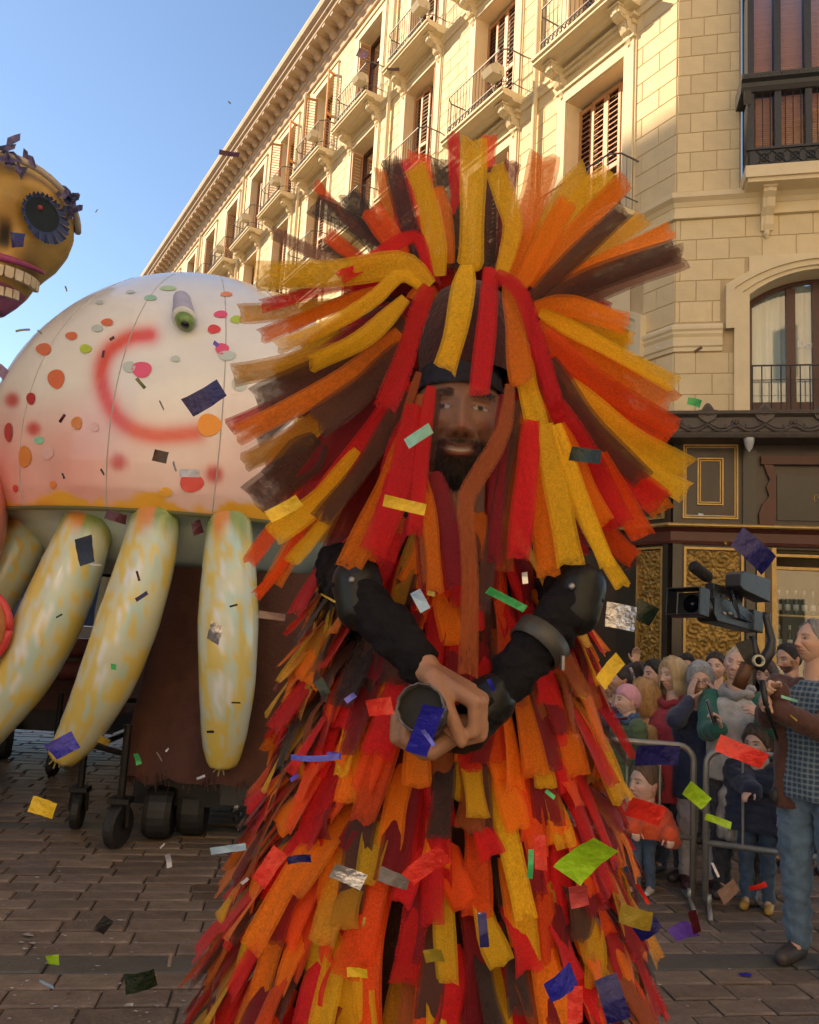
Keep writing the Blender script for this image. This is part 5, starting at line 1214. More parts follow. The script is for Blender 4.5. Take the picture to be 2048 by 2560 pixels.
# ribbons read off one by one: colour, width, path in the frontal plane of the headdress, depth of root and tip
RIB = [('Y', 74, [(1172, 672), (1178, 640), (1182, 500), (1184, 345)], 1.29, 1.27), ('Y', 62, [(1100, 690), (1088, 600), (1066, 500), (1036, 412)], 1.27, 1.24), ('Y', 60, [(1252, 690), (1282, 570), (1262, 490), (1236, 418)], 1.27, 1.27), ('O', 88, [(1262, 700), (1310, 560), (1345, 470), (1362, 385)], 1.30, 1.33),
 ('Y', 74, [(1290, 705), (1360, 570), (1420, 480), (1468, 425)], 1.33, 1.40), ('O', 64, [(1300, 715), (1360, 610), (1422, 500)], 1.29, 1.28), ('Y', 82, [(1315, 700), (1400, 570), (1530, 432)], 1.32, 1.34), ('O', 62, [(1325, 715), (1440, 580), (1566, 448)], 1.30, 1.28), ('B', 58, [(1330, 745), (1440, 640), (1566, 520)], 1.28, 1.25), ('G', 62, [(1335, 750), (1480, 640), (1612, 542)], 1.32, 1.34), ('O', 48, [(1335, 740), (1500, 655), (1682, 574)], 1.30, 1.29), ('B', 74, [(1325, 775), (1480, 700), (1695, 625)], 1.29, 1.27), ('P', 70, [(1400, 760), (1560, 700), (1710, 640)], 1.38, 1.42),
 ('K', 58, [(1060, 670), (1015, 540), (978, 395)], 1.31, 1.34), ('K', 84, [(1150, 670), (1130, 520), (1108, 398)], 1.34, 1.38), ('K', 62, [(1222, 670), (1220, 540), (1216, 420)], 1.33, 1.36), ('R', 62, [(1040, 670), (1010, 520), (1002, 400)], 1.35, 1.42), ('V', 74, [(1075, 650), (1060, 500), (1048, 382)], 1.36, 1.44), ('R', 40, [(1145, 650), (1142, 480), (1132, 330)], 1.35, 1.38), ('V', 44, [(1205, 650), (1218, 450), (1224, 338)], 1.36, 1.42), ('M', 52, [(1240, 660), (1262, 500), (1285, 400)], 1.36, 1.44), ('O', 50, [(1005, 650), (975, 520), (955, 420)], 1.38, 1.46), ('O', 60, [(1120, 660), (1105, 540), (1085, 470)], 1.33, 1.34),
 ('K', 66, [(1020, 690), (900, 570), (782, 512)], 1.32, 1.34), ('K', 60, [(1030, 680), (930, 560), (866, 482)], 1.34, 1.40), ('V', 70, [(1010, 640), (965, 575), (926, 520)], 1.31, 1.30), ('V', 42, [(1000, 700), (890, 640), (818, 585)], 1.33, 1.34), ('V', 32, [(960, 620), (850, 530), (788, 458)], 1.38, 1.44), ('P', 38, [(960, 720), (800, 640), (678, 580)], 1.33, 1.36), ('B', 40, [(980, 710), (880, 650), (800, 610)], 1.36, 1.42),
 ('R', 40, [(1075, 700), (1050, 602), (1010, 598), (940, 640), (850, 695)], 1.26, 1.24), ('R', 34, [(1060, 700), (1000, 655), (930, 668), (850, 700)], 1.28, 1.30), ('Y', 78, [(1075, 715), (1003, 662), (850, 682), (640, 690)], 1.25, 1.24), ('R', 36, [(1000, 700), (860, 712), (655, 765)], 1.27, 1.27), ('R', 34, [(960, 690), (860, 750), (720, 820)], 1.29, 1.30), ('Y', 44, [(1050, 715), (1000, 688), (930, 750), (820, 815), (690, 870)], 1.24, 1.23), ('Y', 54, [(1015, 745), (910, 845), (775, 912)], 1.22, 1.19), ('O', 42, [(970, 720), (800, 780), (652, 842)], 1.26, 1.25), ('G', 54, [(860, 765), (720, 778), (598, 786)], 1.30, 1.30), ('G', 66, [(960, 850), (760, 905), (580, 940)], 1.28, 1.28), ('M', 70, [(1020, 760), (880, 850), (700, 960)], 1.28, 1.30), ('B', 90, [(1010, 800), (840, 910), (640, 1010)], 1.26, 1.26), ('O', 62, [(1000, 830), (850, 950), (590, 1090)], 1.24, 1.24), ('R', 50, [(930, 880), (760, 980), (570, 1070)], 1.30, 1.32), ('B', 84, [(1010, 870), (900, 980), (790, 1060)], 1.23, 1.22),
 ('R', 62, [(1072, 715), (1040, 800), (1010, 900), (962, 1022)], 1.17, 1.15), ('Y', 68, [(1168, 662), (1158, 720), (1140, 830), (1112, 925)], 1.235, 1.20), ('R', 58, [(1226, 668), (1222, 760), (1210, 880), (1196, 990)], 1.235, 1.19), ('O', 66, [(1275, 690), (1288, 780), (1296, 880), (1306, 960)], 1.22, 1.18), ('R', 48, [(1240, 682), (1300, 730), (1340, 840), (1388, 1005)], 1.20, 1.17), ('R', 46, [(1330, 860), (1372, 960), (1400, 1050)], 1.22, 1.20), ('Y', 60, [(1302, 880), (1320, 970), (1350, 1082)], 1.21, 1.19),
 ('R', 44, [(1080, 965), (1064, 1060), (1050, 1180), (1036, 1335)], 1.195, 1.16), ('M', 46, [(1262, 985), (1252, 1100), (1240, 1250), (1234, 1410)], 1.20, 1.17), ('B', 40, [(1090, 980), (1078, 1070), (1068, 1160)], 1.215, 1.20), ('C', 32, [(1048, 930), (1014, 1050), (1004, 1200), (992, 1330)], 1.21, 1.18), ('C', 40, [(1052, 985), (1046, 1120), (1060, 1300), (1076, 1475)], 1.20, 1.16), ('B', 44, [(1030, 1000), (1020, 1150), (1030, 1300)], 1.24, 1.22), ('C', 52, [(1276, 960), (1258, 1080), (1190, 1200), (1164, 1260), (1176, 1420), (1170, 1690)], 1.19, 1.06), ('B', 42, [(1296, 1000), (1262, 1180), (1222, 1400), (1205, 1530)], 1.20, 1.16), ('M', 70, [(1085, 1180), (1120, 1320), (1145, 1470)], 1.19, 1.15), ('M', 60, [(1030, 1180), (1060, 1340), (1080, 1480)], 1.20, 1.16), ('O', 44, [(1060, 1200), (1080, 1350), (1088, 1480)], 1.18, 1.14),
 ('O', 66, [(1335, 770), (1440, 770), (1570, 810)], 1.27, 1.28), ('Y', 46, [(1350, 780), (1500, 860), (1690, 962)], 1.25, 1.26), ('O', 80, [(1350, 800), (1500, 890), (1680, 1010)], 1.27, 1.30), ('Y', 58, [(1400, 800), (1490, 820), (1580, 856)], 1.30, 1.33), ('V', 70, [(1360, 830), (1500, 960), (1690, 1075)], 1.25, 1.27), ('V', 76, [(1380, 880), (1500, 1010), (1680, 1100)], 1.27, 1.30), ('Y', 74, [(1420, 960), (1580, 1100), (1722, 1172)], 1.26, 1.28), ('Y', 62, [(1430, 1000), (1580, 1150), (1716, 1232)], 1.25, 1.25), ('O', 66, [(1400, 960), (1540, 1130), (1660, 1280)], 1.28, 1.32), ('R', 78, [(1380, 960), (1500, 1130), (1655, 1260)], 1.24, 1.26), ('V', 70, [(1370, 940), (1480, 1130), (1610, 1345)], 1.22, 1.24), ('B', 74, [(1370, 900), (1470, 1060), (1610, 1200)], 1.21, 1.22), ('R', 84, [(1390, 1010), (1470, 1160), (1550, 1315)], 1.20, 1.21), ('O', 50, [(1400, 1060), (1460, 1200), (1515, 1310)], 1.19, 1.19), ('M', 70, [(1350, 900), (1420, 1060), (1500, 1220)], 1.22, 1.23),
 ('Y', 70, [(1366, 1060), (1392, 1220), (1428, 1412)], 1.18, 1.17), ('Y', 46, [(1392, 1060), (1450, 1240), (1520, 1418)], 1.17, 1.15), ('Y', 40, [(1400, 1150), (1470, 1320), (1560, 1470)], 1.19, 1.17), ('R', 64, [(1330, 1050), (1316, 1200), (1296, 1400)], 1.19, 1.17), ('O', 66, [(1335, 1080), (1350, 1250), (1372, 1440)], 1.20, 1.19), ('C', 44, [(1310, 1060), (1280, 1250), (1262, 1430)], 1.21, 1.20), ('V', 60, [(1460, 1250), (1540, 1360), (1590, 1400)], 1.24, 1.24), ('B', 60, [(1420, 1100), (1500, 1290), (1580, 1420)], 1.24, 1.26),
 ('R', 76, [(1035, 1010), (1000, 1200), (930, 1380)], 1.19, 1.16), ('O', 70, [(1030, 1060), (960, 1240), (870, 1420)], 1.20, 1.18), ('R', 70, [(1040, 1030), (990, 1150), (960, 1400)], 1.21, 1.18), ('B', 56, [(1020, 980), (920, 1150), (800, 1300)], 1.21, 1.20), ('R', 62, [(1020, 950), (900, 1120), (770, 1290)], 1.23, 1.23), ('M', 76, [(1010, 930), (870, 1080), (700, 1220)], 1.25, 1.27), ('M', 66, [(1000, 960), (850, 1130), (720, 1330)], 1.26, 1.28), ('Y', 66, [(900, 1130), (800, 1250), (680, 1340)], 1.23, 1.22), ('Y', 40, [(880, 1200), (800, 1320), (728, 1406)], 1.21, 1.20), ('B', 110, [(800, 1100), (720, 1180), (640, 1260)], 1.26, 1.26), ('G', 60, [(860, 1000), (740, 1090), (610, 1160)], 1.28, 1.29), ('V', 44, [(760, 1230), (680, 1330), (620, 1410)], 1.28, 1.28), ('V', 30, [(770, 1300), (700, 1420), (640, 1490)], 1.27, 1.27), ('O', 60, [(840, 1180), (760, 1320), (680, 1460)], 1.27, 1.28)]
for (c, wpx, pts, y0, y1) in RIB:
    n = len(pts); w_ = .92*wpx*(y0+y1)/2/FPX
    ribbon('headdress_ribbon', [px(x, y, lerp(y0, y1, i/(n-1))) for i, (x, y) in enumerate(pts)], w_, c, headdress, twist=rb.uniform(-.25, .25), flare=1.05)
# the rest of the ball of ribbons: sides, back and layers between
RT = ([0, 45, 80, 110, 135, 160, 180, 200, 225, 250, 270, 300, 330, 360], [430, 480, 470, 520, 560, 540, 520, 560, 610, 590, 530, 450, 430, 430])
HC2 = Vector((HC.x+.01, 1.42, HC.z+.14))
for k in range(196):
    an = rb.uniform(0, 360); dep = rb.uniform(-.06, .42) if k % 2 else rb.uniform(-.06, .10)
    if 140 < an < 215: dep = max(dep, .08)
    Rm = table(*RT, an)*PXM*1.08*rb.uniform(.66, .97)*math.cos(min(1.2, dep*1.6)); a = R(an); s_ = Vector((math.sin(a), 0, math.cos(a)))
    root = HC2 + Vector((s_.x*.085, dep*.25, s_.z*.08 - .02)); tip = HC2 + s_*Rm + Vector((0, dep, -.04-.05*rb.random()))
    mid = root.lerp(tip, .5) + Vector((0, 0, .05+.03*rb.random()))
    c = rb.choices('YOVRMBKGC', [10, 14, 11, 20, 18, 13, 6, 5, 8])[0]
    ribbon('headdress_ribbon', [root, mid, tip], rb.uniform(.028, .044), c, headdress, twist=rb.uniform(-.6, .6), face=(Vector((s_.x*.3, -1+dep*3, .3))).normalized() if dep < .25 else None)
inner = {}
for k in range(210):
    an = rb.uniform(0, 360); dep = rb.uniform(-.07, .14)
    if 140 < an < 222: dep = max(dep, .09)
    Rm = table(*RT, an)*PXM*1.06*rb.uniform(.55, .96); a = R(an); s_ = Vector((math.sin(a), 0, math.cos(a)))
    root = HC2 + Vector((s_.x*.08, dep*.3, s_.z*.075-.02)); tip = HC2 + s_*Rm + Vector((rb.uniform(-.02, .02), dep, -.05-.04*rb.random())); mid = root.lerp(tip, .5)+Vector((0, 0, .04+.03*rb.random()))
    inner.setdefault(rb.choices('YOVRMBKGC', [9, 14, 12, 22, 18, 12, 5, 4, 8])[0], []).append(([root, mid, tip], rb.uniform(.016, .028), (Vector((s_.x*.3+rb.uniform(-.3, .3), -1, .3))).normalized()))
for k in range(110):                        # deep red and brown strips that close the gaps behind
    an = rb.choice([rb.uniform(200, 345), rb.uniform(15, 150)]); dep = rb.uniform(-.10, .03); Rm = table(*RT, an)*PXM*rb.uniform(.45, .82); a = R(an); s_ = Vector((math.sin(a), 0, math.cos(a)))
    root = HC2 + Vector((s_.x*.085, -.04, s_.z*.08-.02)); tip = HC2 + s_*Rm + Vector((0, dep, -.05)); inner.setdefault(rb.choices('RMBCO', [22, 28, 16, 12, 10])[0], []).append(([root, root.lerp(tip, .5)+Vector((0, 0, .04)), tip], rb.uniform(.030, .045), Vector((s_.x*.3, -1, .3)).normalized()))
def layer(name, byc, parent, sg):
    for c, lst in byc.items():
        vs = []; fs = []; cs = []
        for (pts, wd, o) in lst:
            t_ = ribbon('tmp', pts, wd, c, parent, face=o.normalized(), seg=sg); n0 = len(vs); vs += [tuple(v_.co) for v_ in t_.data.vertices]; fs += [tuple(i+n0 for i in p_.vertices) for p_ in t_.data.polygons]; cs += [(i//5/sg, (i % 5)/4, 0) for i in range(5*(sg+1))]; me_ = t_.data; bpy.data.objects.remove(t_); bpy.data.meshes.remove(me_)
        o_ = obj(name, np.array(vs)+np.array(WL[parent.name]), fs, tulle(c), parent, True, col=np.array(cs)); o_['kind'] = 'stuff'
layer('thin_ribbon_layer', inner, headdress, 8)
# robe: tiers of strips over a dark under-robe
robe_v = []; robe_f = []; n = 48
ZR = [2.0, 1.85, 1.70, 1.45, 1.2, .95, .70, .45, .35]; RR = [.10, .195, .23, .275, .33, .38, .415, .44, .45]
rz = lambda z: float(np.interp(z, ZR[::-1], RR[::-1]))
AX = Vector((HC.x+.005, 1.47, 0))
for z in np.linspace(1.88, .36, 24):
    for i in range(n): a = 2*math.pi*i/n; r_ = rz(z)*(.80+.03*math.sin(i*5)); robe_v.append((AX.x+r_*math.sin(a), AX.y-r_*math.cos(a)*.80, z))
for j in range(23):
    for i in range(n): robe_f.append((j*n+i, j*n+(i+1) % n, (j+1)*n+(i+1) % n, (j+1)*n+i))
robe = obj('under_robe', robe_v, robe_f, pm('dark_net', (.030, .012, .010), .9, .4, 20, .5, 60), perf, True)
cnt = 0; back = []
for ti, z in enumerate(np.linspace(1.90, .86, 22)):
    nn_ = 14
    for side_ in (0, 1):
        for k in range(nn_ if side_ == 0 else 6):
            a = (-1.75 + 3.5*(k+.5*(ti % 2)+rb.uniform(-.3, .3))/nn_) if side_ == 0 else (1.8 + 2.7*(k+rb.random())/6)
            o = Vector((math.sin(a), -math.cos(a)*.82, 0)); L_ = rb.uniform(.13, .23)
            r0, r1, r2 = rz(z)*.86, rz(z-L_*.5)*1.0+rb.uniform(0, .02), rz(z-L_)*1.035+rb.uniform(.004, .055)
            sw = Vector((rb.uniform(-.022, .022), 0, 0)); zz = z+rb.uniform(-.035, .035)
            pts = [AX+o*r0+Vector((0, 0, zz)), AX+o*r1+Vector((0, 0, zz-L_*.45))+sw*.4, AX+o*r2+Vector((0, 0, zz-L_))+sw]
            c = rb.choices('YOVRMBKGC', [12, 17, 12, 22, 13, 11, 3, 6, 8])[0]
            if side_ == 0 and cnt < 300: ribbon('robe_ribbon', pts, rb.uniform(.030, .047), c, robe, face=(o+Vector((0, 0, .15))).normalized(), twist=rb.uniform(-.35, .35), seg=9); cnt += 1
            else: back.append((pts, rb.uniform(.036, .056), c, o))
for ti, z in enumerate(np.linspace(1.86, .92, 19)):      # short strips tucked between the long ones
    for k in range(16):
        a = -1.7+3.4*(k+rb.random())/16; o = Vector((math.sin(a), -math.cos(a)*.82, 0)); L_ = rb.uniform(.07, .13); zz = z+rb.uniform(-.03, .03); r_ = rb.uniform(.0, .05); sw = Vector((rb.uniform(-.02, .02), 0, 0))
        back.append(([AX+o*(rz(zz)*.97)+Vector((0, 0, zz)), AX+o*(rz(zz-L_*.5)*1.04+r_*.5)+Vector((0, 0, zz-L_*.5)), AX+o*(rz(zz-L_)*1.04+r_*.7)+Vector((0, 0, zz-L_))+sw], rb.uniform(.028, .042), rb.choices('YOVRMBKGC', [11, 17, 13, 24, 16, 9, 3, 5, 6])[0], o))
byc = {}
for (pts, wd, c, o) in back: byc.setdefault(c, []).append((pts, wd, o))
layer('short_ribbon_layer', byc, robe, 7)
# confetti tube in the hands
tb0, tb1 = px(1050, 1768, 1.02), px(1100, 1825, 1.26)
tube_o = thing('confetti_tube', 'short foil lined tube held in both hands by the tulle performer', 'tube', tb0)
m = MB(); ax_ = (tb1-tb0).normalized(); a_ = ax_.orthogonal().normalized(); b_ = ax_.cross(a_); v = []; f = []
for (d, r) in ((.16, .023), (.0, .0285), (0, .031), (.18, .031), (.18, .001)):
    for k in range(28): t = 2*math.pi*k/28; v.append(tb0 + ax_*d + (a_*math.cos(t)+b_*math.sin(t))*r*(1+.04*math.sin(k*2.7)*(d < .01)))
for j in range(4):
    for k in range(28): f.append((j*28+k, j*28+(k+1) % 28, (j+1)*28+(k+1) % 28, (j+1)*28+k))
obj('tube_wall', v, f, pm('silver_foil', (.10, .09, .09), .3, .4, 40, .5, 60, metal=.6), tube_o, True)
v = [tuple(tb0+ax_*.012+(a_*math.cos(2*math.pi*k/20)+b_*math.sin(2*math.pi*k/20))*.0278) for k in range(20)]; obj('tube_shade_disc', v, [tuple(range(20))], pm('tube_shade_black', (.01, .01, .012), .8), tube_o)  # black disc near the mouth stands in for the shade inside
# ------------------------------------------------------------------ crowd barriers
galv = pm('galvanised_tube', (.30, .29, .26), .42, .18, 14, .1, 60, metal=.55)
def barrier(label, a, b, zt=.99, zl=.41, bars=10, r=.021):
    a, b = Vector(a), Vector(b); d = (b-a).normalized(); t = thing('crowd_barrier', label, 'barrier', a, 'crowd barriers along the kerb'); m = MB(); k = .10
    path = [a+Vector((0, 0, .06))]
    for q in range(6): an = math.pi/2*q/5; path.append(a + d*(k-k*math.cos(an)) + Vector((0, 0, zt-k+k*math.sin(an))))
    for q in range(6): an = math.pi/2*(1-q/5); path.append(b - d*(k-k*math.cos(an)) + Vector((0, 0, zt-k+k*math.sin(an))))
    path.append(b+Vector((0, 0, .06))); m.tube(path, r, 8); m.go('frame', galv, t, True)
    m = MB(); m.tube([a+Vector((0, 0, zl)), b+Vector((0, 0, zl))], r*.95, 8); m.go('lower_rail', galv, t, True)
    L_ = (b-a).length
    for q in range(1, bars):
        p = a+d*(L_*q/bars); mm = MB(); mm.tube([p+Vector((0, 0, zl)), p+Vector((0, 0, zt))], .0085, 6, False); mm.go('bar', galv, t, True)
    nrm = Vector((-d.y, d.x, 0))
    for p in (a+d*.02, b-d*.02):
        mm = MB(); mm.tube([p-nrm*.22+Vector((0, 0, .012)), p+Vector((0, 0, .035)), p+nrm*.22+Vector((0, 0, .012))], .016, 6); mm.tube([p+Vector((0, 0, .02)), p+Vector((0, 0, .10))], .019, 8); mm.go('foot', galv, t, True)
    return t
pA = gnd(1740, 2262); pB = gnd(1752, 2275)
barrier('galvanised crowd barrier that the orange jacketed child holds on to', (pA.x-1.9, pA.y+.35, 0), (pA.x-.02, pA.y, 0), bars=9)
barrier('galvanised crowd barrier beside the cameraman in jeans', (pB.x+.03, pB.y, 0), (pB.x+1.9, pB.y-.62, 0), bars=9)

# ------------------------------------------------------------------ people
def cloth(name, col, rough=.85, bump=.5, bs=70, var=.28): return pm('cloth_'+name, col, rough, var, 9, bump, bs, sheen=.15)
SK = dict(fair=(.66, .43, .33), tan=(.50, .30, .21), warm=(.62, .39, .28))
def person(label, head_px, Y, yaw=0, hs=1., skin='fair', hair=('short', (.1, .06, .04)), coat=(.05, .05, .06), coat_len=.52, trousers=(.05, .07, .12), shoes=(.05, .04, .04), hyaw=0, hpitch=0, hroll=0, L=None, Rr=None, hl=None, hr=None, bulk=1., age=.3, smile=.2, beard=None, brow=(.10, .07, .05), child=False, collar=None, legs=True, puffy=False, group=None, coatmat=None, glasses=False, lod=1., sleeve=None, stand=None, cm=None):
    hc = px(*head_px, Y); t = thing('person', label, 'person', (hc.x, hc.y, 0), group)
    hz = hc.z; H = hz+.118*hs; s_ = H/1.70; sh_z = hz-(.215 if not child else .165)*hs; hip = .52*H; sw = (.112 if not child else .125)*H
    Ry_ = Matrix.Rotation(R(yaw), 4, 'Z'); O = Vector((hc.x, hc.y, 0)); W = lambda p: O + (Ry_ @ Vector(p))
    skc = np.array(SK[skin])
    # head
    hv, hf, hcol = head_mesh(int(84*lod), int(112*lod), skc, brow, beard=beard, smile=smile, age=age, child=child, fat=.5 if child else .1)
    Mh = T(hc) @ Matrix.Rotation(R(yaw+hyaw), 4, 'Z') @ Matrix.Rotation(R(hroll), 4, 'Y') @ Matrix.Rotation(R(-hpitch), 4, 'X') @ Matrix.Scale(hs, 4)
    hv = xf(Mh, hv); allv = hv; allf = list(hf); allc = [tuple(c) for c in hcol]
    l1, l2 = .17*H, .15*H; parts = []; sleeves = []; hands = []
    bodyring = rings([((0, .0, hip-.05), .15*s_, .10*s_), ((0, 0, hip+.15*s_), .13*s_, .09*s_), ((0, 0, sh_z-.12*s_), .16*s_, .10*s_), ((0, .01, sh_z), .10*s_, .06*s_)]); parts.append((xf(T(O) @ Ry_, bodyring[0]), bodyring[1]))
    parts += chain([W((0, .015, sh_z-.03)), hc+(Mh.to_3x3() @ Vector((0, .02, -.06)))], [.062*hs, .052*hs])
    for sd_, tg, hp in ((-1, Rr, hr), (1, L, hl)):
        sh = W((sd_*sw*.88, .01, sh_z-.045*s_))
        if tg is None: el = W((sd_*(sw+.05*s_), .03, sh_z-.045*s_-l1)); wr = W((sd_*(sw+.045*s_), -.05*s_, sh_z-.045*s_-l1-l2*.98))
        else: el, wr = ik(sh, tg, l1, l2, Ry_ @ Vector((sd_*.6, .35, -1)))
        parts += chain([sh, el, wr], [.05*s_, .038*s_, .026*s_])
        sl = el.lerp(wr, .93); bs = (1.22 if puffy else 1.)*bulk; sleeves += chain([sh, el, sl], [.078*s_*bs, .060*s_*bs, .050*s_*bs])
        f = hp[0] if hp else (wr-el); n_ = hp[1] if hp else (Ry_ @ Vector((-sd_, 0, 0))); cu = hp[2] if hp else .45; side = hp[3] if hp and len(hp) > 3 else -sd_
        hands.append(fuse(hand_parts(wr, f, n_, side, cu, .92*hs if not child else .66, (.6, .7, .25), .3) + [rcone(wr, wr.lerp(el, .25), .026*s_, .030*s_)], .0055 if not child else .0045, 2))
    for sd_ in (-1, 1): parts += chain([W((sd_*.085*s_, 0, hip)), W((sd_*.09*s_, -.01, .28*H)), W((sd_*.09*s_, .02, .05*H)), W((sd_*.10*s_, -.10*s_, .03))], [.075*s_, .05*s_, .035*s_, .03*s_])
    V, F = fuse(parts, .013*max(.7, s_), 2)
    for (v, f) in [(V, F)]+hands:
        n0 = len(allv); allv = list(allv)+[tuple(p) for p in v]; allf += [tuple(i+n0 for i in q) for q in f]; allc += [tuple(skc*(1+.12*noise.noise(Vector(p)*25))) for p in v]
    obj('body', allv, allf, skin_m, t, True, col=np.array(allc))
    # hair
    if hair:
        v, f = hair_mesh(hair[0], seed=len(label) % 17)
        if hair[0] != 'beanie':
            rh = random.Random(len(label)); nv = len(v); mrow = 27; v = list(v); f = list(f)
            for _ in range(int(170*lod)):
                i = rh.randrange(72); j0 = rh.randrange(2, 18); L2 = rh.randint(5, 9); o_ = rh.uniform(1.015, 1.07); n0 = len(v)
                for j in range(j0, min(j0+L2, 26)):
                    p_ = Vector(v[i*mrow+j]); w2 = .004*(1-abs((j-j0)/L2-.4)); k2 = o_+.012*math.sin(j*.9); t2 = Vector((-p_.y, p_.x, 0)).normalized()*w2; v += [tuple(p_*k2-t2), tuple(p_*k2+t2)]
                for q in range((len(v)-n0)//2-1): f.append((n0+2*q, n0+2*q+1, n0+2*q+3, n0+2*q+2))
        obj('beanie' if hair[0] == 'beanie' else 'hair', xf(Mh, v), f, pm('hair_%.2f_%.2f' % hair[1][:2], hair[1], .55, .35, 5, .7, 40, stretch=(6, 6, 1), sheen=.1) if hair[0] != 'beanie' else cloth('beanie', hair[1]), t, True)
    # coat with sleeves, trousers, shoes
    cz = hip*(1-coat_len*.0) - coat_len*.0; hem = hip-(coat_len-.40)*H*.6; b_ = bulk*(1.10 if puffy else 1.0)
    cr = rings([((0, .0, hem), .190*s_*b_, .150*s_*b_), ((0, 0, hip+.02*s_), .185*s_*b_, .145*s_*b_), ((0, 0, hip+.2*s_), .172*s_*b_, .130*s_*b_), ((0, 0, sh_z-.16*s_), .195*s_*b_, .140*s_*b_), ((0, .005, sh_z-.05*s_), .165*s_*b_, .115*s_*b_), ((0, .012, sh_z+.012*s_), .085*s_, .075*s_)])
    torso = (xf(T(O) @ Ry_, cr[0]), cr[1]); wr_ = .018 if puffy else .011
    ws = (9, 9, 26) if puffy else (13, 13, 8)
    V, F = fuse([torso] + (sleeves if sleeve is None else []), .011 if s_ < .8 else .013, 2, wr_*s_, ws); obj('coat', V, F, coatmat or cloth('c%.3f%.3f%.3f' % coat, coat), t, True)
    if sleeve is not None: V, F = fuse(sleeves, .012, 2, .010, (16, 16, 12)); obj('sleeves', V, F, cloth('s%.3f%.3f%.3f' % sleeve, sleeve), t, True)
    if legs:
        for sd_ in (-1, 1):
            V, F = fuse(chain([W((sd_*.088*s_, .0, hip-.02)), W((sd_*.095*s_, -.015, .28*H)), W((sd_*.095*s_, .015, .055*H))], [.105*s_, .078*s_, .062*s_]), .013*max(.7, s_), 1, .017*s_, (15, 15, 19)); obj('trouser_leg', V, F, cloth('t%.3f%.3f%.3f' % trousers, trousers, .8), t, True)
            V, F = fuse([rcone(W((sd_*.10*s_, .02, .045*s_)), W((sd_*.11*s_, -.15*s_, .035*s_)), .048*s_, .040*s_)] + [rcone(W((sd_*.10*s_, .02, .05*s_)), W((sd_*.10*s_, .02, .10*s_)), .045*s_, .045*s_)], .009, 1)
            V[:, 2] = np.maximum(V[:, 2], .006)
            sh_o = obj('shoe', V, F, pm('shoe_%.2f_%.2f' % shoes[:2], shoes, .5, .2, 20, .2, 60), t, True)
            so_ = V.copy(); mn = V[:, :2].mean(0); m = MB()
    if collar is not None:
        c = W((0, -.005, sh_z+.035*s_)); m = MB(); m.tube([c+(Ry_ @ Vector((.085*s_*math.cos(a)*1.1, .085*s_*math.sin(a), -.02*s_*math.sin(a)*-1+.012*math.sin(a*5)))) for a in np.linspace(0, 2*math.pi, 22)], [.034*s_*(1+.2*math.sin(k*1.7)) for k in range(22)], 8); m.go('scarf', cloth('col%.3f%.3f%.3f' % collar, collar), t, True)
    if glasses:
        m = MB()
        for e_ in (-1, 1): m.tube([Mh @ Vector((e_*.032+.022*math.cos(a), -.100-.004*abs(math.cos(a)), .006+.016*math.sin(a))) for a in np.linspace(0, 2*math.pi, 16)], .0016, 5); m.tube([Mh @ Vector((e_*.054, -.098, .010)), Mh @ Vector((e_*.078, -.02, .010)), Mh @ Vector((e_*.079, .01, .0))], .0016, 5)
        m.tube([Mh @ Vector((-.010, -.104, .010)), Mh @ Vector((.010, -.104, .010))], .0016, 5); m.go('glasses', pm('thin_frame', (.12, .09, .08), .3, .1, metal=.5), t)
    return t, W, Mh, hc
# grey-haired woman with both hands on her cheeks
gh = px(1752, 1703, 5.75)
person('grey haired woman in a navy coat with glasses, both hands pressed to her cheeks', (1752, 1703), 5.75, -12, 1.0, 'warm', ('puff', (.38, .39, .40)), coat=(.020, .026, .058), coat_len=.62, trousers=(.48, .42, .40), shoes=(.09, .02, .02), hyaw=-8, hpitch=-4, age=.9, smile=0, brow=(.18, .17, .16),
       Rr=gh+Vector((-.105, -.075, -.135)), L=gh+Vector((.085, -.085, -.135)), hr=(Vector((.10, -.08, 1)), Vector((1, .25, 0)), .12, -1), hl=(Vector((-.25, -.10, 1)), Vector((-.8, .45, 0)), .28, 1), glasses=True, bulk=1.15)
person('blonde bobbed woman in a red coat looking along the street', (1682, 1690), 5.95, -52, 1.0, 'warm', ('bob', (.52, .37, .19)), coat=(.46, .05, .065), coat_len=.70, hyaw=-14, age=.6, smile=.2, brow=(.3, .2, .12), bulk=1.18, collar=(.30, .02, .03))
wg, Wg, Mg, hg = person('smiling woman with cropped pale hair, grey quilted vest and green sleeves', (1842, 1662), 5.55, -30, 1.0, 'warm', ('crop', (.66, .55, .40)), coat=(.46, .43, .39), sleeve=(.022, .12, .080), coat_len=.50, trousers=(.05, .05, .06), hyaw=-4, hroll=14, hpitch=4, age=.5, smile=.95, brow=(.3, .2, .12), collar=(.30, .29, .28), bulk=1.15,
       Rr=px(1800, 1822, 5.22), hr=(Vector((-.25, -.1, 1)), Vector((-.9, -.1, .1)), .75, 1), L=px(1905, 1800, 5.3))
person('bearded man with dark cropped hair and a pale blue collar behind the cameraman', (1972, 1648), 6.25, -62, 1.0, 'tan', ('crop', (.016, .012, .010)), coat=(.02, .02, .025), coat_len=.55, hyaw=-8, hpitch=-10, age=.2, smile=0, beard=(.014, .010, .009), brow=(.015, .01, .01), collar=(.42, .50, .66))
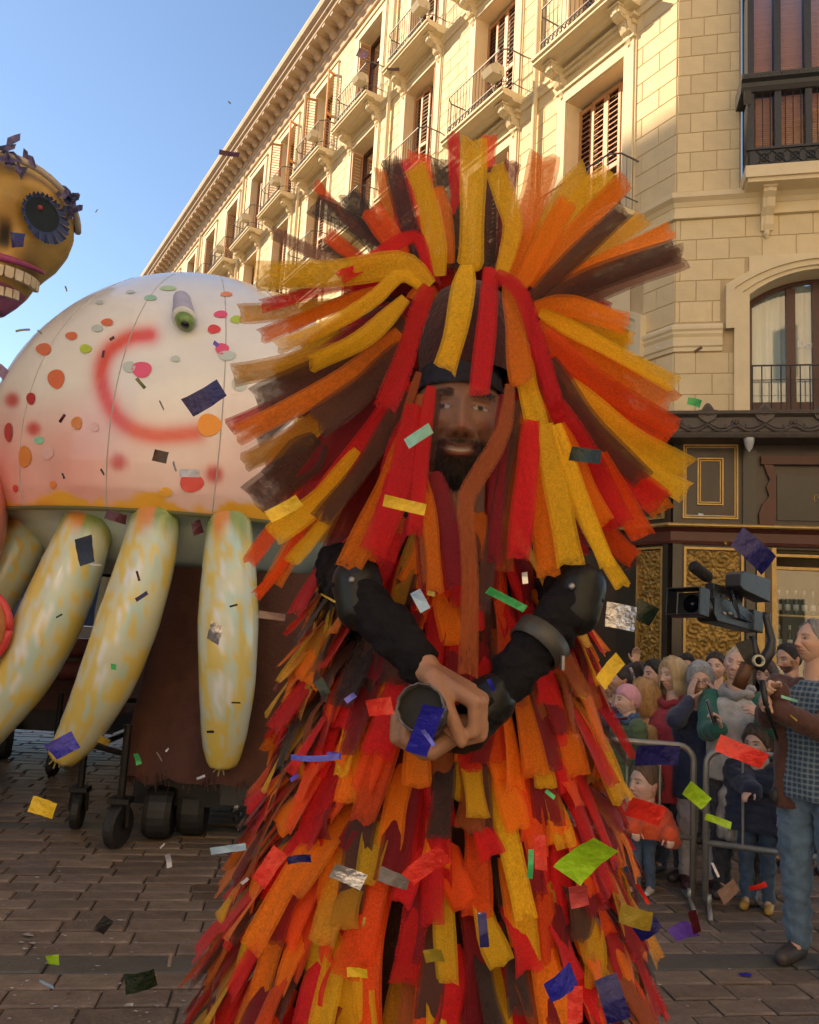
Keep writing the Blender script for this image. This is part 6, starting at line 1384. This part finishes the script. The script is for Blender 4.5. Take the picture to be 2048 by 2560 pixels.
# background heads
person('dark haired man in a black jacket standing behind the blonde woman', (1636, 1688), 6.7, -70, 1.0, 'warm', ('short', (.020, .014, .012)), coat=(.018, .018, .020), age=.3, smile=.1, brow=(.02, .015, .01), lod=.8, collar=(.06, .06, .06))
person('woman with ginger blonde hair and a tan coat at the barrier', (1612, 1742), 6.05, -95, 1.0, 'warm', ('bob', (.50, .28, .10)), coat=(.46, .27, .10), coat_len=.7, hyaw=-15, age=.3, lod=.8)
person('child in a pink knitted hat and olive green coat behind the barrier', (1568, 1752), 5.8, -80, .9, 'fair', ('beanie', (.62, .30, .36)), coat=(.07, .11, .05), coat_len=.6, child=True, age=0, smile=0, lod=.8, collar=(.05, .10, .22), puffy=True)
person('brown haired onlooker at the back holding a phone up high', (1592, 1690), 7.1, -50, 1.0, 'warm', ('short', (.07, .045, .03)), coat=(.05, .04, .04), lod=.7, L=px(1588, 1655, 6.8), hl=(Vector((0, -.1, 1)), Vector((0, -1, 0)), .4))
person('onlooker with black hair half hidden between the two women', (1716, 1672), 7.0, -20, 1.0, 'tan', ('short', (.014, .011, .010)), coat=(.03, .02, .02), lod=.7, brow=(.02, .015, .01))
person('onlooker in a wine red coat by the end of the shop corner', (1530, 1712), 6.9, -45, 1.0, 'warm', ('bob', (.05, .03, .022)), coat=(.12, .02, .03), lod=.7)
person('tall onlooker in a charcoal coat standing close to the gilded panel', (1790, 1668), 6.9, -35, 1.0, 'fair', ('short', (.05, .035, .025)), coat=(.03, .03, .034), lod=.7)
person('onlooker in a dark green coat beside the shop window', (1915, 1690), 6.7, -40, 1.0, 'warm', ('bob', (.09, .055, .035)), coat=(.02, .04, .03), lod=.7)
person('onlooker in a black coat at the frame of the shop window', (2040, 1700), 6.3, -60, 1.0, 'warm', ('short', (.03, .02, .016)), coat=(.02, .02, .024), lod=.7)
person('onlooker in a plum coat tucked behind the pink hatted child', (1545, 1700), 6.3, -70, 1.0, 'tan', ('short', (.04, .025, .02)), coat=(.06, .02, .05), lod=.7)
# children at the rail
oc = px(1612, 1962, 5.62)
person('small child in an orange puffer jacket and jeans gripping the lower rail', (1612, 1960), 5.55, -38, 1.12, 'fair', ('short', (.16, .095, .05)), coat=(.66, .085, .022), coat_len=.52, trousers=(.055, .095, .16), shoes=(.55, .54, .50), hyaw=-28, hpitch=4, age=0, smile=-.1, child=True, puffy=True, bulk=2.05, brow=(.2, .13, .08), collar=(.46, .055, .02),
       Rr=px(1586, 2070, 5.36), L=px(1672, 2088, 5.34), hr=(Vector((0, -.6, -.5)), Vector((0, .3, -1)), .9), hl=(Vector((0, -.6, -.5)), Vector((0, .3, -1)), .9))
person('small child in navy jacket and mustard yellow boots beside the cameraman', (1893, 1862), 5.35, -30, .95, 'warm', ('puff', (.10, .06, .04)), coat=(.020, .026, .055), coat_len=.55, trousers=(.05, .085, .14), shoes=(.42, .25, .045), hyaw=-20, age=0, smile=.1, child=True, puffy=True, bulk=1.5,
       Rr=px(1888, 1985, 5.02), hr=(Vector((-.9, -.5, -.2)), Vector((0, 0, -1)), .4))
# cameraman
def plaid():
    m = bpy.data.materials.new('plaid_shirt'); m.use_nodes = True; t = m.node_tree; N = t.nodes; L = t.links; b = N['Principled BSDF']; b.inputs['Roughness'].default_value = .85
    tc = N.new('ShaderNodeTexCoord'); mp = N.new('ShaderNodeMapping'); mp.inputs['Rotation'].default_value = (0, 0, R(55)); L.new(tc.outputs['Object'], mp.inputs[0]); outs = []
    for d_, sc in (('X', 11), ('Z', 11)):
        w_ = N.new('ShaderNodeTexWave'); w_.bands_direction = d_; w_.inputs['Scale'].default_value = sc; w_.inputs['Distortion'].default_value = .6; w_.inputs['Detail'].default_value = 1; L.new(mp.outputs[0], w_.inputs[0])
        c = N.new('ShaderNodeValToRGB'); c.color_ramp.elements[0].position = .55; c.color_ramp.elements[1].position = .8; L.new(w_.outputs[0], c.inputs[0]); outs.append(c.outputs[0])
    a = N.new('ShaderNodeMix'); a.data_type = 'RGBA'; a.inputs[6].default_value = (.030, .055, .10, 1); a.inputs[7].default_value = (.10, .16, .21, 1); L.new(outs[0], a.inputs[0])
    b2 = N.new('ShaderNodeMix'); b2.data_type = 'RGBA'; b2.inputs[7].default_value = (.22, .27, .30, 1); ml = N.new('ShaderNodeMath'); ml.operation = 'MULTIPLY'; ml.inputs[1].default_value = .55; L.new(outs[1], ml.inputs[0]); L.new(ml.outputs[0], b2.inputs[0]); L.new(a.outputs[2], b2.inputs[6]); L.new(b2.outputs[2], b.inputs['Base Color'])
    return m
g1, g2 = px(1922, 1712, 4.20), px(1912, 1742, 4.16)
cmn, Wc, Mc, hcm = person('grey haired cameraman in jeans, plaid shirt and brown jacket raising a camcorder', (2034, 1607), 4.5, -48, 1.03, 'warm', ('recede', (.27, .26, .25)), coat=(.1, .1, .1), coatmat=plaid(), sleeve=(.085, .034, .024), coat_len=.48, trousers=(.10, .165, .24), shoes=(.055, .045, .04), hyaw=-30, hpitch=10, age=1., smile=.15, brow=(.2, .18, .16), bulk=1.05,
       Rr=g1+Vector((.07, .02, -.02)), L=g2+Vector((.085, .06, -.07)), hr=(Vector((-1, -.2, .25)), Vector((.1, -.6, -.8)), 1.0, 1), hl=(Vector((-1, -.1, .3)), Vector((0, -.8, .6)), 1.0, 1))
jm = cloth('s%.3f%.3f%.3f' % (.085, .034, .024), (.085, .034, .024))
zs_ = hcm.z-.215*1.03
for sd_ in (-1, 1):                         # open jacket fronts
    cs = [((sd_*.125, .01, .80), .085, .165), ((sd_*.125, .01, 1.05), .080, .155), ((sd_*.13, .015, zs_-.18), .082, .150), ((sd_*.10, .02, zs_-.05), .075, .12), ((sd_*.06, .025, zs_+.02), .04, .07)]
    v, f = rings(cs); V, F = fuse([([tuple(Wc(p)) for p in v], f)], .013, 2, .012, (14, 14, 9)); obj('jacket_side', V, F, jm, cmn, True)
m = MB(); p = Wc((-.16, -.14, .86)); m.ball(p, (.03, .03, .05), 8, 6); m.go('belt_pouch', pm('black_pouch', (.02, .02, .02), .6), cmn, True)
# camcorder and its support
cblack = pm('camera_black', (.011, .011, .013), .38, .35, 14, .2, 60); cgrey = pm('camera_grey', (.030, .031, .034), .42, .25, 16, .15, 60)
CC = px(1800, 1530, 4.12); cam_t = thing('camcorder', 'black shoulder camcorder with furry microphone and square lens hood above the crowd', 'camcorder', CC)
fx = Vector((-.80, -.56, .13)).normalized(); ux = Vector((.06, .1, .99)); ux = (ux-fx*ux.dot(fx)).normalized(); lx = ux.cross(fx)
MC = Matrix(((fx.x, lx.x, ux.x, CC.x), (fx.y, lx.y, ux.y, CC.y), (fx.z, lx.z, ux.z, CC.z), (0, 0, 0, 1))) @ Matrix.Scale(1.12, 4)
def cpart(name, mb, mat, smooth=False, par=None):
    bmx = bmesh.new(); me = bpy.data.meshes.new('t'); me.from_pydata(mb.v, [], mb.f); bmx.from_mesh(me); bpy.data.meshes.remove(me)
    bmesh.ops.recalc_face_normals(bmx, faces=bmx.faces)
    if not smooth: bmesh.ops.bevel(bmx, geom=[e_ for e_ in bmx.edges if e_.calc_face_angle(0) > .6], offset=.004, segments=2, affect='EDGES', profile=.5)
    v = [tuple(q.co) for q in bmx.verts]; bmx.verts.index_update(); f = [tuple(q.index for q in fc.verts) for fc in bmx.faces]; bmx.free()
    return obj(name, xf(MC, v), f, mat, par or cam_t, smooth)
m = MB(); m.prism([(-.20, -.055), (.09, -.06), (.12, -.03), (.12, .045), (.06, .055), (-.10, .05), (-.20, .02)], -.05, .05, 'y'); body_c = cpart('body', m, cblack)
m = MB(); m.lathe([(.040, .10), (.045, .12), (.045, .16), (.040, .17), (.047, .175), (.047, .20)], 24, (0, 0, -.005), 'x'); cpart('lens', m, cgrey, True)
m = MB(); m.prism([(-.075, -.055), (.075, -.055), (.075, .05), (-.075, .05)], .20, .215, 'x'); m.box(.21, .285, -.088, -.080, -.066, .060); m.box(.21, .285, .080, .088, -.066, .060); m.box(.21, .285, -.079, .079, .052, .060); m.box(.21, .285, -.079, .079, -.066, -.058); cpart('lens_hood', m, cblack)
m = MB(); m.box(-.15, .09, -.024, .024, .085, .118); m.box(-.15, -.105, -.022, .022, .03, .10); m.box(.03, .085, -.022, .022, .04, .10); m.box(-.02, .02, -.020, .020, .05, .09); cpart('handle', m, cblack)
m = MB(); m.prism([(-.25, .09), (-.03, .105), (.0, .12), (.0, .175), (-.03, .195), (-.25, .20)], .02, .10, 'y'); vf = cpart('viewfinder', m, cgrey)
m = MB(); m.lathe([(.001, .216), (.035, .217), (.040, .221)], 20, (0, 0, -.003), 'x'); cpart('front_glass', m, pm('lens_glass', (.01, .012, .02), .05, .05, coat=1.), True)
m = MB(); m.tube([(.03, -.04, .155), (.05, -.04, .158), (.16, -.04, .185), (.17, -.04, .188)], [.018, .028, .028, .018], 14); cpart('microphone', m, pm('foam_black', (.018, .017, .018), .95, .4, 60, .9, 150), True)
m = MB(); m.tube([(.02, -.04, .12), (.03, -.04, .15)], .010, 8); m.box(.0, .04, -.05, -.03, .10, .125); cpart('microphone_clamp', m, cblack)
m = MB(); m.box(-.29, -.205, -.045, .045, -.05, .05); cpart('battery', m, cgrey)
for k in range(5): m = MB(); m.box(-.15+.045*k, -.125+.045*k, .0505, .0535, -.02+.008*(k % 2), -.008+.008*(k % 2)); cpart('button', m, pm('button_grey', (.30, .30, .32), .4), par=body_c)
for k in range(3): m = MB(); m.tube([(-.02+.01*k, .055, .10), (.03, .085, .07-.02*k), (-.05, .07, .0-.01*k), (-.16, .06, -.02)], .0035, 5, False); cpart('cable', m, cblack, True)
st_t = thing('camera_support', 'black hand held camera support with curved arm gripped by the cameraman', 'camera support', g1)
m = MB(); m.tube([px(1880, 1590, 4.17), px(1893, 1640, 4.17), px(1898, 1672, 4.18)], [.016, .02, .022], 10); m.go('stem', cblack, st_t, True)
m = MB(); m.tube([px(1896, 1672, 4.18), px(1925, 1628, 4.18), px(1930, 1600, 4.19), px(1916, 1545, 4.2), px(1918, 1532, 4.2)], [.034, .03, .022, .018, .022], 12); m.go('curved_arm', cgrey, st_t, True)
m = MB(); v_ = [px(1838, 1608, 4.16), px(1880, 1596, 4.16), px(1888, 1660, 4.16), px(1868, 1665, 4.16)]
m.add([tuple(p) for p in v_]+[tuple(p+Vector((.01, .03, 0))) for p in v_], [(0, 1, 2, 3), (7, 6, 5, 4), (0, 4, 5, 1), (1, 5, 6, 2), (2, 6, 7, 3), (3, 7, 4, 0)]); m.go('screen_flap', cblack, st_t)
m = MB(); m.tube([px(1870, 1660, 4.17), px(1846, 1718, 4.2)], .034, 12); m.go('brown_grip', pm('brown_leather', (.11, .045, .015), .5, .3, 12), st_t, True)
m = MB(); c = px(1898, 1652, 4.12)
for q in (0, .012): m.tube([c+Vector((.026*math.cos(a), q, .026*math.sin(a))) for a in np.linspace(0, 2*math.pi, 18)], .006, 6)
m.go('cream_ring', pm('cream_plastic', (.55, .53, .40), .4), st_t, True)
m = MB(); m.tube([px(1905, 1700, 4.17), px(1915, 1760, 4.17), px(1945, 1850, 4.2)], [.016, .016, .006], 8); m.go('shaft', cblack, st_t, True)
# phone and shopping bag
p = px(1778, 1778, 5.18); ph = thing('phone', 'slim phone held up by the woman with the green sleeves', 'phone', p); m = MB(); m.box(-.036, .036, -.004, .004, -.072, .072)
Mp = T(p) @ Matrix.Rotation(R(-18), 4, 'Y') @ Matrix.Rotation(R(55), 4, 'Z'); obj('case', xf(Mp, m.v), m.f, cblack, ph); m = MB(); m.box(-.037, .037, .0042, .006, -.073, .073); obj('back_cover', xf(Mp, m.v), m.f, pm('cream_plastic', (.55, .53, .40), .4), ph)
bp_ = px(1838, 2020, 5.45); bag = thing('shopping_bag', 'crumpled silver grey plastic bag hanging behind the barrier', 'bag', (bp_.x, bp_.y, .35))
cs = [((bp_.x, bp_.y, bp_.z-.20), .06, .04), ((bp_.x, bp_.y, bp_.z-.19), .10, .06), ((bp_.x, bp_.y, bp_.z), .11, .07), ((bp_.x+.01, bp_.y, bp_.z+.18), .09, .05), ((bp_.x+.02, bp_.y, bp_.z+.27), .04, .03)]
V, F = fuse([rings(cs)], .009, 1, .028, (20, 20, 9)); obj('bag_body', V, F, pm('silver_plastic', (.34, .31, .28), .3, .3, 9, .3, 30, coat=.3), bag, True)
m = MB(); m.tube([(bp_.x+.0, bp_.y, bp_.z+.25), (bp_.x+.03, bp_.y, bp_.z+.42), (bp_.x+.05, bp_.y, bp_.z+.25)], .010, 6); m.go('strap', MATS['silver_plastic'], bag, True)
# ------------------------------------------------------------------ falling confetti
CF = dict(navy=(.012, .010, .16), cobalt=(.03, .03, .50), peri=(.18, .20, .80), sky=(.45, .65, .85), mint=(.35, .72, .60), green=(.10, .62, .22), lime=(.50, .80, .03), yellow=(.88, .62, .03), gold=(.45, .32, .03), red=(.80, .035, .02), pink=(.75, .12, .12), wine=(.10, .008, .02), black=(.012, .012, .014), dgreen=(.012, .03, .015), silver=(.60, .60, .62), grey=(.30, .27, .26), white=(.75, .74, .78), violet=(.22, .12, .75), brown=(.10, .05, .04), mauve=(.35, .20, .30), rose=(.30, .19, .16), olive=(.22, .25, .10))
CN = dict(navy='navy blue', cobalt='cobalt blue', peri='periwinkle blue', sky='pale blue', mint='mint green', green='bright green', lime='lime green', yellow='yellow', gold='dull gold', red='red', pink='pinkish red', wine='wine red', black='black', dgreen='blackish green', silver='silver', grey='grey', white='white', violet='violet', brown='dark brown', mauve='mauve', rose='dusty pink', olive='olive green')
def foil(c):
    nm = 'foil_'+c
    if nm in MATS: return MATS[nm]
    m = pm(nm, CF[c], .30 if c in ('silver',) else .34, .18, 60, .5, 90, metal=.75 if c == 'silver' else .12, coat=.5)
    b = m.node_tree.nodes['Principled BSDF']
    tr = m.node_tree.nodes.new('ShaderNodeBsdfTranslucent'); tr.inputs[0].default_value = (*CF[c], 1); mx = m.node_tree.nodes.new('ShaderNodeMixShader'); mx.inputs[0].default_value = .0 if c == 'silver' else .35
    m.node_tree.links.new(b.outputs[0], mx.inputs[1]); m.node_tree.links.new(tr.outputs[0], mx.inputs[2]); m.node_tree.links.new(mx.outputs[0], m.node_tree.nodes['Material Output'].inputs[0])
    return m
rc = random.Random(9)
def confetti(x, y, L_, W_, ang, c, where, Y=None, tilt=None):
    """a strip of foil in the air; L_ x W_ as it shows, ang clockwise from the photo's horizontal"""
    if Y is None: Y = max(.75, min(2.6, FPX*.042/max(L_, W_)))
    p = px(x, y, Y); k = Y/FPX; a = R(ang); r_ = Vector(_r); u_ = Vector(_u); f_ = Vector(_f)
    e1 = r_*math.cos(a) - u_*math.sin(a); e2 = r_*math.sin(a) + u_*math.cos(a)
    t1 = rc.uniform(-.5, .5) if tilt is None else tilt; sk_ = rc.uniform(-.18, .18); v = []; f = []; nx, ny = 7, 3; bend = rc.uniform(-.22, .22)*L_; tw = rc.uniform(-.3, .3)
    for i in range(nx+1):
        for j in range(ny+1):
            s_ = i/nx-.5; q = j/ny-.5; dz = (t1*s_*L_ + bend*(s_*s_*4-1)*.6 + tw*s_*q*W_*2 + .03*W_*math.sin(i*2.1+j*1.7))*k
            v.append(p + e1*(s_*L_*k) + e2*((q*W_ + sk_*s_*L_)*k) + f_*dz)
    for i in range(nx):
        for j in range(ny): q = i*(ny+1)+j; f.append((q, q+1, q+ny+2, q+ny+1))
    # foil has a thickness of its own
    n0 = len(v); v2 = [q+f_*.0003 for q in v]; allf = f + [tuple(n0+i for i in reversed(q)) for q in f]
    o = obj('confetti', [tuple(q) for q in v+v2], allf, foil(c), None, True, origin=p)
    shape = 'thin sliver' if min(L_, W_) < .3*max(L_, W_) else ('square' if min(L_, W_) > .7*max(L_, W_) else 'strip')
    tag(o, '%s foil confetti %s falling %s' % (CN[c], shape, where), 'confetti', 'confetti in the air')
    return o
BOD, LEG, CAR, GRD, HDR, ARM, ROB, WAL, SHP, CRW, SKY_, SKU = ('in front of the white spotted body', 'in front of the inflated legs', 'in front of the maroon cart', 'above the paving on the balloon side', 'in front of the tulle headdress', 'by the performer\'s arms', 'in front of the tulle robe', 'before the stone corner wall', 'before the shop front', 'in front of the barrier crowd', 'against the sky and cornice', 'across the skull')
for q in [(511, 994, 104, 52, -33, 'navy', BOD, 1.0), (474, 1183, 60, 20, 2, 'white', BOD), (401, 1141, 36, 30, 15, 'brown', BOD), (352, 958, 32, 9, 50, 'olive', BOD), (258, 885, 20, 7, 85, 'wine', BOD), (280, 846, 14, 8, -30, 'wine', BOD), (156, 1046, 26, 8, -50, 'wine', BOD), (256, 1180, 18, 5, 50, 'black', BOD), (158, 1190, 16, 5, 70, 'black', BOD), (404, 1013, 24, 4, 60, 'grey', BOD), (437, 1166, 28, 5, 65, 'grey', BOD), (540, 860, 15, 11, 30, 'violet', BOD), (5, 930, 34, 28, 30, 'mauve', BOD), (44, 600, 46, 38, 2, 'navy', SKU),
  (290, 1292, 56, 24, 15, 'wine', LEG), (493, 1319, 34, 26, 70, 'wine', LEG), (213, 1376, 70, 42, 72, 'black', LEG), (538, 1583, 46, 34, -60, 'silver', LEG), (354, 1491, 32, 10, -25, 'navy', LEG), (284, 1667, 16, 14, 0, 'green', LEG), (158, 1865, 60, 46, -35, 'cobalt', LEG), (345, 1440, 26, 6, 75, 'wine', LEG), (584, 1514, 20, 5, -25, 'black', LEG), (590, 1757, 22, 4, -5, 'black', LEG), (526, 1830, 20, 6, -5, 'black', LEG), (148, 1540, 22, 4, -20, 'black', LEG), (240, 1412, 24, 4, 0, 'white', LEG),
  (106, 2019, 66, 40, 20, 'yellow', GRD), (260, 1852, 26, 17, 30, 'gold', CAR), (343, 1898, 30, 13, 75, 'green', CAR), (502, 1943, 24, 6, -15, 'white', CAR), (398, 1892, 24, 3, 38, 'rose', CAR), (418, 1875, 10, 4, -40, 'white', CAR), (421, 2153, 32, 13, 75, 'white', GRD), (259, 2313, 36, 28, -60, 'black', GRD), (351, 2452, 66, 44, -8, 'dgreen', GRD), (406, 2115, 14, 4, -40, 'white', GRD), (425, 2400, 26, 8, 85, 'rose', GRD), (382, 2440, 18, 6, 8, 'gold', GRD), (116, 2461, 42, 7, -1, 'sky', GRD), (132, 2400, 30, 22, -10, 'lime', GRD), (322, 2513, 20, 6, 5, 'white', GRD),
  (1200, 728, 38, 9, -5, 'peri', HDR), (977, 839, 42, 24, 3, 'peri', HDR), (1047, 1090, 74, 28, -28, 'mint', HDR), (1012, 1263, 108, 30, 12, 'yellow', HDR), (1464, 1138, 72, 36, 12, 'dgreen', HDR), (1297, 1253, 34, 16, -55, 'grey', HDR), (963, 1336, 48, 26, -8, 'grey', HDR), (1232, 410, 18, 9, 88, 'violet', HDR), (710, 1272, 88, 34, -35, 'yellow', HDR, 1.0), (1000, 825, 12, 5, -60, 'white', HDR), (800, 1133, 7, 5, 0, 'white', HDR), (1060, 1370, 10, 4, 0, 'white', HDR), (1247, 1322, 20, 6, 20, 'rose', HDR), (845, 1312, 8, 6, 0, 'pink', HDR),
  (1267, 1499, 112, 20, 38, 'green', ARM, .8), (1051, 1502, 54, 28, 62, 'sky', ARM, .85), (1062, 1826, 132, 54, -76, 'cobalt', ARM, .74), (1071, 1845, 46, 10, 62, 'peri', ARM, .73), (950, 1768, 60, 42, -12, 'red', ARM, .82), (835, 1890, 34, 16, 0, 'violet', ARM, .85), (787, 1892, 120, 14, 2, 'peri', ARM, .85), (1228, 1713, 34, 10, 75, 'cobalt', ARM, .8), (876, 1745, 26, 14, -40, 'peri', ARM, .85), (820, 1495, 42, 5, 30, 'gold', ARM, .9), (1313, 1445, 28, 14, 80, 'silver', ARM, .85), (680, 1540, 66, 18, 10, 'rose', ARM, 1.0), (1078, 1484, 20, 12, 10, 'gold', ARM, .85), (806, 1718, 40, 24, 60, 'dgreen', ARM, .95),
  (571, 2123, 82, 17, -8, 'sky', ROB), (673, 2167, 84, 40, -48, 'red', ROB, .9), (748, 2150, 56, 18, -8, 'navy', ROB, .9), (870, 2192, 80, 38, 28, 'silver', ROB, .9), (985, 2196, 72, 34, 12, 'grey', ROB, .9), (1067, 2167, 106, 46, -42, 'red', ROB, .85), (1466, 2152, 128, 74, -58, 'lime', ROB, .8), (1351, 2131, 74, 30, -80, 'red', ROB, .9), (1448, 2242, 62, 44, 80, 'pink', ROB, .9), (893, 2433, 48, 22, -4, 'yellow', ROB, .9), (1208, 2325, 70, 22, 88, 'navy', ROB, .9), (1085, 2392, 46, 30, -15, 'gold', ROB, .9), (1402, 2458, 74, 52, -22, 'cobalt', ROB, .85), (1438, 2512, 76, 36, 85, 'red', ROB, .85), (1531, 2497, 92, 56, 70, 'navy', ROB, .85), (1326, 2160, 66, 13, -85, 'green', ROB, .9), (736, 1944, 26, 10, -35, 'violet', ROB, .9), (1376, 1986, 24, 10, 30, 'green', ROB, .9), (612, 2203, 24, 8, -50, 'white', ROB, .95), (910, 2305, 18, 6, -70, 'gold', ROB, .9), (1590, 2293, 78, 46, 8, 'gold', ROB, .95), (1618, 2318, 60, 40, -35, 'navy', ROB, 1.0), (690, 2135, 10, 6, 0, 'white', ROB, .95),
  (1736, 1006, 40, 20, 15, 'green', WAL), (1746, 874, 24, 8, -25, 'brown', WAL), (1645, 868, 10, 4, 0, 'white', WAL), (1883, 1378, 112, 58, 35, 'navy', SHP), (1552, 1542, 68, 62, 5, 'silver', SHP), (1612, 1532, 60, 50, 25, 'dgreen', SHP), (1753, 1286, 12, 5, 0, 'white', SHP), (1815, 1358, 8, 5, 60, 'gold', SHP),
  (1527, 1678, 80, 38, -38, 'yellow', CRW), (1645, 1890, 124, 48, 6, 'navy', CRW), (1853, 1880, 106, 42, 27, 'red', CRW), (1614, 2030, 108, 48, 25, 'red', CRW), (1742, 1990, 82, 38, 38, 'lime', CRW), (1796, 2053, 54, 17, 15, 'lime', CRW), (1974, 1747, 36, 7, 5, 'mint', CRW), (1985, 1795, 20, 4, 35, 'gold', CRW), (1822, 2228, 52, 34, -28, 'rose', CRW), (1608, 2236, 72, 9, 60, 'red', CRW), (1708, 2331, 52, 42, -40, 'violet', CRW), (1737, 2305, 62, 20, 70, 'wine', CRW), (1895, 2216, 38, 12, -25, 'red', CRW), (1789, 2175, 30, 6, 70, 'white', CRW), (1550, 1797, 36, 7, 0, 'wine', CRW), (1475, 1760, 26, 8, -10, 'brown', CRW),
  (573, 383, 58, 13, 12, 'wine', SKY_), (906, 134, 28, 22, 30, 'mauve', SKY_), (983, 172, 34, 9, -8, 'brown', SKY_), (57, 826, 38, 6, -15, 'grey', SKY_), (99, 830, 12, 4, 40, 'grey', SKY_), (165, 722, 14, 4, 75, 'grey', SKY_), (242, 527, 10, 3, -40, 'grey', SKY_), (574, 256, 8, 4, 30, 'grey', SKY_)]:
    confetti(*q)
# a last strip that has already landed, and scraps of paper on the paving
def scrap(x, y, s_, c, label, group):
    p = gnd(x, y, .012); m = MB(); a = rc.uniform(0, 3.14); n = 5; v = [Vector((0, 0, .004*s_/.02))]
    for k in range(n): an = a+2*math.pi*k/n; r_ = s_*rc.uniform(.5, 1.2); v.append(Vector((r_*math.cos(an)*1.4, r_*math.sin(an)*.8, rc.uniform(0, .35)*s_*.5)))
    o = obj('paper_scrap', [tuple(q+p) for q in v], [(0, 1+k, 1+(k+1) % n) for k in range(n)], foil(c), None, False, origin=p); tag(o, label, 'scrap', group)
for (x, y) in [(8, 2262), (45, 2214), (20, 2282), (73, 2335), (68, 2350), (82, 2357), (105, 2330), (157, 2337), (163, 2339), (218, 2341), (254, 2355), (258, 2355), (112, 2370), (62, 2372), (88, 2370), (226, 2384), (95, 2397), (115, 2408), (160, 2438), (67, 2452), (98, 2480), (172, 2480), (140, 2452), (80, 2510), (140, 2516), (190, 2520), (300, 2458), (393, 2514), (342, 2528), (414, 2550), (183, 2545), (55, 2355), (280, 2346), (92, 2193), (148, 2178), (78, 2208), (8, 2372), (110, 2052), (86, 2060), (30, 2470), (20, 2330), (245, 2415), (330, 2380), (300, 2300)]:
    scrap(x, y, rc.uniform(.006, .015), rc.choice(['white', 'white', 'silver', 'grey']), 'tiny pale paper scrap lying on the paving before the maroon cart', 'paper scraps on the balloon side')
for k in range(46):
    x, y = rc.uniform(-10, 500), 2130+430*math.sqrt(rc.random())
    scrap(x, y, rc.uniform(.003, .008), rc.choice(['white', 'silver', 'grey']), 'tiny pale paper scrap lying on the paving before the maroon cart', 'paper scraps on the balloon side')
for (x, y) in [(1793, 2285), (1824, 2422), (1650, 2462), (1720, 2515), (1900, 2500), (1980, 2380), (1760, 2380)]:
    scrap(x, y, rc.uniform(.005, .011), 'white', 'tiny white paper scrap lying on the paving in front of the barriers', 'paper scraps on the crowd side')
scrap(1867, 2438, .035, 'cobalt', 'cobalt blue foil piece lying on the paving before the cameraman', None)
scrap(72, 2337, .028, 'silver', 'crumpled silver foil piece lying on the paving before the cart', None)
